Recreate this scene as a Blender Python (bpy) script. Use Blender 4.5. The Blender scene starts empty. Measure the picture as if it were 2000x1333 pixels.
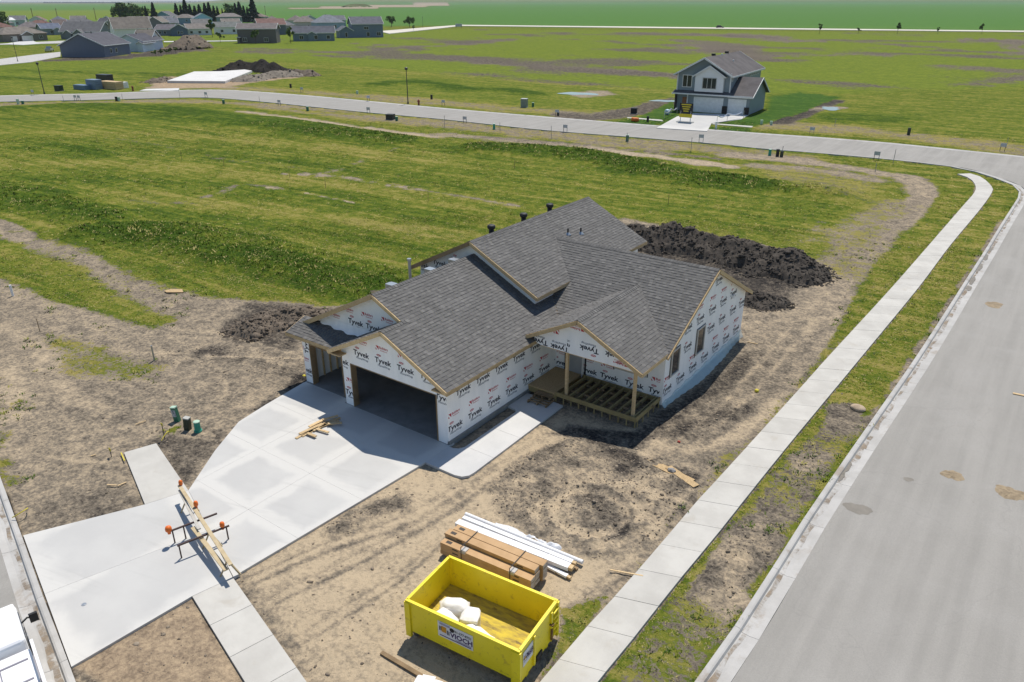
import bpy, bmesh, math, random
import numpy as np
from mathutils import Vector, Matrix
random.seed(11)
rng = np.random.default_rng(11)
scene = bpy.context.scene
COL = scene.collection

# ------------------------------------------------------------------ camera
CAM = np.array([17.3007, -19.5326, 16.2332])
FPX, PITCH, YAW, ROLL = 1477.4881, 0.4224, -0.6273, -0.0015
def cam_axes():
    h = np.array([math.sin(YAW), math.cos(YAW), 0.0]); r = np.array([math.cos(YAW), -math.sin(YAW), 0.0]); u = np.array([0, 0, 1.0])
    fw = h*math.cos(PITCH) - u*math.sin(PITCH); up = h*math.sin(PITCH) + u*math.cos(PITCH)
    c, s = math.cos(ROLL), math.sin(ROLL)
    return c*r + s*up, -s*r + c*up, fw
CR, CU, CF = cam_axes()
cam_data = bpy.data.cameras.new('camera'); cam = bpy.data.objects.new('camera', cam_data); COL.objects.link(cam)
cam_data.sensor_width = 36.0; cam_data.lens = FPX/2000*36.0
cam_data.clip_start = 0.2; cam_data.clip_end = 60000
cam.matrix_world = Matrix(((CR[0], CU[0], -CF[0], CAM[0]), (CR[1], CU[1], -CF[1], CAM[1]), (CR[2], CU[2], -CF[2], CAM[2]), (0, 0, 0, 1)))
scene.camera = cam
def G(px, py, z=0.0):
    """the point at height z that a photo pixel looks at"""
    w = CF + (px-1000)/FPX*CR - (py-666.5)/FPX*CU
    t = (z-CAM[2])/w[2]
    p = CAM + t*w
    return np.array([p[0], p[1], z])
def G2(px, py, z=0.0):
    return G(px, py, z)[:2]
def dist(p):
    return float(math.hypot(p[0]-CAM[0], p[1]-CAM[1]))

# ------------------------------------------------------------------ light
SUN = np.array([-0.15, 0.46, 1.0]); SUN /= np.linalg.norm(SUN)
world = bpy.data.worlds.new('World'); scene.world = world; world.use_nodes = True
wn = world.node_tree.nodes; wl = world.node_tree.links
sky_n = wn.new('ShaderNodeTexSky'); sky_n.sky_type = 'NISHITA'; sky_n.sun_disc = False
sky_n.sun_elevation = math.asin(SUN[2]); sky_n.sun_rotation = math.atan2(SUN[0], SUN[1])
sky_n.air_density = 1.2; sky_n.dust_density = 0.1; sky_n.ozone_density = 3.0
wl.new(sky_n.outputs[0], wn['Background'].inputs[0]); wn['Background'].inputs[1].default_value = 0.104
sun_d = bpy.data.lights.new('sun', 'SUN'); sun_d.energy = 4.75; sun_d.angle = math.radians(0.53); sun_d.color = (1.0, 0.935, 0.84)
sun_o = bpy.data.objects.new('sun', sun_d); COL.objects.link(sun_o)
sun_o.rotation_euler = Vector(SUN).to_track_quat('Z', 'Y').to_euler(); sun_o.location = (0, 0, 60)
scene.view_settings.view_transform = 'Standard'; scene.view_settings.look = 'None'
scene.view_settings.exposure = 0.06; scene.view_settings.gamma = 1.0

# ------------------------------------------------------------------ helpers
def srgb(r, g, b):
    f = lambda c: (c/255/12.92) if c/255 <= .04045 else ((c/255+.055)/1.055)**2.4
    return (f(r), f(g), f(b))
class MB:
    """collects faces and links them as one mesh object"""
    def __init__(s): s.v = []; s.f = []; s.m = []
    def add(s, vs, fs, mi=0):
        o = len(s.v); s.v.extend([tuple(map(float, p)) for p in vs]); s.f.extend([tuple(i+o for i in f) for f in fs]); s.m.extend([mi]*len(fs))
    def quad(s, a, b, c, d, mi=0): s.add([a, b, c, d], [(0, 1, 2, 3)], mi)
    def box(s, c, size, rz=0.0, mi=0, tilt=None):
        x, y, z = [k/2 for k in size]
        vs = [(-x,-y,-z),(x,-y,-z),(x,y,-z),(-x,y,-z),(-x,-y,z),(x,-y,z),(x,y,z),(-x,y,z)]
        if tilt is not None:
            vs = [tuple(tilt @ Vector(p)) for p in vs]
        ca, sa = math.cos(rz), math.sin(rz)
        vs = [(c[0]+p[0]*ca-p[1]*sa, c[1]+p[0]*sa+p[1]*ca, c[2]+p[2]) for p in vs]
        s.add(vs, [(3,2,1,0),(4,5,6,7),(0,1,5,4),(1,2,6,5),(2,3,7,6),(3,0,4,7)], mi)
    def beam(s, a, b, w, h, mi=0, up=(0, 0, 1)):
        a = Vector(a); b = Vector(b); d = (b-a).normalized(); upv = Vector(up)
        if abs(d.dot(upv)) > .98: upv = Vector((1, 0, 0))
        sd = d.cross(upv).normalized()*(w/2); u = sd.cross(d).normalized()*(h/2)
        vs = [a-sd-u, a+sd-u, a+sd+u, a-sd+u, b-sd-u, b+sd-u, b+sd+u, b-sd+u]
        s.add(vs, [(0,1,2,3),(7,6,5,4),(0,4,5,1),(1,5,6,2),(2,6,7,3),(3,7,4,0)], mi)
    def tube(s, pts, rad, n=8, mi=0, cap=True):
        pts = [Vector(p) for p in pts]
        if not hasattr(rad, '__len__'): rad = [rad]*len(pts)
        rings = []
        for i, p in enumerate(pts):
            d = (pts[min(i+1, len(pts)-1)]-pts[max(i-1, 0)]).normalized()
            u = Vector((0, 0, 1)) if abs(d.z) < .95 else Vector((1, 0, 0))
            a = d.cross(u).normalized(); b = a.cross(d).normalized()
            rings.append([p+(a*math.cos(2*math.pi*k/n)+b*math.sin(2*math.pi*k/n))*rad[i] for k in range(n)])
        vs = [q for r_ in rings for q in r_]; fs = []
        for i in range(len(pts)-1):
            for k in range(n):
                fs.append((i*n+k, i*n+(k+1) % n, (i+1)*n+(k+1) % n, (i+1)*n+k))
        if cap: fs.append(tuple(range(n))[::-1]); fs.append(tuple((len(pts)-1)*n+k for k in range(n)))
        s.add(vs, fs, mi)
    def prism(s, poly, z0, z1, mi=0, side=None):
        """plan polygon; z0/z1 numbers or functions of (x, y)"""
        f0 = z0 if callable(z0) else (lambda x, y: z0); f1 = z1 if callable(z1) else (lambda x, y: z1)
        n = len(poly); A = sum(poly[i][0]*poly[(i+1) % n][1]-poly[(i+1) % n][0]*poly[i][1] for i in range(n))
        if A < 0: poly = poly[::-1]
        vs = [(p[0], p[1], f0(*p[:2])) for p in poly]+[(p[0], p[1], f1(*p[:2])) for p in poly]
        s.add(vs, [tuple(range(n))[::-1], tuple(range(n, 2*n))], mi)
        s.add(vs, [(i, (i+1) % n, n+(i+1) % n, n+i) for i in range(n)], mi if side is None else side)
    def wall(s, poly, o, ud, nd, th, mi=0):
        """polygon in (u, z) standing on o along ud, extruded th against the outward normal nd"""
        o = Vector(o); ud = Vector(ud); nd = Vector(nd); n = len(poly)
        if ud.cross(Vector((0, 0, 1))).dot(nd) < 0: poly = poly[::-1]
        A = sum(poly[i][0]*poly[(i+1) % n][1]-poly[(i+1) % n][0]*poly[i][1] for i in range(n))
        fr = [o+ud*p[0]+Vector((0, 0, p[1])) for p in poly]; bk = [p-nd*th for p in fr]
        if ud.cross(Vector((0, 0, 1))).dot(nd)*A < 0: fr, bk = fr[::-1], bk[::-1]
        s.add(fr+bk, [tuple(range(n)), tuple(range(n, 2*n))[::-1]]+[(i, n+i, n+(i+1) % n, (i+1) % n) for i in range(n)], mi)
    def mesh(s, name, mats, smooth=False):
        me = bpy.data.meshes.new(name); me.from_pydata(s.v, [], s.f)
        mats = mats if isinstance(mats, (list, tuple)) else [mats]
        for m in mats: me.materials.append(m)
        if len(mats) > 1: me.polygons.foreach_set('material_index', s.m)
        if smooth: me.polygons.foreach_set('use_smooth', [True]*len(s.f))
        me.update(); return me
    def build(s, name, mats, parent=None, smooth=False):
        o = bpy.data.objects.new(name, s.mesh(name, mats, smooth)); COL.objects.link(o); o.parent = parent
        return o
def tag(o, label=None, cat=None, group=None, kind=None):
    if label: o['label'] = label
    if cat: o['category'] = cat
    if group: o['group'] = group
    if kind: o['kind'] = kind
    return o
def thing(name, label, cat, loc=(0, 0, 0), rz=0.0, group=None):
    e = bpy.data.objects.new(name, None); COL.objects.link(e); e.location = [float(k) for k in loc]; e.rotation_euler = (0, 0, rz); e.empty_display_size = .2
    return tag(e, label, cat, group)
def copy_tree(o, parent=None):
    c = o.copy(); COL.objects.link(c); c.parent = parent
    for ch in [k for k in bpy.data.objects if k.parent == o and k != c]: copy_tree(ch, c)
    return c

ORD = ['first', 'second', 'third', 'fourth', 'fifth', 'sixth', 'seventh', 'eighth', 'ninth', 'tenth', 'eleventh', 'twelfth', 'thirteenth', 'fourteenth', 'fifteenth', 'sixteenth']
# ------------------------------------------------------------------ materials
def new_mat(name):
    m = bpy.data.materials.new(name); m.use_nodes = True
    return m, m.node_tree.nodes, m.node_tree.links, m.node_tree.nodes['Principled BSDF']
def node(N, t, **k):
    n = N.new(t)
    for a, b in k.items():
        if a.startswith('i_'): n.inputs[a[2:].replace('_', ' ')].default_value = b
        else: setattr(n, a, b)
    return n
def mixc(N, L, fac, a, b, blend='MIX'):
    n = N.new('ShaderNodeMix'); n.data_type = 'RGBA'; n.blend_type = blend
    for s_, v in ((n.inputs[0], fac), (n.inputs[6], a), (n.inputs[7], b)):
        if hasattr(v, 'type') and hasattr(v, 'node'): L.new(v, s_)
        elif hasattr(v, '__len__'): s_.default_value = (*v[:3], 1)
        else: s_.default_value = v
    return n.outputs[2]
def math_n(N, L, op, a, b=None, c=None, clamp=False):
    n = N.new('ShaderNodeMath'); n.operation = op; n.use_clamp = clamp
    for i, v in enumerate((a, b, c)):
        if v is None: continue
        if hasattr(v, 'node'): L.new(v, n.inputs[i])
        else: n.inputs[i].default_value = v
    return n.outputs[0]
def noise_n(N, L, vec, scale, detail=4, rough=.55, dist_=0.0):
    n = N.new('ShaderNodeTexNoise'); n.inputs['Scale'].default_value = scale; n.inputs['Detail'].default_value = detail
    n.inputs['Roughness'].default_value = rough; n.inputs['Distortion'].default_value = dist_
    if vec is not None: L.new(vec, n.inputs['Vector'])
    return n.outputs[0]
def ramp01(N, L, v, lo, hi):
    n = N.new('ShaderNodeMapRange'); n.interpolation_type = 'SMOOTHSTEP'; L.new(v, n.inputs[0]); n.inputs[1].default_value = lo; n.inputs[2].default_value = hi
    return n.outputs[0]
_mc = {}
def mottled(name, c1, c2=None, rough=.8, scale=3.0, fine=40.0, bump=.2, bd=.01, spec=.3, metal=0.0, coord='Object', island=0.0, stain=None, stain_amt=0.0, stretch=None, stain_scale=.8):
    """two-tone weathered surface: broad patches, fine grain, optional stain and per-piece tone"""
    if name in _mc: return _mc[name]
    m, N, L, P = new_mat(name)
    c2 = c2 or tuple(k*.8 for k in c1)
    tc = N.new('ShaderNodeTexCoord'); vec = tc.outputs[coord]
    if stretch:
        mp = N.new('ShaderNodeMapping'); mp.inputs['Scale'].default_value = stretch; L.new(vec, mp.inputs[0]); vec = mp.outputs[0]
    a = noise_n(N, L, vec, scale, 5, .6); f = noise_n(N, L, vec, fine, 3, .6)
    mixv = math_n(N, L, 'ADD', ramp01(N, L, a, .3, .7), math_n(N, L, 'MULTIPLY', math_n(N, L, 'SUBTRACT', f, .5), .6), clamp=True)
    col = mixc(N, L, mixv, c1, c2)
    if stain is not None:
        st = noise_n(N, L, vec, stain_scale, 6, .65, .4)
        col = mixc(N, L, math_n(N, L, 'MULTIPLY', ramp01(N, L, st, .55, .72), stain_amt), col, stain)
    if island:
        g = N.new('ShaderNodeNewGeometry'); oi = N.new('ShaderNodeObjectInfo')
        r_ = math_n(N, L, 'FRACT', math_n(N, L, 'ADD', g.outputs['Random Per Island'], oi.outputs['Random']))
        k = math_n(N, L, 'ADD', math_n(N, L, 'MULTIPLY', r_, 2*island), 1-island)
        hsv = N.new('ShaderNodeHueSaturation'); L.new(col, hsv.inputs['Color']); L.new(k, hsv.inputs['Value']); col = hsv.outputs[0]
    L.new(col, P.inputs['Base Color'])
    P.inputs['Roughness'].default_value = rough; P.inputs['Metallic'].default_value = metal; P.inputs['Specular IOR Level'].default_value = spec
    if bump:
        b = N.new('ShaderNodeBump'); b.inputs['Strength'].default_value = bump; b.inputs['Distance'].default_value = bd
        L.new(f, b.inputs['Height']); L.new(b.outputs[0], P.inputs['Normal'])
    _mc[name] = m
    return m
def plain(name, c, rough=.6, metal=0.0, spec=.4, var=.12):
    return mottled(name, c, tuple(k*(1-var) for k in c), rough, 2.5, 30, .05, .003, spec, metal)
def glass_mat(name, c=(.02, .025, .03), rough=.06):
    if name in _mc: return _mc[name]
    m, N, L, P = new_mat(name)
    tc = N.new('ShaderNodeTexCoord'); n = noise_n(N, L, tc.outputs['Object'], 1.5, 2)
    L.new(mixc(N, L, n, c, tuple(k*1.8 for k in c)), P.inputs['Base Color']); P.inputs['Roughness'].default_value = rough; P.inputs['Specular IOR Level'].default_value = .6
    _mc[name] = m; return m

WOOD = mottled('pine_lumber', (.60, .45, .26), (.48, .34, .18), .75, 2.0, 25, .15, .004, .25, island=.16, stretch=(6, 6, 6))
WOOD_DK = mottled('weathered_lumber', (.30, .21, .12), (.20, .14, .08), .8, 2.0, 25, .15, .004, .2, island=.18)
TREATED = mottled('treated_lumber', (.36, .28, .13), (.26, .20, .095), .8, 2.0, 25, .15, .004, .2, island=.15)
OSB = mottled('oriented_strand_board', (.52, .38, .21), (.36, .25, .13), .8, 18, 60, .2, .004, .2)
CONC = mottled('fresh_concrete', (.565, .56, .545), (.50, .50, .49), .85, .7, 25, .12, .004, .25, coord='Object', island=.025, stain=(.44, .43, .41), stain_amt=.45, stain_scale=.5)
CONC_SW = mottled('sidewalk_concrete', (.51, .495, .455), (.44, .425, .39), .88, .9, 22, .2, .004, .2, island=.045, stain=(.40, .37, .32), stain_amt=.6, stain_scale=1.3)
CURB = mottled('curb_concrete', (.46, .45, .43), (.38, .37, .35), .9, 1.0, 30, .2, .004, .2, island=.04, stain=(.27, .22, .17), stain_amt=.7, stain_scale=.9)
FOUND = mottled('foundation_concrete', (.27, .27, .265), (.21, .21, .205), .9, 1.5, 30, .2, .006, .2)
WHITE = plain('white_paint', (.78, .78, .77), .5)
DARK = plain('dark_metal', (.035, .035, .04), .45)
BLACK = plain('black_rubber', (.018, .018, .02), .6)
GALV = plain('galvanised_metal', (.45, .47, .48), .35, .7)
# ------------------------------------------------------------------ noise and the ground's cover
def _h(ix, iy, seed):
    n = (ix.astype(np.int64)*374761393 + iy.astype(np.int64)*668265263 + seed*982451653) & 0xFFFFFFFF
    n = ((n ^ (n >> 13))*1274126177) & 0xFFFFFFFF
    n = n ^ (n >> 16)
    return (n & 0xFFFFFF)/float(0xFFFFFF)
def vnoise(x, y, seed=0):
    ix = np.floor(x); iy = np.floor(y); fx = x-ix; fy = y-iy
    fx = fx*fx*(3-2*fx); fy = fy*fy*(3-2*fy)
    a = _h(ix, iy, seed); b = _h(ix+1, iy, seed); c = _h(ix, iy+1, seed); d = _h(ix+1, iy+1, seed)
    return (a*(1-fx)+b*fx)*(1-fy)+(c*(1-fx)+d*fx)*fy
def fbm(x, y, sc, octv=4, seed=0, gain=.5):
    o = np.zeros_like(x); amp = 1.0; tot = 0
    for k in range(octv):
        o += amp*(vnoise(x/sc, y/sc, seed+k*17)-.5); tot += amp; amp *= gain; sc /= 2.03
    return o/tot*2
def sdf_poly(x, y, P):
    P = np.asarray(P); d = np.full(x.shape, 1e18); ins = np.zeros(x.shape, bool); n = len(P)
    for i in range(n):
        a = P[i]; b = P[(i+1) % n]; e = b-a; wx = x-a[0]; wy = y-a[1]
        t = np.clip((wx*e[0]+wy*e[1])/(e@e+1e-12), 0, 1)
        d = np.minimum(d, (wx-e[0]*t)**2+(wy-e[1]*t)**2)
        c = (a[1] > y) != (b[1] > y)
        with np.errstate(divide='ignore', invalid='ignore'):
            c &= x < (b[0]-a[0])*(y-a[1])/(b[1]-a[1]+1e-15)+a[0]
        ins ^= c
    return np.sqrt(d)*np.where(ins, -1, 1)
def sdf_line(x, y, P):
    P = np.asarray(P); d = np.full(x.shape, 1e18)
    for i in range(len(P)-1):
        a = P[i]; e = P[i+1]-a; wx = x-a[0]; wy = y-a[1]; t = np.clip((wx*e[0]+wy*e[1])/(e@e+1e-12), 0, 1)
        d = np.minimum(d, (wx-e[0]*t)**2+(wy-e[1]*t)**2)
    return np.sqrt(d)
def pxw(pts, z=-.05): return np.array([G2(p[0], p[1], z) for p in pts])
def smooth_poly(pts, n=8, closed=False):
    P = [np.asarray(p, float) for p in pts]; out = []
    m = len(P); seg = m if closed else m-1
    for i in range(seg):
        p0 = P[(i-1) % m] if (closed or i > 0) else P[i]; p1 = P[i]; p2 = P[(i+1) % m]; p3 = P[(i+2) % m] if (closed or i+2 < m) else p2
        for k in range(n):
            t = k/n
            out.append(.5*((2*p1)+(-p0+p2)*t+(2*p0-5*p1+4*p2-p3)*t*t+(-p0+3*p1-3*p2+p3)*t**3))
    if not closed: out.append(P[-1])
    return out

# street outlines (from the photo, on the ground)
CURB_BACK_PX = [(1355,1333),(1376,1305.7),(1455.5,1192),(1514,1100),(1568,1015),(1640,910),(1717,800),(1787,700),(1860,588),(1877.5,560),(1926,485),(1953.6,440),(1981,397.5),(1990,382),(1989,372),(1973,358.5),(1934,345),(1870,327.2),(1740,311.8),(1610,300),(1480,289.7),(1400,281),(1225,267),(1050,253),(875,234),(700,218),(525,200),(420,191.5),(350,191),(175,195.5),(0,199)]
STREET_EDGE_PX = [(1421,1327),(1500,1208),(1565,1100),(1607,1030),(1685,904),(1757,796),(1817,700),(1892,584),(1914.6,547.7),(2000,403)]
FAR_EDGE_PX = [(0,187.5),(175,183.5),(300,179),(370,176.3),(455,177),(595,187),(700,196.5),(875,213),(1050,227.7),(1260,244.5),(1400,255),(1480,261),(1610,270),(1740,280.6),(1870,293.6),(2000,307)]
cb = [G2(*p) for p in CURB_BACK_PX]
d0 = (cb[0]-cb[3])/np.linalg.norm(cb[0]-cb[3])
d1 = (cb[-1]-cb[-3])/np.linalg.norm(cb[-1]-cb[-3])
curb_back = smooth_poly([cb[0]+d0*25, cb[0]+d0*12, cb[0]+d0*5]+cb+[cb[-1]+d1*60], 4)
def offset_line(L_, d):
    out = []
    for i, p in enumerate(L_):
        t = L_[min(i+1, len(L_)-1)]-L_[max(i-1, 0)]; t = t/np.linalg.norm(t)
        out.append(p+np.array([t[1], -t[0]])*d)
    return out
curb_face = offset_line(curb_back, .18)        # kerb head
gutter_in = offset_line(curb_back, .72)        # gutter pan edge, where the pavement starts
fe = [G2(*p) for p in FAR_EDGE_PX]
d2 = (fe[0]-fe[2])/np.linalg.norm(fe[0]-fe[2]); d3 = (fe[-1]-fe[-3])/np.linalg.norm(fe[-1]-fe[-3])
far_edge = smooth_poly([fe[0]+d2*60]+fe+[fe[-1]+d3*9+np.array([.4, -1.]), np.array([24.6, 74.]), np.array([25.2, 60.]), np.array([24.6, 20.]), np.array([23.6, -45.])], 4)
street_poly = np.array(gutter_in[::-1][0:0] + list(gutter_in) + list(far_edge))
street_mask_poly = np.array(list(offset_line(curb_back, .05)) + list(offset_line(far_edge, -.6)))
# front street at the lower left
FC_PX = [(0,930.5),(15,979),(43,1048),(61,1100),(87,1173),(119,1261),(138,1304.5)]
fc = [G2(*p) for p in FC_PX]
fdir = (fc[-1]-fc[0])/np.linalg.norm(fc[-1]-fc[0])
front_back = [fc[0]-fdir*45]+[fc[0], fc[2], fc[4], fc[6]]+[fc[-1]+fdir*9]
fn = np.array([fdir[1], -fdir[0]])
if fn[1] > 0: fn = -fn
front_in = [p+fn*.66 for p in front_back]
front_mask_poly = np.array(front_back+[p+fn*9.5 for p in front_back[::-1]])
# paving outlines
DRIVE = [(-.06, -1.52), (-8.95, .40), (-9.15, -.2)] 
drive_px = [(592,748),(520,790),(466,824),(420,880),(368,958)]
DRIVE_POLY = [np.array([.08, .25]), np.array([-9.0, .55])]+[G2(*p) for p in drive_px]+[G2(455,1128)+np.array([.05, .0]), G2(472,1117), np.array([.08, -1.5])]
APRON_POLY = [G2(45,1046), G2(283,985.5), G2(368,958), G2(455,1128), G2(375,1165), G2(139,1303)]
STUB_POLY = [G2(242,884), G2(305,866), G2(368,958), G2(283,985.5)]
LOWER_SW = [G2(375,1165), G2(455,1128), G2(600,1333), G2(480,1333)]
lsd = (LOWER_SW[2]-LOWER_SW[1])/np.linalg.norm(LOWER_SW[2]-LOWER_SW[1])
LOWER_SW = [LOWER_SW[0], LOWER_SW[1], LOWER_SW[1]+lsd*7.5, LOWER_SW[0]+lsd*7.5]
WALK_POLY = [np.array(p) for p in [(.08,-1.5),(1.55,-1.5),(1.85,-1.42),(2.02,-1.2),(2.05,-.9),(2.0,5.4),(1.5,5.45),(.05,5.45),(.05,3.95),(.5,3.9),(.62,3.75),(.62,.25),(.5,.02),(.3,-.08),(.08,-.1)]]
SW_L_PX = [(1054.3,1333),(1106,1266),(1159,1210),(1249,1110),(1360,980),(1400,937),(1550,772),(1614.5,700),(1743,560),(1827,464),(1880,403),(1903,376),(1905,362),(1893,348),(1870,340)]
SW_R_PX = [(1167,1333),(1242,1241),(1318,1144),(1400,1045),(1447.6,985),(1544,865),(1680.5,700),(1795.6,560),(1856,479.5),(1914.5,409),(1937,377),(1938,366),(1925,352),(1912,344),(1895,339)]
swl = [G2(*p) for p in SW_L_PX]; swr = [G2(*p) for p in SW_R_PX]
e0 = (swl[0]-swl[3])/np.linalg.norm(swl[0]-swl[3])
swl = [swl[0]+e0*8]+swl; swr = [swr[0]+e0*8.6]+swr
def resample(L_, n):
    L_ = np.array(smooth_poly(L_, 6)); s = np.concatenate([[0], np.cumsum(np.linalg.norm(np.diff(L_, axis=0), axis=1))]); t = np.linspace(0, s[-1], n)
    return np.stack([np.interp(t, s, L_[:, 0]), np.interp(t, s, L_[:, 1])], 1)
NSW = 58
swl_s, swr_s = resample(swl, NSW+1), resample(swr, NSW+1)
sw_poly = np.concatenate([swl_s, swr_s[::-1]])
# paved pads far away
PAD_TS = [G2(*p) for p in [(1322,228),(1345,240),(1275,252),(1360,256),(1381,256),(1388,243),(1448,233),(1462,225),(1350,220)]]
flat_polys = [np.array(p) for p in (DRIVE_POLY, APRON_POLY, STUB_POLY, LOWER_SW, WALK_POLY, sw_poly)]
flat_boxes = [np.array([(-9.1,.3),(-6,.3),(-6,-.1),(.15,-.1),(.15,7.8),(5.6,7.8),(5.6,17.5),(-8.4,18.1),(-9.1,8)])]

# paint list: kind, pixel points, half width, softness (m), values
F = []
def poly(pts, soft, **v): F.append(('p', pxw(pts), 0, soft, v))
def line(pts, hw, soft, **v): F.append(('l', np.array(smooth_poly(pxw(pts), 4)), hw, soft, v))
# far fields
poly([(-300,9),(2300,7),(2300,62),(1400,56),(900,50),(700,52),(-300,60)], 12, g=1, t=.8, l=.35, crop=1)
poly([(-300,22),(460,20),(460,40),(300,40),(0,45),(-300,50)], 20, crop=.3, l=.9, t=.3)
poly([(545,17.5),(700,10.5),(860,7.5),(900,9.5),(780,16.5),(600,18.5)], 10, g=.15, s=.3, crop=0)
poly([(540,22),(900,12),(1400,6),(2300,6),(2300,53),(1500,50),(900,46),(560,36)], 8, g=1, t=.9, l=.25, crop=1)
poly([(490,65),(900,57),(1400,61),(2300,68),(2300,165),(1500,180),(1250,172),(900,150),(560,120),(420,110)], 6, g=.86, t=.5, l=.75, crop=0, patch=1)
# bare strips in the back field
for pts, hw, val in [([(700,86),(850,90),(1000,78)],5,.25),([(400,100),(600,104),(850,92)],3,.35),([(1380,68),(1460,70),(1540,80)],13,.12),([(1480,110),(1600,108),(1720,108)],7,.22),([(1400,90),(1460,112)],10,.15),
                     ([(1950,80),(2050,92),(2100,110)],14,.08),([(1850,130),(1980,140)],7,.3),([(960,124),(1200,140),(1320,150)],4.5,.25),([(1330,78),(1450,90)],8,.3),([(1120,62),(1300,66)],4,.4),([(880,112),(1000,126),(1150,134)],3,.3),([(1650,80),(1850,96)],5,.35),([(1900,165),(2000,150)],5,.35)]:
    line(pts, hw, hw*.9, g=val, s=.62)
line([(300,120),(600,128),(900,150),(1250,176),(1320,180)], 3, 3, g=.9, t=.25, l=.2)
# near side of the back field, mown lots
poly([(-300,165),(0,150),(160,125),(420,120),(640,150),(900,155),(1300,183),(1320,215),(1000,205),(700,185),(430,175),(0,185),(-300,190)], 3, g=.93, t=.45, l=.25, crop=0, patch=0)
poly([(0,118),(250,112),(420,100),(440,125),(300,140),(0,150),(-200,150)], 3, g=.98, t=.55, l=.55)
for pts, hw, tt in [([(0,138),(300,146),(430,150)],2.5,.8),([(0,152),(150,158),(330,150)],2,.85),([(735,166),(800,160),(860,168),(900,175)],3.2,.95),([(890,176),(980,176),(1040,186)],2.6,.9)]:
    line(pts, hw, 1.6, g=.95, t=tt, l=.05, h=.45)
# verge strips beside the back street
line([(0,205),(175,201),(350,198),(525,208),(700,226),(875,244),(1050,263),(1225,279),(1400,294),(1560,308)], 3.4, 2.2, g=.42, t=.15, s=.42, l=0)
line([(430,170),(600,180),(800,196),(1000,214),(1130,222)], 4.2, 3, g=.5, t=.15, s=.42, l=0)
line([(1110,225),(1180,228),(1290,205),(1315,195)], 3.0, 1.5, g=.12, s=.68)
line([(1500,243),(1700,258),(1900,280),(2050,298)], 4.5, 2.2, g=.5, t=.1, s=.4, l=0)
poly([(1100,181),(1180,177),(1215,186),(1130,193)], 1.5, g=.3, s=.35)
line([(1520,238),(1560,222),(1625,197)], 2.2, .8, g=.03, s=.8)
line([(1590,213),(1640,210)], 1.5, .8, g=.1, s=.35)
poly([(1610,222),(1700,225),(1800,233),(1720,243),(1620,236)], 1.5, g=.95, t=.8, h=.3)
line([(560,213),(700,225)], 1.0, .6, g=.75, t=.3)
# mown middle lots
poly([(-400,222),(0,210),(175,206),(430,203),(800,255),(1060,275),(1430,320),(1700,335),(1760,360),(1690,430),(1640,510),(1500,470),(1250,420),(1100,400),(960,440),(800,540),(610,600),(430,585),(300,560),(120,480),(-400,410)], 1.5, g=.94, t=.46, l=.12, crop=0)
# mowing bands
for k in range(9):
    y0 = 230+k*30
    line([(-200, y0+8), (200, y0), (600, y0+20+k*4), (900, y0+60+k*5)], 1.6, 2.2, t=.16 if k % 2 else .70, l=.12)
poly([(-300,455),(80,430),(170,440),(300,540),(150,500),(20,470)], 1.5, t=.5, g=.9)
# weedy mounds of old topsoil
line([(-200,222),(0,214),(150,207),(250,210)], 3.0, 1.5, g=.97, t=.85, h=.5)
line([(190,212),(330,216),(420,232),(520,238),(650,258),(790,277)], 3.6, 2.0, g=.97, t=.9, h=.55)
line([(940,292),(1080,300),(1200,318),(1320,345),(1440,358)], 3.0, 1.7, g=.96, t=.95, h=.75)
line([(1450,360),(1540,368),(1625,378)], 2.0, 1.2, g=.97, t=1.0, h=.7)
line([(190,455),(330,458),(480,500),(640,540),(740,560)], 2.6, 1.6, g=.97, t=.95, h=.75)
line([(380,455),(520,480),(700,525),(800,545)], 1.5, 1.2, g=.97, t=.7, h=.5)
line([(-100,372),(30,380),(120,400),(210,425)], 3.0, 2.0, g=.96, t=.85, h=.5)
line([(90,282),(150,290),(200,302)], 1.6, 1.5, t=.9, h=.2)
# pale mud channels
line([(470,217),(560,228),(640,240),(740,254),(860,268)], 1.31, 1.1, g=.24, s=.22, h=-.08)
line([(1060,280),(1180,293),(1300,309),(1430,327)], 1.35, 1.0, g=.12, s=.2, h=-.08)
line([(860,262),(960,272),(1120,285)], 1.6, 1.2, g=.35, s=.35)
line([(940,268),(1100,280),(1260,296),(1400,310)], .7, .8, g=.1, s=.6, h=.08)
line([(200,268),(300,282),(440,312),(560,325),(620,345)], .8, .8, g=.5, s=.5)
line([(620,345),(680,325),(740,300),(780,288)], .7, 1.1, g=.38, s=.35)
line([(560,340),(660,345),(740,358),(850,376),(1010,402)], .6, .9, g=.15, s=.3)
line([(400,385),(440,372),(470,360),(540,366)], .7, 1.2, g=.32, s=.4)
line([(520,366),(600,378),(720,402)], .25, .4, g=.25, s=.12)
line([(230,392),(330,395),(400,400)], .8, 1.0, g=.5, s=.45)
line([(-60,425),(20,455),(70,482),(140,510),(210,545),(290,580),(330,600)], .9, .7, g=.04, s=.28, h=-.1)
line([(-40,425),(10,440),(50,460)], .8, .5, g=.1, s=.4)
line([(70,480),(160,520),(250,560),(330,590),(400,600)], 1.7, .9, g=.28, s=.36)
line([(250,580),(320,600),(430,600)], 1.2, .8, g=.1, s=.4)
line([(10,480),(100,520),(200,575),(270,630)], 1.1, 1.0, g=.8, t=.35)
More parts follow.
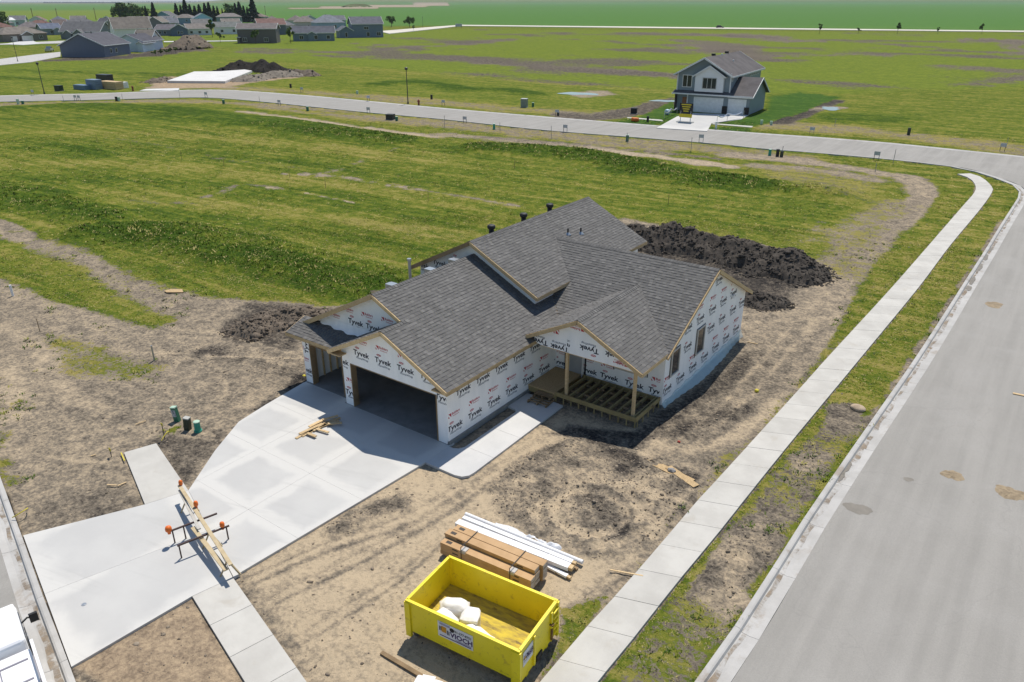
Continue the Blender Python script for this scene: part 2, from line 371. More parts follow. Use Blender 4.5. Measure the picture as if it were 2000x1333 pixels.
# the building lot: bare earth
poly([(-300,530),(0,545),(90,590),(200,625),(300,645),(420,590),(470,578),(620,603),(700,595),(850,545),(1000,480),(1220,430),(1300,442),(1500,480),(1620,515),(1655,520),(1660,590),(1620,690),(1545,780),(1400,940),(1200,1170),(1060,1345),(700,1500),(300,1500),(-300,1600)], .9, g=.05, s=.36, t=.35, l=0, crop=0)
poly([(0,545),(90,590),(200,625),(280,655),(350,660),(500,690),(590,740),(460,820),(240,880),(240,1000),(0,1060),(-300,1100),(-300,560)], .8, g=.07, s=.40)
poly([(50,660),(130,655),(240,690),(320,715),(290,740),(160,745),(80,720)], .8, g=.55, t=.3, s=.3)
poly([(0,700),(40,720),(60,800),(0,830)], .8, g=.2, s=.15)
line([(20,560),(110,610),(230,650)], .7, .8, g=.3, s=.25)
line([(0,640),(60,660),(120,760),(180,790)], .5, .6, g=.1, s=.22)
line([(-30,800),(0,900),(25,935)], .5, .4, g=.7, t=.4)
line([(0,805),(40,790)], .5, .4, g=.5, t=.4)
line([(230,860),(330,840),(440,800),(560,752)], .6, .5, g=.05, s=.3)
poly([(285,860),(330,845),(400,850),(440,840),(400,900),(365,945),(335,920)], .3, g=.03, s=.62)
line([(345,838),(378,842)], .35, .2, g=.7, t=.5)
poly([(60,1040),(60,990),(150,960),(260,965),(275,985)], .4, g=.02, s=.55)
# pale sand in front, torn brown middle, damp soil by the piles
poly([(470,1118),(820,912),(905,935),(1090,800),(1240,840),(1300,905),(1360,960),(1300,1060),(1180,1150),(1040,1345),(600,1345)], .5, g=.02, s=.03)
poly([(970,950),(1060,880),(1130,860),(1260,900),(1370,955),(1320,1020),(1290,1060),(1180,1090),(1040,1060),(980,1000)], .35, g=.02, s=.40, rough=1)
line([(970,955),(1060,885),(1140,860),(1250,905)], .3, .25, s=.6, rough=1)
line([(1290,905),(1340,930),(1370,955),(1330,1010)], .4, .3, s=.58, rough=1)
line([(660,1030),(720,1000),(780,980)], .35, .3, s=.5, rough=1)
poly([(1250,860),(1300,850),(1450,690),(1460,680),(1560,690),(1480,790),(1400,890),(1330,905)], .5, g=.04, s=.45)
poly([(1060,850),(1110,830),(1240,845),(1300,800),(1460,690),(1475,715),(1330,820),(1250,880),(1180,870)], .25, g=.02, s=.66)  # backfill round porch and wing; their cast shade painted into the soil tone
line([(1290,868),(1350,880),(1420,855),(1520,790)], .35, .3, s=.1)
line([(1330,840),(1400,820),(1450,800)], .5, .4, s=.58, rough=1)
poly([(1230,440),(1600,520),(1630,545),(1560,600),(1450,600),(1260,520)], .8, g=.02, s=.8)
poly([(480,590),(590,600),(640,625),(560,680),(470,670),(440,640)], .6, s=.7, g=.03)
line([(330,700),(420,690),(500,700),(560,720)], .8, .6, s=.5, rough=1)
line([(520,800),(560,770),(595,745)], .5, .3, s=.65, rough=1)
poly([(140,1302),(375,1167),(480,1333),(300,1420)], .15, g=.02, s=.2, warm=.45)
# wheel tracks over the bare lot
for tr_ in ([(590,760),(480,790),(330,800),(150,790),(-50,780)],[(590,700),(470,700),(330,690),(200,680),(60,620)],[(560,690),(440,650),(330,640),(230,600)],[(240,900),(150,900),(60,880),(-40,850)],[(420,850),(300,830),(160,850),(0,880)],
            [(480,1130),(640,1060),(800,1000),(960,900)],[(520,1170),(700,1080),(880,980),(1010,880)],[(560,1260),(680,1180),(780,1120),(860,1050)],[(1290,880),(1400,800),(1500,690),(1600,570)],[(1330,890),(1440,800),(1530,700),(1630,570)],[(1130,1180),(1220,1090),(1330,980),(1400,900)],[(380,700),(440,740),(420,790),(300,800)]):
    line(tr_, .07, .13, s=.24, h=-.03); line([(p[0]+random.uniform(8, 20), p[1]+random.uniform(8, 16)) for p in tr_], .07, .14, s=.45, h=-.02)
# dirt haul track to the corner
line([(1560,610),(1630,540),(1700,470),(1770,420),(1810,385),(1780,350),(1700,335),(1560,315),(1440,303)], 1.6, 1.0, g=.12, s=.34)
line([(1690,480),(1760,420),(1800,390)], .8, .5, g=.02, s=.45)
poly([(1430,318),(1640,335),(1730,360),(1700,400),(1600,390),(1500,360)], 2.6, g=.6, t=.15, s=.4)
line([(1640,520),(1680,450),(1750,400)], 2.2, 1.6, g=.45, t=.2, s=.38)
line([(1480,325),(1600,332),(1700,350)], 1.6, 1.2, g=.35, s=.38)
line([(1560,470),(1620,440),(1690,425)], 1.2, 1.2, g=.5, s=.3, t=.3)
# grass beside the sidewalk and the boulevard
poly([(1650,625),(1712,520),(1800,430),(1860,345),(1740,325),(1860,335),(1985,372),(1960,420),(1850,590),(1700,820),(1640,905),(1400,1050),(1520,870),(1680,690),(1800,550),(1900,420),(1925,375),(1900,350),(1880,400),(1720,580),(1600,715)], .35, g=.84, t=.34, l=0)
line([(1500,822),(1580,737),(1660,650)], .18, .35, g=.5, t=.45)
line([(1300,1030),(1400,930),(1480,850)], .25, .25, g=.35, t=.45)
poly([(1190,1345),(1450,1000),(1560,860),(1640,800),(1700,815),(1500,1110),(1350,1345)], .3, g=.4, t=.42, s=.45)
poly([(1420,1050),(1480,1010),(1530,1060),(1480,1120),(1400,1180),(1350,1140)], .35, g=.12, s=.45, rough=1)
poly([(1370,1170),(1440,1150),(1480,1180),(1400,1210)], .3, g=.05, s=.18)
poly([(1180,1333),(1260,1240),(1330,1160),(1400,1190),(1420,1240),(1340,1345)], .35, g=.55, t=.36, s=.4)
poly([(1620,790),(1680,790),(1660,840),(1600,850)], .4, g=.1, s=.5)
poly([(1540,890),(1600,880),(1640,890),(1560,930)], .4, g=.15, s=.3)
poly([(1090,1190),(1180,1165),(1150,1220),(1075,1290),(1085,1240)], .3, g=.8, t=.35, s=.35)
line([(1690,850),(1780,712),(1870,575),(1960,430)], .28, .2, g=.15, s=.4)
# lawn of the finished house
poly([(1230,240),(1315,196),(1330,240),(1310,246),(1285,242),(1210,241)], .5, g=1, t=1.0, l=.05, crop=.3)
poly([(1208,237),(1235,233),(1295,239),(1270,246),(1206,243)], .4, g=1, t=1.0, l=.05, crop=.3)
poly([(1395,243),(1450,233),(1500,215),(1505,190),(1560,180),(1640,190),(1560,222),(1500,240),(1470,248)], .6, g=1, t=1.0, l=.05, crop=.3)
poly([(1385,248),(1470,251),(1455,262),(1384,254)], .4, g=1, t=1.0, l=.05, crop=.3)
# village lawns, bare yard
poly([(-200,62),(60,70),(130,82),(60,90),(-200,100)], 3, g=1, t=.9, l=.6)
poly([(320,62),(480,60),(760,68),(760,76),(600,90),(420,92),(320,85)], 3, g=1, t=.7, l=.75)
poly([(120,114),(230,110),(330,96),(345,92),(400,96),(330,108),(230,116),(60,121)], 1.5, g=.03, s=.78)
poly([(300,160),(330,150),(440,160),(480,150),(540,142),(590,140),(600,150),(500,160),(440,172),(290,176)], 2, g=.05, s=.3, warm=.6)

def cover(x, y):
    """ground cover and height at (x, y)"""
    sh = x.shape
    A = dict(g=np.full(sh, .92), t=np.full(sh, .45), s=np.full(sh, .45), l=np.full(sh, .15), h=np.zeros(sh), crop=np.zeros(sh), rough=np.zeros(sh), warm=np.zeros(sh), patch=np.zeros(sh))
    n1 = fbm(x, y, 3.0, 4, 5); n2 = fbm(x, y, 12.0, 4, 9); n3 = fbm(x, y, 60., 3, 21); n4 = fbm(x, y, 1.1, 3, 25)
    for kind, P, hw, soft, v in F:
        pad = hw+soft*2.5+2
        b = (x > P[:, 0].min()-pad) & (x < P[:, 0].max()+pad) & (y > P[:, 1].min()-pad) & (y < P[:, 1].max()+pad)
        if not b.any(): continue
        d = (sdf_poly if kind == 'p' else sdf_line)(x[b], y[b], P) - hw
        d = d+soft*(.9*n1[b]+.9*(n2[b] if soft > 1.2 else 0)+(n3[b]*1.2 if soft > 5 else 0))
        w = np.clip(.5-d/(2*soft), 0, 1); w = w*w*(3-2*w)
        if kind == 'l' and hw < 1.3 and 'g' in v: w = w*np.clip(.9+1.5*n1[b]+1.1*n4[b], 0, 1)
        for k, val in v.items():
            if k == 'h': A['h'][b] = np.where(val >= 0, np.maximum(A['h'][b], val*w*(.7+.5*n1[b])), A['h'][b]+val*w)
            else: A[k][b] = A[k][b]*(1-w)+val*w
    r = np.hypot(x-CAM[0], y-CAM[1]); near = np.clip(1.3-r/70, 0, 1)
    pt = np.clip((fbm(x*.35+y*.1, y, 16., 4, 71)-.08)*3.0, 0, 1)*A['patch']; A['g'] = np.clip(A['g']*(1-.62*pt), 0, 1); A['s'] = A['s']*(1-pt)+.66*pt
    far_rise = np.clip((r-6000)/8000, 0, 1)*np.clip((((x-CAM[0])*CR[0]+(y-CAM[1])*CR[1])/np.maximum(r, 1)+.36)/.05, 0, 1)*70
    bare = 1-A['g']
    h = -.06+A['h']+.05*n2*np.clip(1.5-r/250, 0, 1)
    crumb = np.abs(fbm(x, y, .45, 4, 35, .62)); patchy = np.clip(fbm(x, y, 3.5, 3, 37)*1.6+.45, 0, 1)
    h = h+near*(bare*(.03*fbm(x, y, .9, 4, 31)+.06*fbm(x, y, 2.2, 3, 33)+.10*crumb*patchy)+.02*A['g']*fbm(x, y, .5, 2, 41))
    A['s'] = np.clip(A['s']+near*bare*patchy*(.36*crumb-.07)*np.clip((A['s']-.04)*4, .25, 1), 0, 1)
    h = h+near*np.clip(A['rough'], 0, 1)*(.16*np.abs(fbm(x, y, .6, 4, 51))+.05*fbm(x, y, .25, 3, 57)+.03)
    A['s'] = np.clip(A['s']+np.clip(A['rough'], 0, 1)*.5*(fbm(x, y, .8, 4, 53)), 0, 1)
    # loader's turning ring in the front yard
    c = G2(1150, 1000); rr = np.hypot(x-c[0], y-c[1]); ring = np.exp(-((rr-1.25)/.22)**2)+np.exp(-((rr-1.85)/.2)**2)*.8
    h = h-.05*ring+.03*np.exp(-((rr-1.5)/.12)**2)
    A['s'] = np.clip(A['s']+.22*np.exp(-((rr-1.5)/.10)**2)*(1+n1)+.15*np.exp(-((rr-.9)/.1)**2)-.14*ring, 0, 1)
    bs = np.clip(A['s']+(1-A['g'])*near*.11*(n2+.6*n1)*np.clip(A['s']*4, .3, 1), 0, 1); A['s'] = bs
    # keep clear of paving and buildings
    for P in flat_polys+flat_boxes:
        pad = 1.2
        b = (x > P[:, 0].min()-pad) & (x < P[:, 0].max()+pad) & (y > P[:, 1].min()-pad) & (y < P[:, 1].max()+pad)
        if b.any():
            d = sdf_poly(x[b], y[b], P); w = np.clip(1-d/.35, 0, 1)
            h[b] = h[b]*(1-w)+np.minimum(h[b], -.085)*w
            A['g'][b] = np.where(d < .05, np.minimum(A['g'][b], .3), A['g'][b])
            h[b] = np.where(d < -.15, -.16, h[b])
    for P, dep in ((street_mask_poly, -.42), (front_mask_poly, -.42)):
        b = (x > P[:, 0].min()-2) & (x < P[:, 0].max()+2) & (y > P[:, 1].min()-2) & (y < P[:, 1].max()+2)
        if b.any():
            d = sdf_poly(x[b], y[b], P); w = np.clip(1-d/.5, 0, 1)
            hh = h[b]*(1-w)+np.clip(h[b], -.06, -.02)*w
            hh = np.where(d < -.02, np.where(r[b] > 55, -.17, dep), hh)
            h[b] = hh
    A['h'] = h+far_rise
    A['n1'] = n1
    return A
def gz(x, y):
    return float(cover(np.array([float(x)]), np.array([float(y)]))['h'][0])

def ground_material():
    m, N, L, P = new_mat('ground_cover')
    at = {}
    for k in ('g', 't', 's', 'l', 'crop', 'warm'):
        a = N.new('ShaderNodeAttribute'); a.attribute_name = k; at[k] = a.outputs['Fac']
    geo = N.new('ShaderNodeNewGeometry'); pos = geo.outputs['Position']
    nb = noise_n(N, L, pos, .18, 6, .6); nm = noise_n(N, L, pos, 1.3, 6, .65); nf = noise_n(N, L, pos, 7.0, 6, .7, .3); nff = noise_n(N, L, pos, 45.0, 4, .7)
    mr = N.new('ShaderNodeMapping'); mr.inputs['Rotation'].default_value = (0, 0, -.06); L.new(pos, mr.inputs[0]); mp = N.new('ShaderNodeMapping'); mp.inputs['Scale'].default_value = (.07, 1.0, 1); L.new(mr.outputs[0], mp.inputs[0])
    ns = noise_n(N, L, mp.outputs[0], 1.0, 6, .7, .6)                                            # streaks along the mowing
    cm_ = ramp01(N, L, nm, .28, .72); cf_ = ramp01(N, L, nf, .28, .72); cb_ = ramp01(N, L, nb, .3, .7); cs_ = ramp01(N, L, ns, .3, .7); nq = ramp01(N, L, noise_n(N, L, pos, .45, 6, .7, .5), .3, .7)
    # soil
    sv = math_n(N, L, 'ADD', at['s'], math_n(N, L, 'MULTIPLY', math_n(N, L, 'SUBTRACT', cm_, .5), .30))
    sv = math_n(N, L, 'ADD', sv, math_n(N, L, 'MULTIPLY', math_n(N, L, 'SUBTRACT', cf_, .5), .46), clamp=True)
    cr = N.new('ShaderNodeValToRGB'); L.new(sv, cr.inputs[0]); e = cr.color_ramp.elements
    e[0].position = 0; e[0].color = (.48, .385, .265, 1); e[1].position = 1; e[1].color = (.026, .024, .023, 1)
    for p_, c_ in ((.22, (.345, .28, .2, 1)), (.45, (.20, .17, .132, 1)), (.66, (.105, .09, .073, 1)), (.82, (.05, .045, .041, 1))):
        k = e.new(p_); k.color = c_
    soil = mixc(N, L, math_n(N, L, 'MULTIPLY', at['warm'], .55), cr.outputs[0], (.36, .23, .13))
    soil = mixc(N, L, math_n(N, L, 'MULTIPLY', ramp01(N, L, nff, .3, .75), .35), soil, mixc(N, L, 1.0, soil, (1.3, 1.28, 1.22), 'MULTIPLY'))
    # grass
    tv = math_n(N, L, 'ADD', at['t'], math_n(N, L, 'MULTIPLY', math_n(N, L, 'SUBTRACT', cm_, .5), .5))
    tv = math_n(N, L, 'ADD', tv, math_n(N, L, 'MULTIPLY', math_n(N, L, 'SUBTRACT', cs_, .5), .6))
    tv = math_n(N, L, 'ADD', tv, math_n(N, L, 'MULTIPLY', math_n(N, L, 'SUBTRACT', nq, .5), .35))
    tv = math_n(N, L, 'ADD', tv, math_n(N, L, 'MULTIPLY', math_n(N, L, 'SUBTRACT', cf_, .5), .6), clamp=True)
    gr = N.new('ShaderNodeValToRGB'); L.new(tv, gr.inputs[0]); e = gr.color_ramp.elements
    e[0].position = 0; e[0].color = (.285, .24, .075, 1); e[1].position = 1; e[1].color = (.028, .064, .009, 1)
    for p_, c_ in ((.25, (.178, .18, .032, 1)), (.5, (.11, .143, .019, 1)), (.75, (.06, .102, .013, 1))):
        k = e.new(p_); k.color = c_
    lime = mixc(N, L, math_n(N, L, 'MULTIPLY', math_n(N, L, 'ADD', nq, cm_), .5), (.195, .255, .027), (.09, .138, .019))
    lime = mixc(N, L, math_n(N, L, 'MULTIPLY', cs_, .3), lime, (.16, .15, .05))
    grass = mixc(N, L, at['l'], gr.outputs[0], lime)
    cropc = mixc(N, L, ramp01(N, L, nb, .3, .7), (.060, .155, .038), (.085, .19, .05))
    grass = mixc(N, L, at['crop'], grass, mixc(N, L, math_n(N, L, 'MULTIPLY', at['l'], .7), cropc, (.15, .21, .04)))
    grass = mixc(N, L, math_n(N, L, 'MULTIPLY', ramp01(N, L, nff, .35, .7), .5), grass, mixc(N, L, 1.0, grass, (.62, .66, .6), 'MULTIPLY'))
    # straw flecks
    straw = math_n(N, L, 'MULTIPLY', ramp01(N, L, noise_n(N, L, pos, 2.6, 7, .75, .8), .54, .68), math_n(N, L, 'MULTIPLY', math_n(N, L, 'SUBTRACT', 1.0, at['crop'], clamp=True), .45))
    grass = mixc(N, L, straw, grass, (.30, .245, .095))
    # which of the two shows
    cov = math_n(N, L, 'ADD', math_n(N, L, 'MULTIPLY', cf_, .42), math_n(N, L, 'ADD', math_n(N, L, 'MULTIPLY', cm_, .33), math_n(N, L, 'MULTIPLY', nq, .25)))
    cov = math_n(N, L, 'SUBTRACT', math_n(N, L, 'ADD', math_n(N, L, 'MULTIPLY', at['g'], .98), .02), cov)
    cov = ramp01(N, L, cov, -.07, .07)
    L.new(mixc(N, L, cov, soil, grass), P.inputs['Base Color'])
    P.inputs['Roughness'].default_value = 1.0; P.inputs['Specular IOR Level'].default_value = .02
    b = N.new('ShaderNodeBump'); b.inputs['Strength'].default_value = .85; b.inputs['Distance'].default_value = .10
    hgt = math_n(N, L, 'ADD', math_n(N, L, 'MULTIPLY', nf, .8), math_n(N, L, 'MULTIPLY', nff, .35)); L.new(hgt, b.inputs['Height']); L.new(b.outputs[0], P.inputs['Normal'])
    return m
GROUND = ground_material()

def build_ground():
    h = CAM[2]; rs = [1.0]; 
    while rs[-1] < 26000:
        r = rs[-1]; rs.append(r+max(.075, 1.45*(r*r+h*h)/(756*h)) if r > 12 else r+1.2)
    rs = np.array(rs)
    head = math.pi/2-YAW
    fine = np.arange(-.86, .8601, .0027); coarse = np.linspace(.86, 2*math.pi-.86, 60)[1:-1]
    th = np.concatenate([fine, coarse])+head
    R, T = np.meshgrid(rs, th, indexing='ij'); X = CAM[0]+R*np.cos(T); Y = CAM[1]+R*np.sin(T)
    A = cover(X.ravel(), Y.ravel())
    nr, nt = X.shape; V = np.stack([X.ravel(), Y.ravel(), A['h']], 1)
    V = np.concatenate([V, [[CAM[0], CAM[1], -.06]]])
    i = np.arange(nr-1)[:, None]; j = np.arange(nt)[None, :]; j2 = (j+1) % nt
    quads = np.stack([i*nt+j, (i+1)*nt+j, (i+1)*nt+j2, i*nt+j2], -1).reshape(-1, 4)
    tris = np.stack([np.full(nt, nr*nt), np.arange(nt), (np.arange(nt)+1) % nt], -1)
    me = bpy.data.meshes.new('ground'); nv = len(V)
    me.vertices.add(nv); me.vertices.foreach_set('co', V.astype(np.float32).ravel())
    loops = np.concatenate([quads.ravel(), tris.ravel()]); npoly = len(quads)+len(tris)
    me.loops.add(len(loops)); me.loops.foreach_set('vertex_index', loops.astype(np.int32))
    starts = np.concatenate([np.arange(len(quads))*4, len(quads)*4+np.arange(len(tris))*3])
    me.polygons.add(npoly); me.polygons.foreach_set('loop_start', starts.astype(np.int32))
    me.polygons.foreach_set('use_smooth', np.ones(npoly, bool)); me.update(calc_edges=True); me.validate()
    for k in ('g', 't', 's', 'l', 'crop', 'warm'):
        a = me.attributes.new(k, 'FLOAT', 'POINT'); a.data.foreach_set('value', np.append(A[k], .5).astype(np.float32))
    me.materials.append(GROUND)
    o = bpy.data.objects.new('ground', me); COL.objects.link(o); o['kind'] = 'structure'
    return o
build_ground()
# ------------------------------------------------------------------ streets, kerbs, paving
def street_material():
    m, N, L, P = new_mat('street_paving')
    geo = N.new('ShaderNodeNewGeometry'); pos = geo.outputs['Position']
    mp = N.new('ShaderNodeMapping'); mp.inputs['Scale'].default_value = (1, .05, 1); L.new(pos, mp.inputs[0])
    st = noise_n(N, L, mp.outputs[0], 1.6, 4, .6); br = noise_n(N, L, pos, .35, 5, .6); fi = noise_n(N, L, pos, 30, 4, .7); sp = noise_n(N, L, pos, 2.2, 5, .6, .6)
    c = mixc(N, L, ramp01(N, L, st, .3, .7), (.325, .31, .282), (.272, .26, .236))
    c = mixc(N, L, math_n(N, L, 'MULTIPLY', ramp01(N, L, br, .4, .75), .5), c, (.36, .345, .32))
    c = mixc(N, L, math_n(N, L, 'MULTIPLY', ramp01(N, L, sp, .66, .78), .35), c, (.23, .20, .165))
    c = mixc(N, L, math_n(N, L, 'MULTIPLY', ramp01(N, L, fi, .3, .7), .34), c, (.19, .185, .178))
    vo = N.new('ShaderNodeTexVoronoi'); vo.feature = 'DISTANCE_TO_EDGE'; vo.inputs['Scale'].default_value = .22; mv = N.new('ShaderNodeVectorMath'); mv.operation = 'ADD'; nz = N.new('ShaderNodeTexNoise'); nz.inputs['Scale'].default_value = .9; nz.inputs['Detail'].default_value = 6; L.new(pos, nz.inputs['Vector']); L.new(pos, mv.inputs[0]); L.new(nz.outputs[1], mv.inputs[1]); L.new(mv.outputs[0], vo.inputs['Vector'])
    c = mixc(N, L, math_n(N, L, 'MULTIPLY', math_n(N, L, 'SUBTRACT', 1.0, ramp01(N, L, vo.outputs[0], .0, .006)), .13), c, (.16, .155, .15))
    L.new(c, P.inputs['Base Color']); P.inputs['Roughness'].default_value = .88; P.inputs['Specular IOR Level'].default_value = .25
    b = N.new('ShaderNodeBump'); b.inputs['Strength'].default_value = .15; b.inputs['Distance'].default_value = .005; L.new(fi, b.inputs['Height']); L.new(b.outputs[0], P.inputs['Normal'])
    return m
STREET = street_material()
mb = MB(); mb.prism([tuple(p) for p in street_poly], -.5, -.085); tag(mb.build('street', STREET), kind='structure')
mb = MB(); mb.prism([tuple(p) for p in front_in]+[tuple(p+fn*8.5) for p in front_in[::-1]], -.5, -.085); tag(mb.build('front_street', STREET), kind='structure')
SILT = mottled('gutter_silt', (.33, .26, .185), (.22, .175, .13), .95, 2.5, 25, .3, .01, .1)
def _soft_silt():
    N, L = SILT.node_tree.nodes, SILT.node_tree.links; g = N.new('ShaderNodeNewGeometry')
    L.new(math_n(N, L, 'MULTIPLY', ramp01(N, L, noise_n(N, L, g.outputs['Position'], 1.4, 6, .7, .5), .42, .66), .85), N['Principled BSDF'].inputs['Alpha'])
_soft_silt()
def curb_pieces(back, inner_off, name, step=3.05, sign=1, upto=90):
    """kerb and gutter cast in lengths; the near lengths are pieces, the far run is one"""
    e = bpy.data.objects.new(name, None); COL.objects.link(e); e['kind'] = 'structure'
    B = np.array(back); s = np.concatenate([[0], np.cumsum(np.linalg.norm(np.diff(B, axis=0), axis=1))])
    n = int(s[-1]/step); t = np.linspace(0, s[-1], n+1)
    Q = np.stack([np.interp(t, s, B[:, 0]), np.interp(t, s, B[:, 1])], 1)
    tang = np.gradient(Q, axis=0); tang /= np.linalg.norm(tang, axis=1)[:, None]; nr = np.stack([tang[:, 1], -tang[:, 0]], 1)*sign
    prof = [(0, -.4), (0, 0), (.13, .0), (.18, -.02), (.22, -.11), (.45, -.125), (inner_off+.02, -.08), (inner_off+.02, -.4)]
    far = MB()
    for i in range(n):
        g = .006 if dist(Q[i]) < upto else 0
        vs = []
        for k, q in ((i, g), (i+1, -g)):
            base = Q[k]+tang[k]*q
            vs += [(base[0]+nr[k][0]*o_, base[1]+nr[k][1]*o_, z_) for o_, z_ in prof]
        m_ = len(prof); fs = [(j, j+1, m_+j+1, m_+j) for j in range(m_-1)]+[tuple(range(m_))[::-1], tuple(range(m_, 2*m_))]
        if sign > 0: fs = [f[::-1] for f in fs]
        if dist(Q[i]) < upto:
            b = MB(); b.add(vs, fs); ko = b.build('kerb_length', CURB, e)
            b = MB(); m2 = 9; sv = []
            for q in range(m2):
                f = q/(m2-1); c0 = Q[i]*(1-f)+Q[i+1]*f; nn = nr[i]*(1-f)+nr[i+1]*f; w0 = .085+.03*math.sin(7.3*i+q*.45); o0 = .30+.03*math.sin(q*1.3+i*2.1)
                sv += [(c0[0]+nn[0]*(o0-max(w0, .012)), c0[1]+nn[1]*(o0-max(w0, .012)), -.1095), (c0[0]+nn[0]*(o0+max(w0, .012)), c0[1]+nn[1]*(o0+max(w0, .012)), -.1125)]
            b.add(sv, [(2*q, 2*q+1, 2*q+3, 2*q+2) if sign < 0 else (2*q+2, 2*q+3, 2*q+1, 2*q) for q in range(m2-1)]); b.build('gutter_silt', SILT, ko)
        else: far.add(vs, fs)
    if far.v: far.build('kerb_run', CURB, e)
    return e
curb_pieces(curb_back, .70, 'kerb')
curb_pieces(front_back, .64, 'front_kerb', sign=1 if np.dot(np.array([(front_back[1]-front_back[0])[1], -(front_back[1]-front_back[0])[0]]), fn) > 0 else -1)
mb = MB(); fo = offset_line(far_edge, -.5)
for i in range(len(far_edge)-1):
    a, b_, c, d = far_edge[i], far_edge[i+1], fo[i+1], fo[i]
    mb.add([(*a, -.08), (*b_, -.08), (*c, 0.0), (*d, 0.0), (*c, -.4), (*d, -.4)], [(0, 1, 2, 3), (3, 2, 4, 5)])
tag(mb.build('far_kerb', CURB), kind='structure')

def panel_material():
    # fresh flatwork: paler bands along the joints, greyer middles, tyre scuffs
    m, N, L, P = new_mat('panel_concrete'); tc = N.new('ShaderNodeTexCoord'); gen = tc.outputs['Generated']; geo = N.new('ShaderNodeNewGeometry'); pos = geo.outputs['Position']
    sp = N.new('ShaderNodeSeparateXYZ'); L.new(gen, sp.inputs[0]); ed = None
    wob = math_n(N, L, 'MULTIPLY', math_n(N, L, 'SUBTRACT', noise_n(N, L, pos, 1.1, 4, .6), .5), .22)
    for ax in (0, 1):
        a = math_n(N, L, 'MINIMUM', sp.outputs[ax], math_n(N, L, 'SUBTRACT', 1.0, sp.outputs[ax])); ed = a if ed is None else math_n(N, L, 'MINIMUM', ed, a)
    band = ramp01(N, L, math_n(N, L, 'ADD', ed, wob), .08, .2)
    b1 = noise_n(N, L, pos, .5, 5, .6); f = noise_n(N, L, pos, 28, 4, .65)
    c = mixc(N, L, band, (.56, .55, .52), mixc(N, L, ramp01(N, L, b1, .3, .7), (.50, .495, .475), (.455, .45, .435)))
    mp = N.new('ShaderNodeMapping'); mp.inputs['Rotation'].default_value = (0, 0, -.25); L.new(pos, mp.inputs[0]); mp2 = N.new('ShaderNodeMapping'); mp2.inputs['Scale'].default_value = (.12, 1.4, 1); L.new(mp.outputs[0], mp2.inputs[0])
    c = mixc(N, L, math_n(N, L, 'MULTIPLY', ramp01(N, L, noise_n(N, L, mp2.outputs[0], 1.3, 6, .65, .5), .54, .7), .4), c, (.40, .395, .38))
    c = mixc(N, L, math_n(N, L, 'MULTIPLY', ramp01(N, L, noise_n(N, L, pos, 2.2, 7, .75), .64, .74), .45), c, (.36, .32, .26))
    c = mixc(N, L, math_n(N, L, 'MULTIPLY', f, .15), c, (.38, .38, .38))
    L.new(c, P.inputs['Base Color']); P.inputs['Roughness'].default_value = .85; P.inputs['Specular IOR Level'].default_value = .2
    b = N.new('ShaderNodeBump'); b.inputs['Strength'].default_value = .12; b.inputs['Distance'].default_value = .004; L.new(f, b.inputs['Height']); L.new(b.outputs[0], P.inputs['Normal'])
    return m
PANEL = panel_material()
def slab(poly, parent, top=0.0, th=.11, mat=PANEL, name='slab', gap=.006):
    P = [np.asarray(p, float) for p in poly]; c = sum(P)/len(P)
    P = [p+(c-p)/max(np.linalg.norm(c-p), 1e-6)*gap for p in P]
    b = MB(); b.prism([tuple(p) for p in P], top-th, top); return b.build(name, mat, parent)
def setting(name):
    e = bpy.data.objects.new(name, None); COL.objects.link(e); e['kind'] = 'structure'; return e
e = setting('sidewalk')
for i in range(NSW):
    slab([swl_s[i], swr_s[i], swr_s[i+1], swl_s[i+1]], e, random.uniform(-.003, .003), .1, CONC_SW, 'sidewalk_slab', .01)
e = setting('corner_sidewalk')
n = 5
for i in range(n):
    a, b = LOWER_SW[0], LOWER_SW[1]; d = (LOWER_SW[2]-LOWER_SW[1])/n
    slab([a+d*i, b+d*i, b+d*(i+1), a+d*(i+1)], e, 0, .1, CONC_SW, 'sidewalk_slab', .01)
e = setting('front_sidewalk'); slab(STUB_POLY, e, 0, .1, CONC_SW, 'sidewalk_slab')
e = setting('apron')
A_ = APRON_POLY; m1 = (A_[0]+A_[5])/2; m2 = (A_[2]+A_[3])/2
slab([A_[0], A_[1], A_[2], m2, m1], e, 0, .12); slab([m1, m2, A_[3], A_[4], A_[5]], e, 0, .12)
# driveway: control joints cut it into panels
def clip_half(P, a, b, c):
    out = []
    for i in range(len(P)):
        p, q = P[i], P[(i+1) % len(P)]; dp, dq = a*p[0]+b*p[1]-c, a*q[0]+b*q[1]-c
        if dp >= 0: out.append(p)
        if dp*dq < 0: out.append(p+(q-p)*dp/(dp-dq))
    return out
e = setting('driveway')
dr = [np.asarray(p, float) for p in DRIVE_POLY]
xs = [-12, -5.95, -2.95, 3]; ys = [-13, -7.35, -4.6, -1.85, 1]
for i in range(3):
    for j in range(4):
        p = clip_half(clip_half(clip_half(clip_half(dr, 1, 0, xs[i]), -1, 0, -xs[i+1]), 0, 1, ys[j]), 0, -1, -ys[j+1])
        if len(p) > 2: slab(p, e, 0.0, .12, PANEL, 'driveway_panel', .004)
e = setting('walkway')
wy = [-2, .3, 2.1, 3.95, 6]
for j in range(4):
    p = clip_half(clip_half([np.asarray(q) for q in WALK_POLY], 0, 1, wy[j]), 0, -1, -wy[j+1])
    slab(p, e, .004, .1, CONC, 'walkway_panel', .006)
# drain cap in the apron
mb = MB(); p = G2(164, 1181); mb.tube([(p[0], p[1], -.02), (p[0], p[1], .008)], .07, 16); mb.tube([(p[0], p[1], .008), (p[0], p[1], .011)], [.05, .045], 16)
tag(mb.build('curb_stop_cap', GALV), 'small round metal cap set in the driveway apron', 'valve cap')
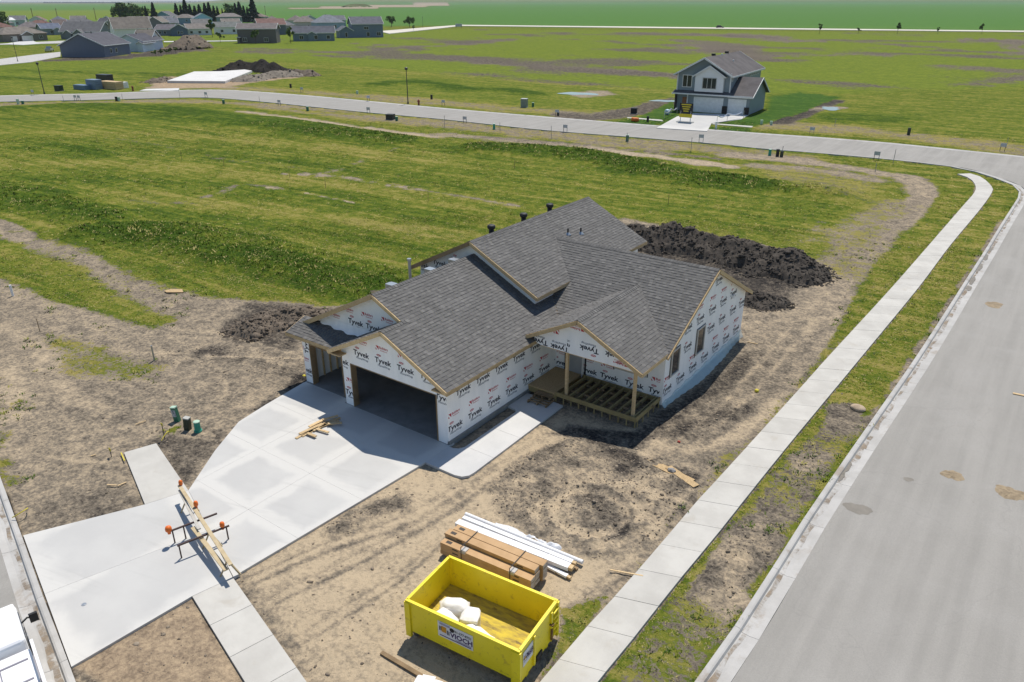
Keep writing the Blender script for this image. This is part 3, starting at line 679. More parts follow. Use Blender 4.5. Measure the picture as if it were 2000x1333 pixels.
# far paving: highway, village streets and drives
def sheet(pts, name, mat, z=-.01, parent=None, th=.15):
    b = MB(); b.prism([tuple(G2(*p)) for p in pts], -th-.2, z); return b.build(name, mat, parent)
PALE = mottled('pale_gravel_road', (.62, .58, .50), (.52, .49, .43), .9, .02, 2, 0, .01, .2)
tag(sheet([(760,67),(850,57.5),(900,51.5),(1400,57.2),(2100,64.5),(2100,62.3),(1400,54.8),(900,49.5),(840,54),(740,62)], 'highway', PALE, .25), kind='structure')
tag(sheet([(0,128),(60,122),(118,111),(118,102),(70,107),(0,116),(-80,123),(-80,136)], 'village_street', CURB, .05), kind='structure')
tag(sheet([(-80,92),(0,88),(130,85),(150,82),(150,79),(60,83),(0,86),(-80,88)], 'cul_de_sac', CURB, .05), kind='structure')
tag(sheet([(5,87),(45,80.5),(63,80),(80,86),(45,88.5)], 'village_drive', CONC, .08), kind='structure')
tag(sheet([(320,83),(480,80.6),(480,79.6),(320,81.2)], 'village_path', CONC, .08), kind='structure')
e = setting('finished_drive')
slab([G2(1322,228), G2(1352,221), G2(1462,225), G2(1448,233), G2(1390,241), G2(1381,256.5), G2(1282,250)], e, 0.0, .12)
slab([G2(1224,230.5), G2(1226,229), G2(1292,234), G2(1296,237)], e, -.01, .1, CONC_SW, 'sidewalk_slab'); slab([G2(1391,242.5), G2(1392,241), G2(1471,246.5), G2(1468,249)], e, -.01, .1, CONC_SW, 'sidewalk_slab')
# stains, sand spills and marks on the street
def blotch(px, py, rx, ry, mat, name, label, cat, rz=0, z=-.081, hgt=0.0, seed=0, n=44):
    c = G2(px, py); b = MB(); rr = random.Random(seed); ph = [rr.uniform(0, 6.28) for _ in range(5)]
    ring = []
    for k in range(n):
        a = 2*math.pi*k/n; q = 1+.16*math.sin(2*a+ph[0])+.09*math.sin(3*a+ph[1])+.05*math.sin(7*a+ph[2])+rr.uniform(-.05, .05)
        x, y = rx*q*math.cos(a), ry*q*math.sin(a); ring.append((c[0]+x*math.cos(rz)-y*math.sin(rz), c[1]+x*math.sin(rz)+y*math.cos(rz)))
    inner = [((p[0]-c[0])*.5+c[0], (p[1]-c[1])*.5+c[1]) for p in ring]
    b.add([(*p, z) for p in ring]+[(p[0], p[1], z+hgt*(.6+.5*rr.random())) for p in inner]+[(c[0], c[1], z+hgt)], [(k, (k+1) % n, n+(k+1) % n, n+k) for k in range(n)]+[(n+k, n+(k+1) % n, 2*n) for k in range(n)])
    return tag(b.build(name, mat), label, cat)
DAMP = mottled('damp_stain', (.215, .195, .165), (.18, .165, .14), .7, 3, 30, .1)
SANDM = mottled('spilled_sand', (.33, .26, .17), (.21, .165, .11), .95, 6, 40, .6, .02)
blotch(1676, 990, .42, .34, DAMP, 'oil_stain', 'round brown damp stain on the street near the gutter', 'stain', 0, seed=1)
blotch(1775, 933, .17, .14, DAMP, 'oil_stain', 'small grey damp spot on the street', 'stain', 0, seed=2)
blotch(1862, 925, .34, .38, SANDM, 'sand_spill', 'small tan sand spill on the grey street', 'sand', 0, -.083, .035, seed=3)
blotch(1975, 960, .45, .5, SANDM, 'sand_spill', 'larger tan sand spill at the right edge of the street', 'sand', 0, -.083, .04, seed=4)
blotch(1942, 593, .5, .5, SANDM, 'sand_spill', 'thin reddish smear of dirt on the street by the kerb', 'sand', 0, -.083, .01, seed=6)
for k, (px, py, rx, ry) in enumerate([(1935,485,.12,.5),(1925,500,.16,.9),(1912,520,.2,1.0),(1900,545,.15,.8),(1893,560,.2,.4),(1655,905,.14,.5),(1645,925,.1,.35)]):
    blotch(px, py, rx, ry, DAMP, 'mud_smear', ORD[k]+' dark mud smear along the gutter, counted from the corner', 'mud', .05, -.10, .02, seed=20+k)['group'] = 'mud smears in the gutter'
mb = MB(); a = G(1982, 769, -.07); mb.box((a[0]+.3, a[1], -.06), (.75, .14, .03), .1); tag(mb.build('loose_board', WOOD), 'short tan board lying on the street at the right edge', 'board')
# ------------------------------------------------------------------ the house under construction
def shingle_material():
    m, N, L, P = new_mat('asphalt_shingles')
    g = N.new('ShaderNodeNewGeometry'); r_ = g.outputs['Random Per Island']
    cr = N.new('ShaderNodeValToRGB'); L.new(r_, cr.inputs[0]); e = cr.color_ramp.elements
    e[0].position = 0; e[0].color = (.128, .124, .118, 1); e[1].position = 1; e[1].color = (.225, .217, .205, 1)
    for p_, c_ in ((.3, (.148, .144, .137, 1)), (.75, (.17, .165, .157, 1)), (.9, (.195, .188, .178, 1))):
        k = e.new(p_); k.color = c_
    pos = g.outputs['Position']; f = noise_n(N, L, pos, 90, 3, .7); b_ = noise_n(N, L, pos, .5, 4, .6)
    c = mixc(N, L, math_n(N, L, 'MULTIPLY', f, .45), cr.outputs[0], (.06, .06, .062))
    c = mixc(N, L, math_n(N, L, 'MULTIPLY', ramp01(N, L, b_, .4, .7), .2), c, (.2, .195, .19))
    L.new(c, P.inputs['Base Color']); P.inputs['Roughness'].default_value = .93; P.inputs['Specular IOR Level'].default_value = .2
    b = N.new('ShaderNodeBump'); b.inputs['Strength'].default_value = .3; b.inputs['Distance'].default_value = .006; L.new(f, b.inputs['Height']); L.new(b.outputs[0], P.inputs['Normal'])
    return m
SHING = shingle_material()
def wrap_material():
    m, N, L, P = new_mat('house_wrap')
    tc = N.new('ShaderNodeTexCoord'); v = tc.outputs['Object']
    mp = N.new('ShaderNodeMapping'); mp.inputs['Scale'].default_value = (1, 1, .25); L.new(v, mp.inputs[0])
    a = noise_n(N, L, mp.outputs[0], 2.2, 5, .6, .3); f = noise_n(N, L, v, 14, 4, .65, .5)
    L.new(mixc(N, L, ramp01(N, L, a, .35, .7), (.93, .93, .93), (.85, .86, .87)), P.inputs['Base Color'])
    P.inputs['Roughness'].default_value = .55; P.inputs['Specular IOR Level'].default_value = .35
    b = N.new('ShaderNodeBump'); b.inputs['Strength'].default_value = .6; b.inputs['Distance'].default_value = .03
    L.new(math_n(N, L, 'ADD', a, math_n(N, L, 'MULTIPLY', f, .35)), b.inputs['Height']); L.new(b.outputs[0], P.inputs['Normal'])
    return m
WRAP = wrap_material()
INK = plain('navy_ink', (.012, .016, .035), .6); RED = plain('red_ink', (.50, .035, .05), .6); INK2 = plain('faded_navy_ink', (.09, .11, .17), .6)
house = thing('unfinished_house', 'unfinished house in white printed wrap with new grey shingle roofs', 'house')
M_ = .505; OV = .335; OVF = .394; ZE1 = 2.642; XC = -4.632; Y1 = .82; XB = -2.99; Y2 = 7.294; Y2B = 18.3; Z2 = 5.841; E2X = -.728
YR3 = 12.527; Z3 = 5.075; HX = 5.526; HXO = 5.75; HY = 7.891; HYB = 17.3; YF = 17.7; XC4 = 2.60; Z4 = 4.215; Y4 = 5.33
zR1 = lambda x, y: ZE1+M_*(OV-x); zR1L = lambda x, y: ZE1+M_*(x-(2*XC-OV)); zBL = lambda x, y: ZE1+M_*(x-(2*XB-OV))
zR2 = lambda x, y: Z2-M_*(x-XC); zR2L = lambda x, y: Z2+M_*(x-XC)
zR3 = lambda x, y: Z3-M_*(YR3-y); zR3B = lambda x, y: Z3-M_*(y-YR3)
zR4 = lambda x, y: Z4-M_*(x-XC4); zR4L = lambda x, y: Z4+M_*(x-XC4)
SH0 = .02; zSH = lambda x, y: 2.50+.36*(y-SH0)
def poly_interval(P, ax, val):
    """interval of the other coordinate where the convex polygon crosses coord ax = val"""
    o = 1-ax; c = []
    for i in range(len(P)):
        p, q = P[i], P[(i+1) % len(P)]
        if (p[ax]-val)*(q[ax]-val) <= 0 and p[ax] != q[ax]:
            c.append(p[o]+(q[o]-p[o])*(val-p[ax])/(q[ax]-p[ax]))
    return (min(c), max(c)) if len(c) >= 2 else None
def roof_plane(name, P, zf, ax, up, deck=.10, shing=True):
    """deck slab plus overlapping shingle tabs laid in courses; ax = axis up the slope, up = its sign"""
    b = MB(); b.prism(P, lambda x, y: zf(x, y)-deck, zf); o = b.build(name, OSB, house)
    if not shing: return o
    s = MB(); lo, hi = min(p[ax] for p in P), max(p[ax] for p in P); ex = .142; rr = random.Random(len(name)*7+int(lo*10))
    ncs = int((hi-lo)/ex)+1
    for k in range(ncs):
        v0 = lo+k*ex if up > 0 else hi-k*ex; v1 = v0+up*ex; vm = (v0+v1)/2
        if not (lo < vm < hi): continue
        iv = poly_interval(P, ax, vm)
        if iv is None: continue
        u = iv[0]-rr.uniform(0, .15)
        v2 = v1+up*.03; v2 = min(max(v2, lo), hi)
        vs0 = v0-up*.012 if k else v0-up*.03
        while u < iv[1]:
            w = rr.choice((.14, .16, .18)); a, c = max(u, iv[0]), min(u+w, iv[1]); u += w
            if c-a < .02: continue
            t = rr.choice((.014, .026)); g = .005
            pt = lambda uu, vv, dz: ((vv, uu, zf(vv, uu)+dz) if ax == 0 else (uu, vv, zf(uu, vv)+dz))
            A, B, C, D = pt(a+g, vs0, t+.006), pt(c-g, vs0, t+.006), pt(c-g, v2, .008), pt(a+g, v2, .008); E_, F_ = pt(a+g, vs0, -.004), pt(c-g, vs0, -.004)
            vv = [A, B, C, D, E_, F_]
            flip = (ax == 0) != (up < 0)
            fs = [(0, 1, 2, 3), (4, 5, 1, 0)]
            if flip: fs = [f[::-1] for f in fs]
            s.add(vv, fs)
    q = s.build('shingles', SHING, o); q['kind'] = 'stuff'
    return o
pR1 = [(XB, -OVF), (OV, -OVF), (OV, 7.70), (XB, 11.03)]
r1 = roof_plane('garage_roof', pR1, zR1, 0, -1)
roof_plane('garage_roof', [(XC, Y1), (XB, Y1), (XB, 7.7), (XC, 7.7)], zR1, 0, -1)
roof_plane('garage_roof', [(2*XC-OV, Y1), (XC, Y1), (XC, 7.7), (2*XC-OV, 7.7)], zR1L, 0, 1)
roof_plane('garage_roof', [(2*XB-OV, -OVF), (XB, -OVF), (XB, 1.2), (2*XB-OV, 1.2)], zBL, 0, 1)
roof_plane('lean_to_roof', [(-9.6, SH0), (-6.2, SH0), (-5.6, .6), (-5.0, 1.2), (-9.6, 1.2)], zSH, 1, 1)
roof_plane('main_roof', [(XC, Y2), (E2X, Y2), (E2X, Y2B), (XC, Y2B)], zR2, 0, -1)
roof_plane('main_roof', [(2*XC-E2X, Y2), (XC, Y2), (XC, Y2B), (2*XC-E2X, Y2B)], zR2L, 0, 1)
roof_plane('wing_roof', [(HXO, YR3), (-3.12, YR3), (-1.05, 9.09), (.5, 7.54), (HXO, 7.54)], zR3, 1, 1)
roof_plane('wing_roof', [(-3.12, YR3), (HXO, YR3), (HXO, YF), (2.0, YF)], zR3B, 1, -1)
roof_plane('porch_roof', [(XC4, Y4), (5.67, Y4), (5.67, 7.75), (XC4, 10.82)], zR4, 0, -1)
roof_plane('porch_roof', [(.05, Y4), (XC4, Y4), (XC4, 10.82), (.05, 8.27)], zR4L, 0, 1)
# ridge caps
def ridge_caps(a, b, name='ridge_caps', drop=.07):
    a, b = Vector(a), Vector(b); d = (b-a).normalized(); L_ = (b-a).length; n = int(L_/.16); sd = d.cross(Vector((0, 0, 1))).normalized(); s = MB()
    for k in range(n):
        p = a+d*(L_*k/n); q = a+d*(L_*(k+1)/n+.03)
        for sg in (-1, 1):
            o1 = sd*sg*.14-Vector((0, 0, drop))
            vv = [p+Vector((0, 0, .042)), p+o1+Vector((0, 0, .042)), q+o1+Vector((0, 0, .024)), q+Vector((0, 0, .024)), p+Vector((0, 0, .01)), p+o1+Vector((0, 0, .01))]
            fs = [(0, 1, 2, 3), (0, 4, 5, 1)]
            s.add(vv, fs if sg < 0 else [f[::-1] for f in fs])
    q = s.build(name, SHING, house); q['kind'] = 'stuff'
ridge_caps((XC, Y1, zR1(XC, 0)), (XC, 7.6, zR1(XC, 0))); ridge_caps((XC, Y2, Z2), (XC, Y2B, Z2)); ridge_caps((HXO, YR3, Z3), (-3.1, YR3, Z3)); ridge_caps((XC4, Y4, Z4), (XC4, 10.8, Z4)); ridge_caps((XB, -OVF, zR1(XB, 0)), (XB, 1.15, zR1(XB, 0)))
# fascia and rake boards
def fascia(a, b, h=.16, w=.04, mat=WOOD, nm='fascia', dz=-.085):
    m_ = MB(); m_.beam((a[0], a[1], a[2]+dz), (b[0], b[1], b[2]+dz), w, h); m_.build(nm, mat, house)
e_ = .02
fascia((XB, -OVF-e_, zR1(XB, 0)), (OV, -OVF-e_, ZE1), nm='rake_board'); fascia((2*XB-OV, -OVF-e_, ZE1), (XB, -OVF-e_, zR1(XB, 0)), nm='rake_board')
fascia((OV+e_, -OVF-.04, ZE1), (OV+e_, 7.5, ZE1))
fascia((XC, Y1-e_, zR1(XC, 0)), (XB-.1, Y1-e_, zR1(XB-.1, 0)), nm='rake_board'); fascia((2*XC-OV, Y1-e_, ZE1), (XC, Y1-e_, zR1(XC, 0)), nm='rake_board', h=.2)
fascia((-9.62, SH0-e_, 2.5), (-6.32, SH0-e_, 2.5)); fascia((-9.62, SH0, 2.5), (-9.62, 1.2, zSH(0, 1.2)), nm='rake_board')
fascia((XC, Y2-e_, Z2), (E2X, Y2-e_, zR2(E2X, 0)), nm='rake_board'); fascia((2*XC-E2X, Y2-e_, zR2(E2X, 0)), (XC, Y2-e_, Z2), nm='rake_board', h=.2, mat=WOOD_DK)
fascia((E2X+e_, Y2-.04, zR2(E2X, 0)), (E2X+e_, Y2B, zR2(E2X, 0)))
fascia((HXO+e_, 7.54, zR3(0, 7.54)), (HXO+e_, YR3, Z3), nm='rake_board', h=.12); fascia((HXO+e_, YR3, Z3), (HXO+e_, YF, zR3B(0, YF)), nm='rake_board')
fascia((XC4, Y4-e_, Z4), (5.67, Y4-e_, zR4(5.67, 0)), nm='rake_board'); fascia((.05, Y4-e_, zR4L(.05, 0)), (XC4, Y4-e_, Z4), nm='rake_board')
fascia((5.67+e_, Y4-.04, zR4(5.67, 0)), (5.67+e_, 7.8, zR4(5.67, 0)))
# soffit returns at the garage gable
mb = MB(); mb.box((2*XB-OV+.38, -OVF/2-.02, ZE1-.12), (.72, OVF, .05)); mb.build('soffit_return', WOOD, house)
mb = MB(); mb.box((OV-.4, -OVF/2-.02, ZE1-.12), (.72, OVF, .05)); mb.build('soffit_return', WOOD, house)
# walls
TH = .14
def wallp(name, poly_, o, ud, nd, mat=WRAP, th=TH):
    b = MB(); b.wall(poly_, o, ud, nd, th); return b.build(name, mat, house)
WG = 5.904; XL = -5.409; XR = -.528; DH = 2.10; X3 = -9.01; Y3 = .385
zt = lambda x: min(zR1(x, 0), zBL(x, 0))-.11
wf = wallp('front_gable_wall', [(-WG, 0), (XL, 0), (XL, DH), (XR, DH), (XR, 0), (0, 0), (0, zt(0)), (XB, zt(XB)), (-WG, zt(-WG))], (0, 0, 0), (1, 0, 0), (0, -1, 0))
ws = wallp('garage_side_wall', [(TH+.002, .12), (HY, .12), (HY, zR1(0, 0)-.11), (TH+.002, zR1(0, 0)-.11)], (0, 0, 0), (0, 1, 0), (1, 0, 0))
w3 = wallp('third_stall_wall', [(X3, 0), (-8.5, 0), (-8.5, 2.05), (-6.35, 2.05), (-6.35, 0), (-5.9, 0), (-5.9, 2.42), (X3, 2.42)], (0, Y3, 0), (1, 0, 0), (0, -1, 0))
wallp('garage_end_wall', [(Y3+.14, .0), (9, .0), (9, 2.5), (Y3+.14, 2.5)], (X3, 0, 0), (0, 1, 0), (-1, 0, 0))
wallp('bay_return_wall', [(0.14, 0), (Y3, 0), (Y3, 2.5), (0.14, 2.5)], (-WG, 0, 0), (0, 1, 0), (-1, 0, 0))
yg = Y1+.33
wg = wallp('upper_gable_wall', [(2*XC-OV+.35, 2.45), (-3.2, 2.45), (-3.2, zR1(-3.2, 0)-.11), (XC, zR1(XC, 0)-.11), (2*XC-OV+.35, zR1L(2*XC-OV+.35, 0)-.11)], (0, yg, 0), (1, 0, 0), (0, -1, 0))
w2 = wallp('main_gable_wall', [(-8.2, 0), (-1.08, 0), (-1.08, zR2(-1.08, 0)-.11), (XC, Z2-.11), (-8.2, zR2L(-8.2, 0)-.11)], (0, Y2+.35, 0), (1, 0, 0), (0, -1, 0))
wallp('main_side_wall', [(Y2+.49, 0), (17.95, 0), (17.95, zR2(-1.08, 0)-.11), (Y2+.49, zR2(-1.08, 0)-.11)], (-1.08, 0, 0), (0, 1, 0), (1, 0, 0))
wallp('main_side_wall', [(Y2+.49, 0), (17.95, 0), (17.95, zR2(-1.08, 0)-.11), (Y2+.49, zR2(-1.08, 0)-.11)], (-8.2, 0, 0), (0, 1, 0), (-1, 0, 0))
wallp('main_rear_wall', [(-8.06, 0), (-1.22, 0), (-1.22, zR2(-1.22, 0)-.11), (XC, Z2-.11), (-8.06, zR2L(-8.06, 0)-.11)], (0, 17.95, 0), (1, 0, 0), (0, 1, 0))
wr = wallp('wing_gable_wall', [(HY, .0), (HYB, .0), (HYB, zR3B(0, HYB)-.11), (YR3, Z3-.11), (HY, zR3(0, HY)-.11)], (HX, 0, 0), (0, 1, 0), (1, 0, 0))
DX0, DX1, DZ0, DZ1 = .70, 1.42, .35, 2.38
wp = wallp('porch_rear_wall', [(0, .15), (HX-TH, .15), (HX-TH, zR3(0, HY)-.11), (0, zR3(0, HY)-.11)], (0, HY, 0), (1, 0, 0), (0, -1, 0))
wallp('wing_rear_wall', [(-1.0, 0), (HX-TH, 0), (HX-TH, zR3B(0, HYB)-.11), (-1.0, zR3B(0, HYB)-.11)], (0, HYB, 0), (1, 0, 0), (0, 1, 0))
yp = Y4+.27; HB = 2.50
wq = wallp('porch_gable_wall', [(.62, HB), (5.28, HB), (5.28, zR4(5.28, 0)-.11), (XC4, Z4-.11), (.3, zR4L(.3, 0)-.11), (.3, HB+.12)], (0, yp, 0), (1, 0, 0), (0, -1, 0), th=.2)
wallp('garage_back_wall', [(X3+.15, 0), (-.15, 0), (-.15, 2.6), (X3+.15, 2.6)], (0, 7.55, 0), (1, 0, 0), (0, -1, 0), OSB, .1)
mb = MB(); mb.box((-4.5, 4.0, 2.62), (8.6, 6.8, .03)); mb.build('garage_ceiling', OSB, house)
# slab, footing
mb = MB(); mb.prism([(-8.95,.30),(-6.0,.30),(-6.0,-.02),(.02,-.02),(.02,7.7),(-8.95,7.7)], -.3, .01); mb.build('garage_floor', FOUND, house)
mb = MB(); mb.box((.005, 3.95, -.1), (.10, 7.9, .5)); mb.build('foundation_wall', FOUND, house)
mb = MB(); mb.box((HX-.07, (HY+HYB)/2, -.15), (.16, HYB-HY, .4)); mb.build('foundation_wall', FOUND, house)
# garage openings: jambs, headers and the studs inside
def wood(c, s, nm, mat=WOOD_DK, rz=0):
    m_ = MB(); m_.box(c, s, rz); m_.build(nm, mat, house)
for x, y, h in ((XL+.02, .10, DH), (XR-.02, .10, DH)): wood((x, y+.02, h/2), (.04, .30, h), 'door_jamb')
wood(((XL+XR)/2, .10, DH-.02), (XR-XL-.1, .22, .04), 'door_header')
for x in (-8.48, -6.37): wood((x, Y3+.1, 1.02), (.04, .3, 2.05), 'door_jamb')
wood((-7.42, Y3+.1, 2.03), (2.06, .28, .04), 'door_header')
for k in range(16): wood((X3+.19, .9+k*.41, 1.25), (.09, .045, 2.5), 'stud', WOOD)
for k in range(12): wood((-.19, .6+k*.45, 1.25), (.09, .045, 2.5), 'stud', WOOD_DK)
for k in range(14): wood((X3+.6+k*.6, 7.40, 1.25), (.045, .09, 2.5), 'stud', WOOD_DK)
# lettering printed on the wrap
_tx = {}
def text_mesh(body, size, bold=0.0, shear=0.0):
    key = (body, size, bold, shear)
    if key in _tx: return _tx[key]
    cu = bpy.data.curves.new('t', 'FONT'); cu.body = body; cu.size = size; cu.align_x = 'CENTER'; cu.align_y = 'CENTER'; cu.offset = bold; cu.shear = shear; cu.resolution_u = 2
    ob = bpy.data.objects.new('t', cu); COL.objects.link(ob)
    dg = bpy.context.evaluated_depsgraph_get(); dg.update(); me = bpy.data.meshes.new_from_object(ob.evaluated_get(dg))
    V = [(v.co.x, v.co.y) for v in me.vertices]; Fc = [tuple(p.vertices) for p in me.polygons]
    bpy.data.objects.remove(ob); bpy.data.curves.remove(cu); bpy.data.meshes.remove(me)
    _tx[key] = (V, Fc); return V, Fc
def ellipse_ring(rx, ry, t, n=14):
    V = [(rx*math.cos(2*math.pi*k/n), ry*math.sin(2*math.pi*k/n)) for k in range(n)]+[((rx-t)*math.cos(2*math.pi*k/n), (ry-t)*math.sin(2*math.pi*k/n)) for k in range(n)]
    return V, [(k, (k+1) % n, n+(k+1) % n, n+k) for k in range(n)]
class Print:
    """flat print on a wall: each logo is a piece in (u, z), clipped to the wall's convex outline"""
    def __init__(s, clip): s.items = []; s.clip = clip
    def put(s, mi, VF, u, z, rot, clip, bm):
        ca, sa = math.cos(rot), math.sin(rot)
        vs = [bm.verts.new((u+x*ca-y*sa, z+x*sa+y*ca, 0)) for x, y in VF[0]]; fs = []
        for f in VF[1]:
            try: q = bm.faces.new([vs[i] for i in f]); q.material_index = mi; fs.append(q)
            except ValueError: pass
        for C in [s.clip]+([clip] if clip else []):
            n = len(C); A = sum(C[i][0]*C[(i+1) % n][1]-C[(i+1) % n][0]*C[i][1] for i in range(n)); C = C if A > 0 else C[::-1]
            for i in range(n):
                a, b = C[i], C[(i+1) % n]; nrm = Vector((b[1]-a[1], -(b[0]-a[0]), 0))
                live = [f for f in fs if f.is_valid]
                geom = live+list({e for f in live for e in f.edges})+list({v for f in live for v in f.verts})
                if not geom: return
                if all((v.co-Vector((a[0], a[1], 0))).dot(nrm) <= 0 for f in live for v in f.verts): continue
                r_ = bmesh.ops.bisect_plane(bm, geom=geom, plane_co=(a[0], a[1], 0), plane_no=nrm, clear_outer=True)
                fs = [g for g in r_['geom'] if isinstance(g, bmesh.types.BMFace) and g.is_valid]
    def mark(s, parts, u, z, rot, clip, nm):
        bm = bmesh.new()
        for mi, VF, dx, dy in parts: s.put(mi, VF, u+dx*math.cos(rot)-dy*math.sin(rot), z+dx*math.sin(rot)+dy*math.cos(rot), rot, clip, bm)
        s.items.append((bm, nm))
    def brand(s, u, z, rot=0.0, clip=None):
        tv = text_mesh('Tyvek', .33, .009, .06); tv = ([(x*1.13, y) for x, y in tv[0]], tv[1])
        s.mark([(0, tv, 0, 0), (2, text_mesh('HomeWrap', .145, .002, .1), .05, -.22), (1, ellipse_ring(.13, .05, .02), -.2, .24), (1, text_mesh('DUPONT', .06, .002), -.2, .24)], u, z, rot, clip, 'wrap_logo')
    def dealer(s, u, z, rot=0.0, clip=None):
        s.mark([(1, ([(-.10, -.1), (-.015, -.1), (-.10, .0)], [(0, 1, 2)]), -.22, 0), (1, ([(-.09, .09), (.08, .09), (.08, -.09)], [(2, 1, 0)]), -.22, 0), (1, text_mesh('Builders', .15, .003), .14, .03), (1, text_mesh('FirstSource', .085, .001), .14, -.085)], u, z, rot, clip, 'dealer_logo')
    def build(s, o, ud, nd, parent):
        o = Vector(o); ud = Vector(ud); nd = Vector(nd)
        for bm, nm in s.items:
            if bm.faces:
                for v in bm.verts: v.co = o+ud*v.co.x+Vector((0, 0, v.co.y))+nd*.004
                bmesh.ops.recalc_face_normals(bm, faces=bm.faces)
                me = bpy.data.meshes.new(nm); bm.to_mesh(me)
                for m_ in (INK, RED, INK2): me.materials.append(m_)
                ob = bpy.data.objects.new(nm, me); COL.objects.link(ob); ob.parent = parent
            bm.free()
t_ = .03
p_ = Print([(t_, .15), (7.8, .15), (7.8, 2.6), (t_, 2.6)])
for k in range(7): p_.brand(.42+1.29*k, .67)
for k in range(6): p_.dealer(.36+1.29*k, 1.27)
for k in range(6): p_.brand(1.0+1.29*k-(.01*k), 2.06)
p_.build((0, 0, 0), (0, 1, 0), (1, 0, 0), ws)
p_ = Print([(-WG+t_, .1), (-t_, .1), (-t_, zt(0)-.05), (XB, zt(XB)-.05), (-WG+t_, zt(-WG)-.05)])
for x in (-4.69, -3.42, -2.16, -.92): p_.brand(x, 2.73, 0, [(-6, DH+.02), (0, DH+.02), (0, 5), (-6, 5)])
for x in (-4.65, -3.45, -2.2): p_.dealer(x, 3.31)
p_.brand(-.16, 2.05, 0, [(XR+.02, 0), (0, 0), (0, 2.4), (XR+.02, 2.4)])
pc = [(-WG+.02, 0), (XL-.03, 0), (XL-.03, 2.4), (-WG+.02, 2.4)]
p_.brand(-5.45, .62, 0, pc); p_.dealer(-5.45, 1.25, 0, pc); p_.brand(-6.0, 2.05, 0, pc)
p_.build((0, 0, 0), (1, 0, 0), (0, -1, 0), wf)
p_ = Print([(2*XC-OV+.4, 2.5), (-3.3, 2.5), (-3.3, zR1(-3.3, 0)-.2), (XC, zR1(XC, 0)-.2), (2*XC-OV+.4, zR1L(2*XC-OV+.4, 0)-.2)])
for x, z in ((-6.15, 3.42), (-5.05, 3.44), (-3.8, 3.44)): p_.brand(x, z)
for x, z in ((-6.6, 3.93), (-5.4, 3.95), (-4.2, 4.0), (-7.5, 3.45)): p_.dealer(x, z)
p_.build((0, yg, 0), (1, 0, 0), (0, -1, 0), wg)
p_ = Print([(-8.15, 2), (-1.1, 2), (-1.1, zR2(-1.1, 0)-.2), (XC, Z2-.2), (-8.15, zR2L(-8.15, 0)-.2)])
for k in range(4): p_.brand(-8.1+1.22*k, 3.9+.35*min(k, 2))
p_.build((0, Y2+.35, 0), (1, 0, 0), (0, -1, 0), w2)
p_ = Print([(X3+t_, .05), (-5.95, .05), (-5.95, 2.36), (X3+t_, 2.36)])
p_.brand(-7.5, 2.2, 0, [(-8.4, 2.07), (-6.35, 2.07), (-6.35, 2.4), (-8.4, 2.4)])
pc = [(X3+.02, 0), (-8.53, 0), (-8.53, 2.4), (X3+.02, 2.4)]
p_.brand(-9.0, .62, 0, pc); p_.dealer(-9.05, 1.2, 0, pc); p_.brand(-8.75, 1.95, math.pi/2, pc)
p_.build((0, Y3, 0), (1, 0, 0), (0, -1, 0), w3)
p_ = Print([(HY+.03, .12), (HYB-.03, .12), (HYB-.03, zR3B(0, HYB)-.15), (YR3, Z3-.2), (HY+.03, zR3(0, HY)-.15)])
WIN = [(8.45, 9.3, 1.18, 2.42), (11.15, 12.05, 1.18, 2.5)]
for k in range(7): p_.brand(8.3+1.37*k, .68)
for y in (8.25, 10.85, 13.57, 14.97, 16.35): p_.dealer(y, 1.25)
for y in (10.17, 12.85, 14.22, 15.66, 16.9): p_.brand(y, 2.04)
for y in (10.0, 11.36, 12.77, 14.12, 15.45): p_.brand(y, 3.0)
for y in (11.2, 12.68, 14.0, 15.3): p_.dealer(y, 3.62)
p_.brand(13.2, 4.35)
p_.build((HX, 0, 0), (0, 1, 0), (1, 0, 0), wr)
p_ = Print([(.32, HB+.02), (5.25, HB+.02), (5.25, zR4(5.25, 0)-.15), (XC4, Z4-.15), (.32, zR4L(.32, 0)-.15)])
for x, z in ((.55, 2.66), (1.62, 2.62), (3.08, 2.95), (4.3, 2.98)): p_.brand(x, z, math.pi)
for x, z in ((1.25, 3.33), (2.5, 3.75), (4.6, 2.72)): p_.dealer(x, z, math.pi)
p_.brand(2.16, 2.85, math.pi, [(1.98, 2.5), (2.12, 2.5), (2.12, 3.6), (1.98, 3.6)])
p_.build((0, yp, 0), (1, 0, 0), (0, -1, 0), wq)
p_ = Print([(.03, .4), (HX-TH-.02, .4), (HX-TH-.02, 2.3), (.03, 2.3)])
for x in (.2, 1.75, 2.85, 4.12, 5.28): p_.brand(x, .64)
for x in (.2, 1.65, 2.75, 5.25): p_.dealer(x, 1.2)
p_.build((0, HY, 0), (1, 0, 0), (0, -1, 0), wp)
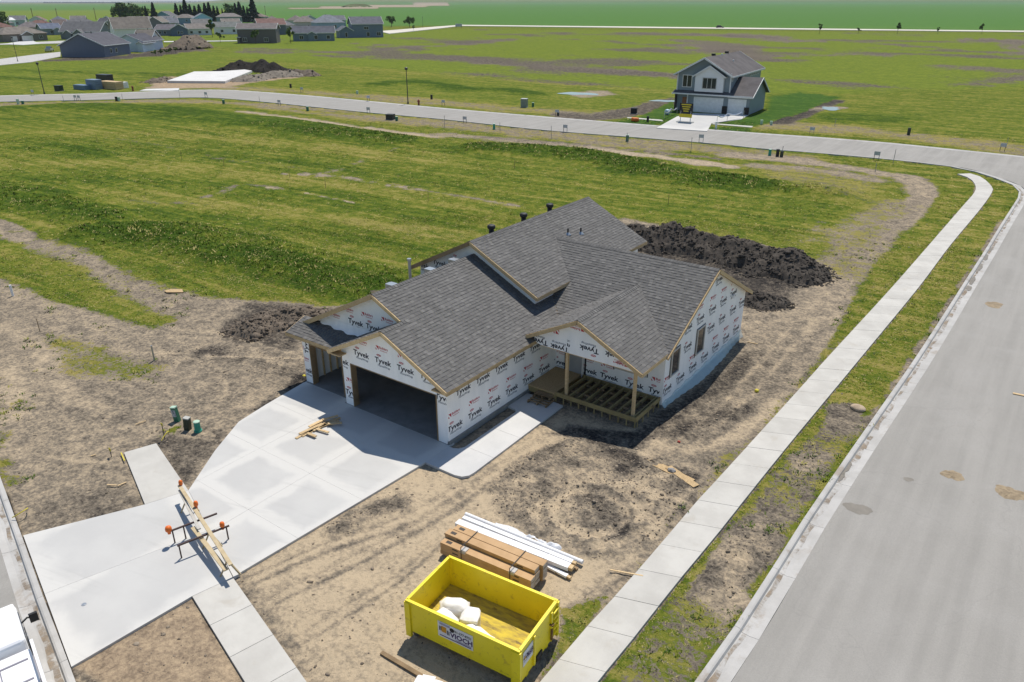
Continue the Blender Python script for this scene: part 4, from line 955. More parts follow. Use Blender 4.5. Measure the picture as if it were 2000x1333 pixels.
# windows and the front door
GL = glass_mat('window_glass')
def window(o, ud, nd, u0, u1, z0, z1, panes, frame_mat, nm='window'):
    o = Vector(o); ud = Vector(ud); nd = Vector(nd); P3 = lambda u, z, d: o+ud*u+Vector((0, 0, z))+nd*d
    f = MB(); w = .055
    for (a, b, c, d) in ((u0, u1, z0, z0+w), (u0, u1, z1-w, z1), (u0, u0+w, z0+w, z1-w), (u1-w, u1, z0+w, z1-w)):
        vs = [P3(a, c, .006), P3(b, c, .006), P3(b, d, .006), P3(a, d, .006), P3(a, c, .06), P3(b, c, .06), P3(b, d, .06), P3(a, d, .06)]
        f.add(vs, [(0,1,2,3),(4,5,6,7),(0,1,5,4),(1,2,6,5),(2,3,7,6),(3,0,4,7)])
    for k in range(1, panes):
        c = u0+(u1-u0)*k/panes
        vs = [P3(c-.025, z0+w, .006), P3(c+.025, z0+w, .006), P3(c+.025, z1-w, .006), P3(c-.025, z1-w, .006), P3(c-.025, z0+w, .055), P3(c+.025, z0+w, .055), P3(c+.025, z1-w, .055), P3(c-.025, z1-w, .055)]
        f.add(vs, [(0,1,2,3),(4,5,6,7),(0,1,5,4),(1,2,6,5),(2,3,7,6),(3,0,4,7)])
    fo_ = f.build(nm, frame_mat, house)
    for k in range(panes):
        a, b = u0+(u1-u0)*k/panes+.03, u0+(u1-u0)*(k+1)/panes-.03
        g = MB(); g.quad(P3(a, z0+.03, .018), P3(b, z0+.03, .018), P3(b, z1-.03, .018), P3(a, z1-.03, .018)); g.build('pane', GL, fo_)
    t = MB(); x_ = .07                                                    # black flashing tape around
    for (a, b, c, d) in ((u0-x_, u1+x_, z1, z1+x_*.6), (u0-x_, u0, z0-x_, z1), (u1, u1+x_*.6, z0, z1)):
        t.quad(P3(a, c, .008), P3(b, c, .008), P3(b, d, .008), P3(a, d, .008))
    t.build('flashing_tape', BLACK, fo_)
    return fo_
TANF = plain('tan_window_frame', (.62, .59, .54), .5)
for w_ in WIN: window((HX, 0, 0), (0, 1, 0), (1, 0, 0), *w_, 1, TANF)
window((0, HY, 0), (1, 0, 0), (0, -1, 0), 3.12, 4.72, 1.18, 2.2, 2, TANF)
dm = plain('primed_door', (.36, .37, .38), .5)
mb = MB(); mb.box((1.06, HY-.03, 1.37), (.80, .05, 2.03)); dobj = mb.build('front_door', dm, house)
mb = MB(); mb.box((.63, HY-.04, 1.37), (.06, .09, 2.05)); mb.box((1.49, HY-.04, 1.37), (.06, .09, 2.05)); mb.box((1.06, HY-.04, 2.42), (.92, .09, .06)); mb.build('door_frame', WHITE, dobj)
mb = MB(); mb.box((.52, HY-.006, 1.3), (.09, .01, 2.1)); mb.box((1.6, HY-.006, 1.3), (.09, .01, 2.1)); mb.build('flashing_tape', BLACK, dobj)
mb = MB(); mb.tube([(1.38, HY-.05, 1.3), (1.38, HY-.12, 1.3)], .03, 8); mb.build('door_knob', GALV, dobj)
# porch deck framing
dk = MB(); dk.box((3.45, 5.60, .34), (4.0, .05, .2)); fr = dk.build('rim_board', TREATED, house)
dk = MB(); dk.box((5.42, 6.75, .34), (.05, 2.24, .2)); dk.build('rim_board', TREATED, house)
dk = MB(); dk.box((3.45, 7.84, .30), (3.9, .05, .2)); dk.build('ledger_board', TREATED, house)
for k in range(10):
    b = MB(); b.box((1.72+k*.395, 6.72, .33), (.045, 2.16, .19)); b.build('joist', TREATED, house)
for k in range(6):
    for j in range(2):
        b = MB(); b.box((2.1+k*.62+j*.2, 6.2+j*.85, .37), (.36, .09, .04), .02); b.build('blocking', WOOD_DK, house)
for k in range(11):
    b = MB(); b.box((1.5+k*.39, 5.585, .10), (.05, .03, .30)); b.build('skirt_stud', TREATED, house)
for k in range(5):
    b = MB(); b.box((5.44, 5.75+k*.5, .10), (.03, .05, .30)); b.build('skirt_stud', TREATED, house)
b = MB(); b.box((3.45, 5.58, -.08), (4.0, .045, .09)); b.build('skirt_plate', WOOD_DK, house)
b = MB(); b.box((.72, 6.7, .36), (1.42, 2.3, .05)); b.build('landing', OSB, house)
b = MB(); b.box((.75, 5.6, .20), (1.46, .05, .27)); b.box((1.43, 6.7, .2), (.05, 2.2, .25)); b.build('landing_skirt', TREATED, house)
for x in (1.9, 5.18):
    b = MB(); b.box((x, 5.80, 1.36), (.12, .12, 2.35)); b.build('porch_post', WOOD, house)
b = MB(); b.box((2.95, 5.80, HB-.02), (4.7, .2, .12)); b.build('porch_beam', WOOD, house)
# blue-tinted plastic skirt along the wing wall
def film_mat(name, c, tr, rough=.25):
    m, N, L, P = new_mat(name); tc = N.new('ShaderNodeTexCoord'); n = noise_n(N, L, tc.outputs['Object'], 5, 5, .65, .8)
    L.new(mixc(N, L, n, c, tuple(k*.8 for k in c)), P.inputs['Base Color']); P.inputs['Roughness'].default_value = rough; P.inputs['Alpha'].default_value = tr
    b = N.new('ShaderNodeBump'); b.inputs['Strength'].default_value = .6; b.inputs['Distance'].default_value = .04; L.new(n, b.inputs['Height']); L.new(b.outputs[0], P.inputs['Normal'])
    return m
FILM = film_mat('blue_tinted_film', (.70, .90, .94), .5)
mb = MB(); n = 60; rows = 7; vs = []
for i in range(n+1):
    y = HY+.0+(HYB-HY+.1)*i/n; top = .12+.26*(i/n)**.7+.05*math.sin(i*.9); bul = .12+.35*math.sin(math.pi*min(1, i/n*1.05))**2+.03*math.sin(i*1.7)
    for j in range(rows+1):
        q = j/rows; out = .012+bul*math.sin(q*math.pi*.55)*q+.012*math.sin(i*2.3+j*1.9); vs.append((HX+out, y, top*(1-q)-.07*q))
mb.add(vs, [(i*(rows+1)+j, (i+1)*(rows+1)+j, (i+1)*(rows+1)+j+1, i*(rows+1)+j+1) for i in range(n) for j in range(rows)])
mb.build('plastic_skirt', FILM, house, smooth=True)
# loose lower edge of the wrap on the upper gable
mb = MB(); n = 26; vs = []
for i in range(n+1):
    x = -8.4+4.6*i/n; sag = .25*math.sin(math.pi*(i/n))**.8+.12*(i/n); zt_ = 2.98
    lift = .06+.05*math.sin(i*1.3)+.12*math.sin(math.pi*i/n)
    vs += [(x, yg-.012, zt_+.25), (x, yg-.02-lift*.4, zt_+.02-sag*.3), (x, yg-.03-lift, max(zSH(x, yg-.03-lift)+.04, 2.86-sag*.45))]
mb.add(vs, [(i*3+j, (i+1)*3+j, (i+1)*3+j+1, i*3+j+1) for i in range(n) for j in range(2)]); mb.build('loose_wrap_edge', WRAP, house, smooth=True)
# roof vents and pipes
def box_vent(x, y, zf, nm='roof_vent', s=.22, hgt=.3, mat=BLACK):
    z = zf(x, y); b = MB(); b.tube([(x, y, z-.05), (x, y, z+hgt*.6)], s*.55, 12); b.tube([(x, y, z+hgt*.55), (x, y, z+hgt*.7), (x, y, z+hgt), (x, y, z+hgt+.04)], [s*.62, s*.85, s*.85, s*.6], 14); b.build(nm, mat, house, True)
for y in (9.6, 12.4, 14.9): box_vent(XC-.45, y, zR2L, s=.24, hgt=.42)
for x, y in ((-3.0, 13.5), (-2.75, 14.4)):
    z = zR2(x, y); b = MB(); b.tube([(x, y, z-.05), (x, y, z+.32)], .045, 10); b.build('vent_pipe', BLACK, house)
    b = MB(); b.tube([(x, y, z-.02), (x, y, z+.1)], [.17, .06], 12); b.box((x, y, z+.0), (.36, .3, .012), 0, tilt=Matrix.Rotation(math.atan(M_), 3, 'Y')); b.build('pipe_flashing', GALV, house)
for y in (2.4, 4.9, 6.6):
    z = zR1L(XC-.5, y); b = MB(); b.box((XC-.38, y, z+.16), (.42, .36, .07)); b.box((XC-.5, y, z+.08), (.3, .28, .2)); b.build('box_vent', WHITE if False else GALV, house)
z = zR1L(XC-1.2, 4.4); b = MB(); b.tube([(XC-1.2, 4.4, z-.1), (XC-1.2, 4.4, z+.95)], .07, 10); b.tube([(XC-1.2, 4.4, z+.9), (XC-1.2, 4.4, z+1.0)], .1, 10); b.build('flue_pipe', GALV, house)
# exhaust hoods on the wing wall
b = MB(); b.box((HX+.05, 15.35, 2.86), (.1, .22, .16)); b.build('exhaust_hood', WHITE, house)
# ------------------------------------------------------------------ soil piles
SOILDK = mottled('dark_topsoil', (.048, .043, .038), (.10, .086, .072), .97, 2.5, 22, .9, .05, .1, coord='Object', stain=(.15, .13, .105), stain_amt=.55, stain_scale=1.6)
SOILBR = mottled('brown_soil', (.115, .094, .074), (.19, .155, .12), .97, 2.5, 22, .9, .05, .1, stain=(.30, .25, .19), stain_amt=.6, stain_scale=1.4)
CL_V, CL_F = None, None
def ico():
    t = (1+5**.5)/2; v = np.array([(-1,t,0),(1,t,0),(-1,-t,0),(1,-t,0),(0,-1,t),(0,1,t),(0,-1,-t),(0,1,-t),(t,0,-1),(t,0,1),(-t,0,-1),(-t,0,1)], float); v /= np.linalg.norm(v[0])
    f = np.array([(0,11,5),(0,5,1),(0,1,7),(0,7,10),(0,10,11),(1,5,9),(5,11,4),(11,10,2),(10,7,6),(7,1,8),(3,9,4),(3,4,2),(3,2,6),(3,6,8),(3,8,9),(4,9,5),(2,4,11),(6,2,10),(8,6,7),(9,8,1)])
    return v, f
ICV, ICF = ico()
def fast_mesh(name, V, Fc, mat, smooth=False):
    me = bpy.data.meshes.new(name); k = Fc.shape[1]
    me.vertices.add(len(V)); me.vertices.foreach_set('co', np.asarray(V, np.float32).ravel())
    me.loops.add(Fc.size); me.loops.foreach_set('vertex_index', Fc.astype(np.int32).ravel())
    me.polygons.add(len(Fc)); me.polygons.foreach_set('loop_start', (np.arange(len(Fc))*k).astype(np.int32))
    if smooth: me.polygons.foreach_set('use_smooth', np.ones(len(Fc), bool))
    me.update(calc_edges=True); me.materials.append(mat); return me
def clod_mesh(name, pts, size, mat, flat=.65):
    """lumps of soil: one dented icosahedron per point"""
    n = len(pts); sc = size[:, None]*(1+.5*rng.uniform(-1, 1, (n, 3)))*np.array([1, 1, flat])
    V = ICV[None]*(1+.35*rng.uniform(-1, 1, (n, 12, 1)))*sc[:, None, :]
    a = rng.uniform(0, 6.283, n); ca, sa = np.cos(a)[:, None], np.sin(a)[:, None]
    X = V[..., 0]*ca-V[..., 1]*sa; Y = V[..., 0]*sa+V[..., 1]*ca
    V = np.stack([X, Y, V[..., 2]], -1)+pts[:, None, :]
    Fc = (ICF[None]+(np.arange(n)*12)[:, None, None]).reshape(-1, 3)
    return fast_mesh(name, V.reshape(-1, 3), Fc, mat)
def pile(pts, rad, hgt, mat, label, seed, name='soil_pile', cell=.16, clods=500, cs=.09, sharp=1.0):
    P = np.array(smooth_poly([G2(*p, z=-.05) if len(p) == 2 else np.array(p[:2]) for p in pts], 4)) if len(pts) > 1 else np.array([G2(*pts[0])]*2)+np.array([[0, 0], [.01, 0]])
    x0, y0 = P.min(0)-rad*1.5; x1, y1 = P.max(0)+rad*1.5
    nx, ny = int((x1-x0)/cell)+1, int((y1-y0)/cell)+1
    X, Y = np.meshgrid(np.linspace(x0, x1, nx), np.linspace(y0, y1, ny), indexing='ij'); x, y = X.ravel(), Y.ravel()
    d = sdf_line(x, y, P)+rad*(.3*fbm(x, y, rad*1.1, 3, seed)+.22*fbm(x, y, rad*.35, 3, seed+1))
    q = np.clip(1-d/rad, -.2, 1)
    z = hgt*np.sign(q)*np.abs(q)**(.85*sharp)*(1+.35*fbm(x, y, rad*.9, 3, seed+3))
    amp = np.clip(q*4, 0, 1)
    k = hgt**.5
    z = z+amp*k*(.16*np.abs(fbm(x, y, cell*6, 3, seed+5))+.10*fbm(x, y, cell*2.4, 3, seed+8))-.12
    c = np.array([(x0+x1)/2, (y0+y1)/2])
    V = np.stack([x-c[0], y-c[1], z], 1)
    i, j = np.meshgrid(np.arange(nx-1), np.arange(ny-1), indexing='ij'); i, j = i.ravel(), j.ravel()
    Fc = np.stack([i*ny+j, (i+1)*ny+j, (i+1)*ny+j+1, i*ny+j+1], 1)
    keep = (z[Fc] > -.28).all(1) & (q[Fc].max(1) > -.15); Fc = Fc[keep]
    e = thing(name, label, 'soil pile', (c[0], c[1], 0))
    o = bpy.data.objects.new('heap', fast_mesh('heap', V, Fc, mat, True)); COL.objects.link(o); o.parent = e
    if clods:
        ok = np.where(q > -.2)[0]; s = rng.choice(ok, clods); jt = rng.uniform(-cell, cell, (clods, 2))
        pts_ = np.stack([V[s, 0]+jt[:, 0], V[s, 1]+jt[:, 1], np.maximum(z[s], -.06)], 1)
        cm = clod_mesh('clods', pts_, rng.gamma(2.0, cs/2.2, clods), mat); o2 = bpy.data.objects.new('clods', cm); COL.objects.link(o2); o2.parent = e; o2['kind'] = 'stuff'
    return e
pile([(1240,470),(1258,478),(1330,480),(1420,500),(1490,518),(1550,530)], 2.3, 1.4, SOILDK, 'long dark topsoil pile behind the unfinished house', 3, clods=5000, cs=.055, cell=.11)
pile([(1465,585),(1505,592)], 1.15, .5, SOILDK, 'small dark soil heap beside the wrapped gable wall', 5, clods=1200, cs=.04, cell=.08)
pile([(505,640),(545,628),(600,625)], 1.5, .75, SOILBR, 'brown soil heap in front of the green mound left of the garage', 7, clods=2200, cs=.045, cell=.09)
pile([(455,139),(500,137),(540,141)], 4.2, 2.4, mottled('black_topsoil', (.02, .018, .017), (.04, .035, .03), .97, 2.5, 12, .9, .05, .1), 'black topsoil pile behind the pale foundation slab', 9, clods=500, cs=.12, cell=.35)
pile([(480,158),(520,152),(570,149)], 3.4, 1.2, mottled('grey_clay', (.24, .21, .175), (.16, .14, .115), .97, 1.5, 12, .9, .08, .1), 'grey clay spoil heap beside the foundation slab', 12, clods=400, cs=.12, cell=.35)
pile([(575,147),(605,148)], 2.6, 1.3, SOILBR, 'small brown spoil heap at the end of the clay heap', 13, clods=200, cs=.1, cell=.3)
pile([(360,96),(382,94)], 7.0, 4.2, SOILBR, 'tall brown soil pile beside the white village house', 15, clods=250, cs=.18, cell=.6)
pile([(300,161),(325,157)], 2.5, .8, SOILBR, 'low brown dirt bank left of the foundation slab', 17, clods=200, cs=.1, cell=.35)
pile([(680,14.5),(715,14.3)], 24, 8, mottled('grassy_heap', (.06, .10, .025), (.12, .12, .05), .95, .1, 2, .5, .2, .1), 'far grassy stockpile on the edge of the brown field', 19, clods=0, cell=5)
b = MB(); c = G(1675, 798, 0); rr = random.Random(4)
V = [(c[0]+v[0]*.42*(1+rr.uniform(-.15, .15)), c[1]+v[1]*.36*(1+rr.uniform(-.15, .15)), .02+v[2]*.2) for v in ICV]; b.add(V, [tuple(f) for f in ICF])
ob = b.build('boulder', mottled('sandstone', (.47, .37, .26), (.36, .28, .2), .95, 4, 30, .6, .03), smooth=False); md = ob.modifiers.new('s', 'SUBSURF'); md.levels = md.render_levels = 2
tag(ob, 'flat tan rock lying in the boulevard by the kerb', 'rock')

# ------------------------------------------------------------------ yellow roll-off container
YEL = mottled('yellow_paint', (.88, .71, .018), (.82, .65, .014), .42, 1.2, 25, .08, .004, .5, stain=(.34, .22, .04), stain_amt=.5, stain_scale=5.5)
YELF = mottled('scuffed_yellow_floor', (.60, .46, .05), (.34, .25, .06), .8, 2.2, 18, .25, .006, .3, stain=(.12, .09, .05), stain_amt=.85, stain_scale=1.6, stretch=(1, 4, 1))
def local(c, rz): return thing
dc = ((5.55+9.02+5.42+9.12)/4, (-8.38-5.95-6.24-7.98)/4); da = .095; DL, DW, DT = 3.6, 2.08, 1.36
dump = thing('dumpster', 'open yellow roll-off dumpster holding white bags', 'dumpster', (dc[0], dc[1], -.05), da)
zb, zt2 = .33, DT
def dpart(nm, boxes, mat=YEL, parent=None):
    b = MB()
    for bx_ in boxes: b.box(*bx_)
    return b.build(nm, mat, parent or dump)
hl, hw = DL/2, DW/2
side_near = dpart('side_panel', [((0, -hw+.02, (zb+zt2)/2), (DL-.3, .035, zt2-zb))]); dpart('side_panel', [((0, hw-.02, (zb+zt2)/2), (DL-.3, .035, zt2-zb))])
dpart('end_panel', [((-hl+.02, 0, (zb+zt2)/2), (.035, DW-.1, zt2-zb))]); door = dpart('tailgate', [((hl-.03, 0, (zb+zt2)/2-.05), (.05, DW-.1, zt2-zb+.06))])
b = MB(); b.box((0, 0, zb+.02), (DL-.08, DW-.1, .05)); b.build('floor', YELF, dump)
for y in (-hw+.02, hw-.02): dpart('top_rail', [((0, y, zt2), (DL, .085, .075))])
for x in (-hl+.03, hl-.03): dpart('top_rail', [((x, 0, zt2+.002), (.085, DW-.09, .071))])
for x in (-hl+.06, hl-.10):
    for y in (-hw, hw):
        dpart('corner_post', [((x, y, (.13+zt2)/2), (.17 if x < 0 else .27, .09, zt2-.16))])
for k in range(5): dpart('door_rib', [((hl+.03, hw-.18, .42+k*.19), (.06, .26, .05))])
for y in (-.32, hw-.4): dpart('door_rib', [((hl+.02, y, .8), (.06, .07, 1.0))])
dpart('latch', [((hl+.05, hw-.42, .55), (.06, .05, .4)), ((hl+.05, hw-.42, .9), (.1, .1, .05))], mottled('rusty_steel', (.28, .16, .05), (.15, .09, .04), .8))
for y in (-.55, .55): dpart('skid_rail', [((0, y, .2), (DL-.1, .12, .24))])
for k in range(5): dpart('cross_member', [((-1.4+k*.7, 0, .27), (.08, DW-.15, .08))])
for x in (-hl+.15, hl-.2):
    for y in (-.78, .78):
        b = MB(); b.tube([(x, y-.1, .11), (x, y+.1, .11)], .11, 12); b.build('roller', plain('roller_steel', (.09, .085, .08), .6), dump)
dpart('hinge_lug', [((-hl-.03, -hw+.03, .35+k*.22), (.06, .08, .07)) for k in range(5)])
dpart('door_notch', [((hl+.0, -.02, .34), (.07, .3, .2))], BLACK)
SIGN = plain('sign_white', (.72, .71, .74), .5); PUR = plain('purple_print', (.055, .02, .11), .6); ORG = plain('orange_print', (.62, .30, .02), .6); BLK = plain('black_print', (.015, .013, .018), .6)
LIL = plain('lilac_print', (.35, .33, .45), .6)
def sign(o, ud, nd, W, H, parent):
    o = Vector(o); ud = Vector(ud); nd = Vector(nd)
    P3 = lambda u, z, d: o+ud*u+Vector((0, 0, z))+nd*d
    b = MB()
    vs = [P3(u, z, d) for d in (0, .012) for u, z in ((-W/2, -H/2), (W/2, -H/2), (W/2, H/2), (-W/2, H/2))]
    b.add(vs, [(0,1,2,3),(4,5,6,7),(0,1,5,4),(1,2,6,5),(2,3,7,6),(3,0,4,7)]); so = b.build('sign_panel', SIGN, parent)
    def pr(VF, u, z, mat, sx=1.0):
        b = MB(); b.add([P3(u+x*sx, z+y, .016) for x, y in VF[0]], [tuple(f) for f in VF[1]]); b.build('lettering', mat, so)
    rect = lambda w, h: ([(-w/2, -h/2), (w/2, -h/2), (w/2, h/2), (-w/2, h/2)], [(0, 1, 2, 3)])
    k = W/1.12
    pr(rect(.34*k, .07*k), -.33*k, .20*k, LIL); pr(text_mesh('701-277-8751', .105*k, .003), .23*k, .13*k, BLK)
    pr(ellipse_ring(.075*k, .075*k, .07*k, 12), -.1*k, .13*k, BLK)
    pr(text_mesh('ll', .2*k, .006), -.48*k, .02*k, BLK); pr(rect(.16*k, .2*k), -.36*k, .03*k, ORG); pr(text_mesh('li', .2*k, .006), -.22*k, -.03*k, BLK)
    pr(text_mesh('VIOCH', .23*k, .008), .2*k, -.04*k, PUR); pr(rect(1.0*k, .03*k), 0, -.2*k, PUR); pr(rect(.5*k, .035*k), .26*k, -.155*k, LIL)
sign((-.17, -hw-.0, .93), (1, 0, 0), (0, -1, 0), 1.12, .52, side_near)
sign((hl+.0, -.62, .95), (0, 1, 0), (1, 0, 0), .52, .48, door)
# bags in the container
BAG = mottled('white_poly_bag', (.82, .81, .79), (.72, .70, .67), .6, 5, 30, .4, .02, .4)
def bag(c, s, rz, label, seed, boxy=.6, mat=BAG, name='white_bag', cat='bag', sub=2):
    bm = bmesh.new(); bmesh.ops.create_icosphere(bm, subdivisions=3, radius=1.0); rr = np.random.default_rng(seed)
    co = np.array([v.co[:] for v in bm.verts]); co = np.sign(co)*np.abs(co)**boxy
    w = 1+.10*(np.sin(co[:, 0]*7+seed)*np.sin(co[:, 1]*6+2*seed)+.5*np.sin(co[:, 2]*11+seed))+rr.uniform(-.025, .025, len(co)); co = co*w[:, None]*np.array(s)
    co[:, 2] = np.maximum(co[:, 2], -s[2]*.8)+s[2]*.8
    for v, p in zip(bm.verts, co): v.co = p
    me = bpy.data.meshes.new(name); bm.to_mesh(me); bm.free(); me.materials.append(mat)
    for p in me.polygons: p.use_smooth = True
    o = bpy.data.objects.new(name, me); COL.objects.link(o); o.location = [float(k) for k in c]; o.rotation_euler = (0, 0, rz)
    return tag(o, label, cat)
def dloc(x, y, z=0): ca, sa = math.cos(da), math.sin(da); return (dc[0]+x*ca-y*sa, dc[1]+x*sa+y*ca, z-.05)
zf = zb+.047
bag(dloc(-.95, .05, zf), (.42, .25, .26), .5, 'white bulging bag farthest back in the yellow dumpster', 3)
bag(dloc(-.85, -.55, zf), (.38, .28, .28), -.2, 'white bag against the near left side of the dumpster', 4)
bag(dloc(-.22, -.22, zf), (.26, .27, .34), .4, 'upright squarish white bundle in the middle of the dumpster', 5, .35)
bag(dloc(.30, -.66, zf), (.50, .24, .30), -.12, 'brightest white long bag leaning on the near dumpster side', 6, .5)
# white wrapped pack at the bottom edge, brown board by it
w0 = G(848, 1318, .35); wpk = thing('wrapped_pack', 'white wrapped pack at the bottom edge below the dumpster', 'package', (w0[0]+.12, w0[1]-.55, -.06), .3)
b = MB(); b.box((0, 0, .2), (.75, .95, .4)); pk = b.build('wrapped_block', BAG, wpk); md = pk.modifiers.new('b', 'BEVEL'); md.width = .06; md.segments = 3
b = MB(); b.box((0, .0, .41), (.35, .98, .02), .1); b.build('wrap_seam', WHITE, wpk)
b = MB(); a1, a2 = G(745, 1275, .02), G(835, 1328, .02); b.beam(a1, a2, .12, .05); tag(b.build('loose_plank', WOOD_DK), 'weathered plank on the sand below the dumpster shadow', 'plank')

# ------------------------------------------------------------------ siding cartons and trim
CARD = mottled('brown_cardboard', (.50, .33, .18), (.42, .27, .14), .85, 2, 30, .1, .004, .2, island=.08)
CARDE = mottled('carton_ends', (.55, .50, .44), (.35, .3, .25), .8, 9, 40, .1)
stack = thing('carton_stack', 'strapped stack of long brown cardboard cartons behind the yellow dumpster', 'cartons', (5.72, -4.62, -.06), .07)
BLn, BWd, BHt = 3.34, .285, .15
for c_ in range(3):
    for r_ in range(3 + (1 if c_ else 0)):
        b = MB(); z = .13+BHt*(r_+.5)-(.0 if c_ == 0 else .012); sh = (.0, -.03, .06)[c_]+random.uniform(-.015, .015)
        b.box((sh, -.34+c_*(BWd+.025), z), (BLn, BWd, BHt-.006)); o = b.build('carton', CARD, stack)
        for sx in (-1, 1): b = MB(); b.box((sh+sx*(BLn/2+.002), -.34+c_*(BWd+.025), z), (.006, BWd-.03, BHt-.03)); b.build('carton_end', CARDE, o)
        for sx in (-1.1, 1.15): b = MB(); b.box((sh+sx, -.34+c_*(BWd+.025)-BWd/2-.002, z), (.22, .004, .05)); b.build('printed_mark', plain('carton_ink', (.07, .06, .05), .8), o)
        b = MB(); b.box((sh-1.42, -.34+c_*(BWd+.025), z+BHt/2-.001), (.2, .12, .004)); b.build('printed_mark', plain('carton_ink', (.07, .06, .05), .8), o)
for x in (-.85, .95):
    b = MB()
    b.box((x, -.03, .74), (.025, .95, .006)); b.box((x, -.5, .42), (.025, .006, .62)); b.build('strap', BLACK, stack)
    b = MB(); b.box((x+.05, -.36, .60), (.2, .2, .012)); b.box((x+.05, -.487, .55), (.2, .008, .1)); b.build('edge_protector', plain('grey_card', (.5, .48, .45), .8), stack)
for k in range(4):
    b = MB(); b.box((-1.4+k*.93, -.04, .055), (.12, 1.05, .12)); b.build('pallet_bearer', WOOD_DK, stack)
PVC = mottled('white_trim', (.80, .80, .80), (.70, .71, .72), .5, 3, 30, .1)
def bundle(p0, p1, w, h, z, label, mat=PVC, nm='trim_bundle', cat='trim bundle', end=True):
    a, b2 = G(*p0, z), G(*p1, z); m_ = (a+b2)/2; ang = math.atan2(b2[1]-a[1], b2[0]-a[0]); L_ = np.linalg.norm(b2-a)
    t = thing(nm, label, cat, (m_[0], m_[1], z-h/2), ang); b = MB(); b.box((0, 0, h/2), (L_, w, h)); b.build('wrapped_length', mat, t)
    if end:
        b = MB(); b.box((L_/2+.06, 0, h/2), (.14, w*.7, h*.8)); b.build('bare_end', WOOD, t)
        for k in range(3):
            b = MB(); b.box((-L_*.3+k*L_*.3, 0, h/2+.002), (.03, w+.01, h+.006)); b.build('band', plain('clear_band', (.6, .62, .65), .3), t)
    return t
bundle((905,1012), (1118,1099), .16, .12, .20, 'white wrapped trim bundle farthest from the cartons'); bundle((893,1021), (1112,1108), .26, .14, .17, 'wide white wrapped trim bundle right behind the cartons')
bundle((930,1033), (1108,1126), .14, .08, .04, 'low white trim length on the ground beside the carton ends'); 
b = MB(); a, c = G(905,1008,.1), G(1135,1102,.1); b.tube([tuple(a+np.array([0, .12, 0])), tuple(c+np.array([0, .10, 0]))], .075, 12); tag(b.build('white_pipe', PVC, smooth=False), 'long white plastic pipe on the sand behind the trim bundles', 'pipe')
fa, fb = G2(962, 1024), G2(1098, 1074); fd = fb-fa; fL = np.linalg.norm(fd); fd /= fL; fp = np.array([-fd[1], fd[0]])
nu, nv = 70, 18; uu, vv = np.meshgrid(np.linspace(0, fL, nu), np.linspace(-.22, .24, nv), indexing='ij'); ux, vy = uu.ravel(), vv.ravel()
edge = np.clip(1-np.abs(vy)/(.24*(.55+.45*np.abs(np.sin(ux*2.1+.4)))), 0, 1)*np.clip(np.minimum(ux, fL-ux)/.15, 0, 1)
hz = edge**.6*(.10+.28*np.abs(fbm(ux*1.0, vy, .5, 4, 303))+.06*fbm(ux, vy, .12, 3, 305))-.03
Vf = np.stack([fa[0]+fd[0]*ux+fp[0]*vy, fa[1]+fd[1]*ux+fp[1]*vy, hz-.04], 1)
ii, jj = np.meshgrid(np.arange(nu-1), np.arange(nv-1), indexing='ij'); ii, jj = ii.ravel(), jj.ravel(); Ff = np.stack([ii*nv+jj, (ii+1)*nv+jj, (ii+1)*nv+jj+1, ii*nv+jj+1], 1); Ff = Ff[(edge[Ff].max(1) > .02)]
o = bpy.data.objects.new('plastic_film', fast_mesh('plastic_film', Vf, Ff, film_mat('clear_film', (.82, .84, .87), .9, .3), False)); COL.objects.link(o); tag(o, 'crumpled white plastic film heaped behind the trim bundles', 'plastic film')
for k, (p0, p1) in enumerate([((1085,1118), (1117,1125)), ((1100,1100), (1128,1112))]):
    b = MB(); a, c = G(*p0, .0), G(*p1, .0); b.beam(a, c, .12, .05); tag(b.build('timber_offcut', WOOD_DK), ['timber bearer under the low white trim length', 'timber bearer under the ends of the trim bundles'][k], 'timber')

# ------------------------------------------------------------------ boards and debris on the lot
def board(p0, p1, w, t, z, label, mat=WOOD, nm='scrap_board', cat='board', group=None):
    a, c = G(*p0, z), G(*p1, z); b = MB(); m_ = (a+c)/2; d = c-a
    b.beam(a-m_, c-m_, w, t); o = b.build(nm, mat); o.location = m_; tag(o, label, cat, group); return o
board((1268,900), (1352,941), .36, .02, .015, 'wide tan sheathing strip lying on the torn dirt', OSB, 'sheathing_strip')
board((1305,912), (1360,950), .30, .02, .038, 'second sheathing strip overlapping the wide one on the dirt', OSB, 'sheathing_strip')
board((1257,897), (1272,903), .14, .02, .015, 'short tan scrap at the end of the sheathing strips', OSB, 'sheathing_strip')
q = G(1312,919,.06); b = MB(); b.add([(q[0]+v[0]*.2, q[1]+v[1]*.13, q[2]+v[2]*.09) for v in ICV], [tuple(f) for f in ICF]); tag(b.build('rock', mottled('grey_rock', (.3, .29, .28), (.2, .19, .18), .9)), 'grey rock weighing down the tan sheathing strips', 'rock')
rr = random.Random(9)
PL = [((578,857),(622,832)),((590,853),(640,824)),((600,848),(655,818)),((585,848),(630,828)),((612,842),(664,816)),((622,835),(662,822)),((604,834),(636,818)),((618,838),(642,845)),((600,846),(617,853)),((640,828),(668,826)),((630,820),(660,812))]
for k, (p0, p1) in enumerate(PL):
    board(p0, p1, .10+.06*rr.random(), .038, .02+.035*(k//3), 'pale lumber offcut in the pile on the driveway', WOOD, 'lumber_offcut', 'board', 'lumber offcuts on the driveway')
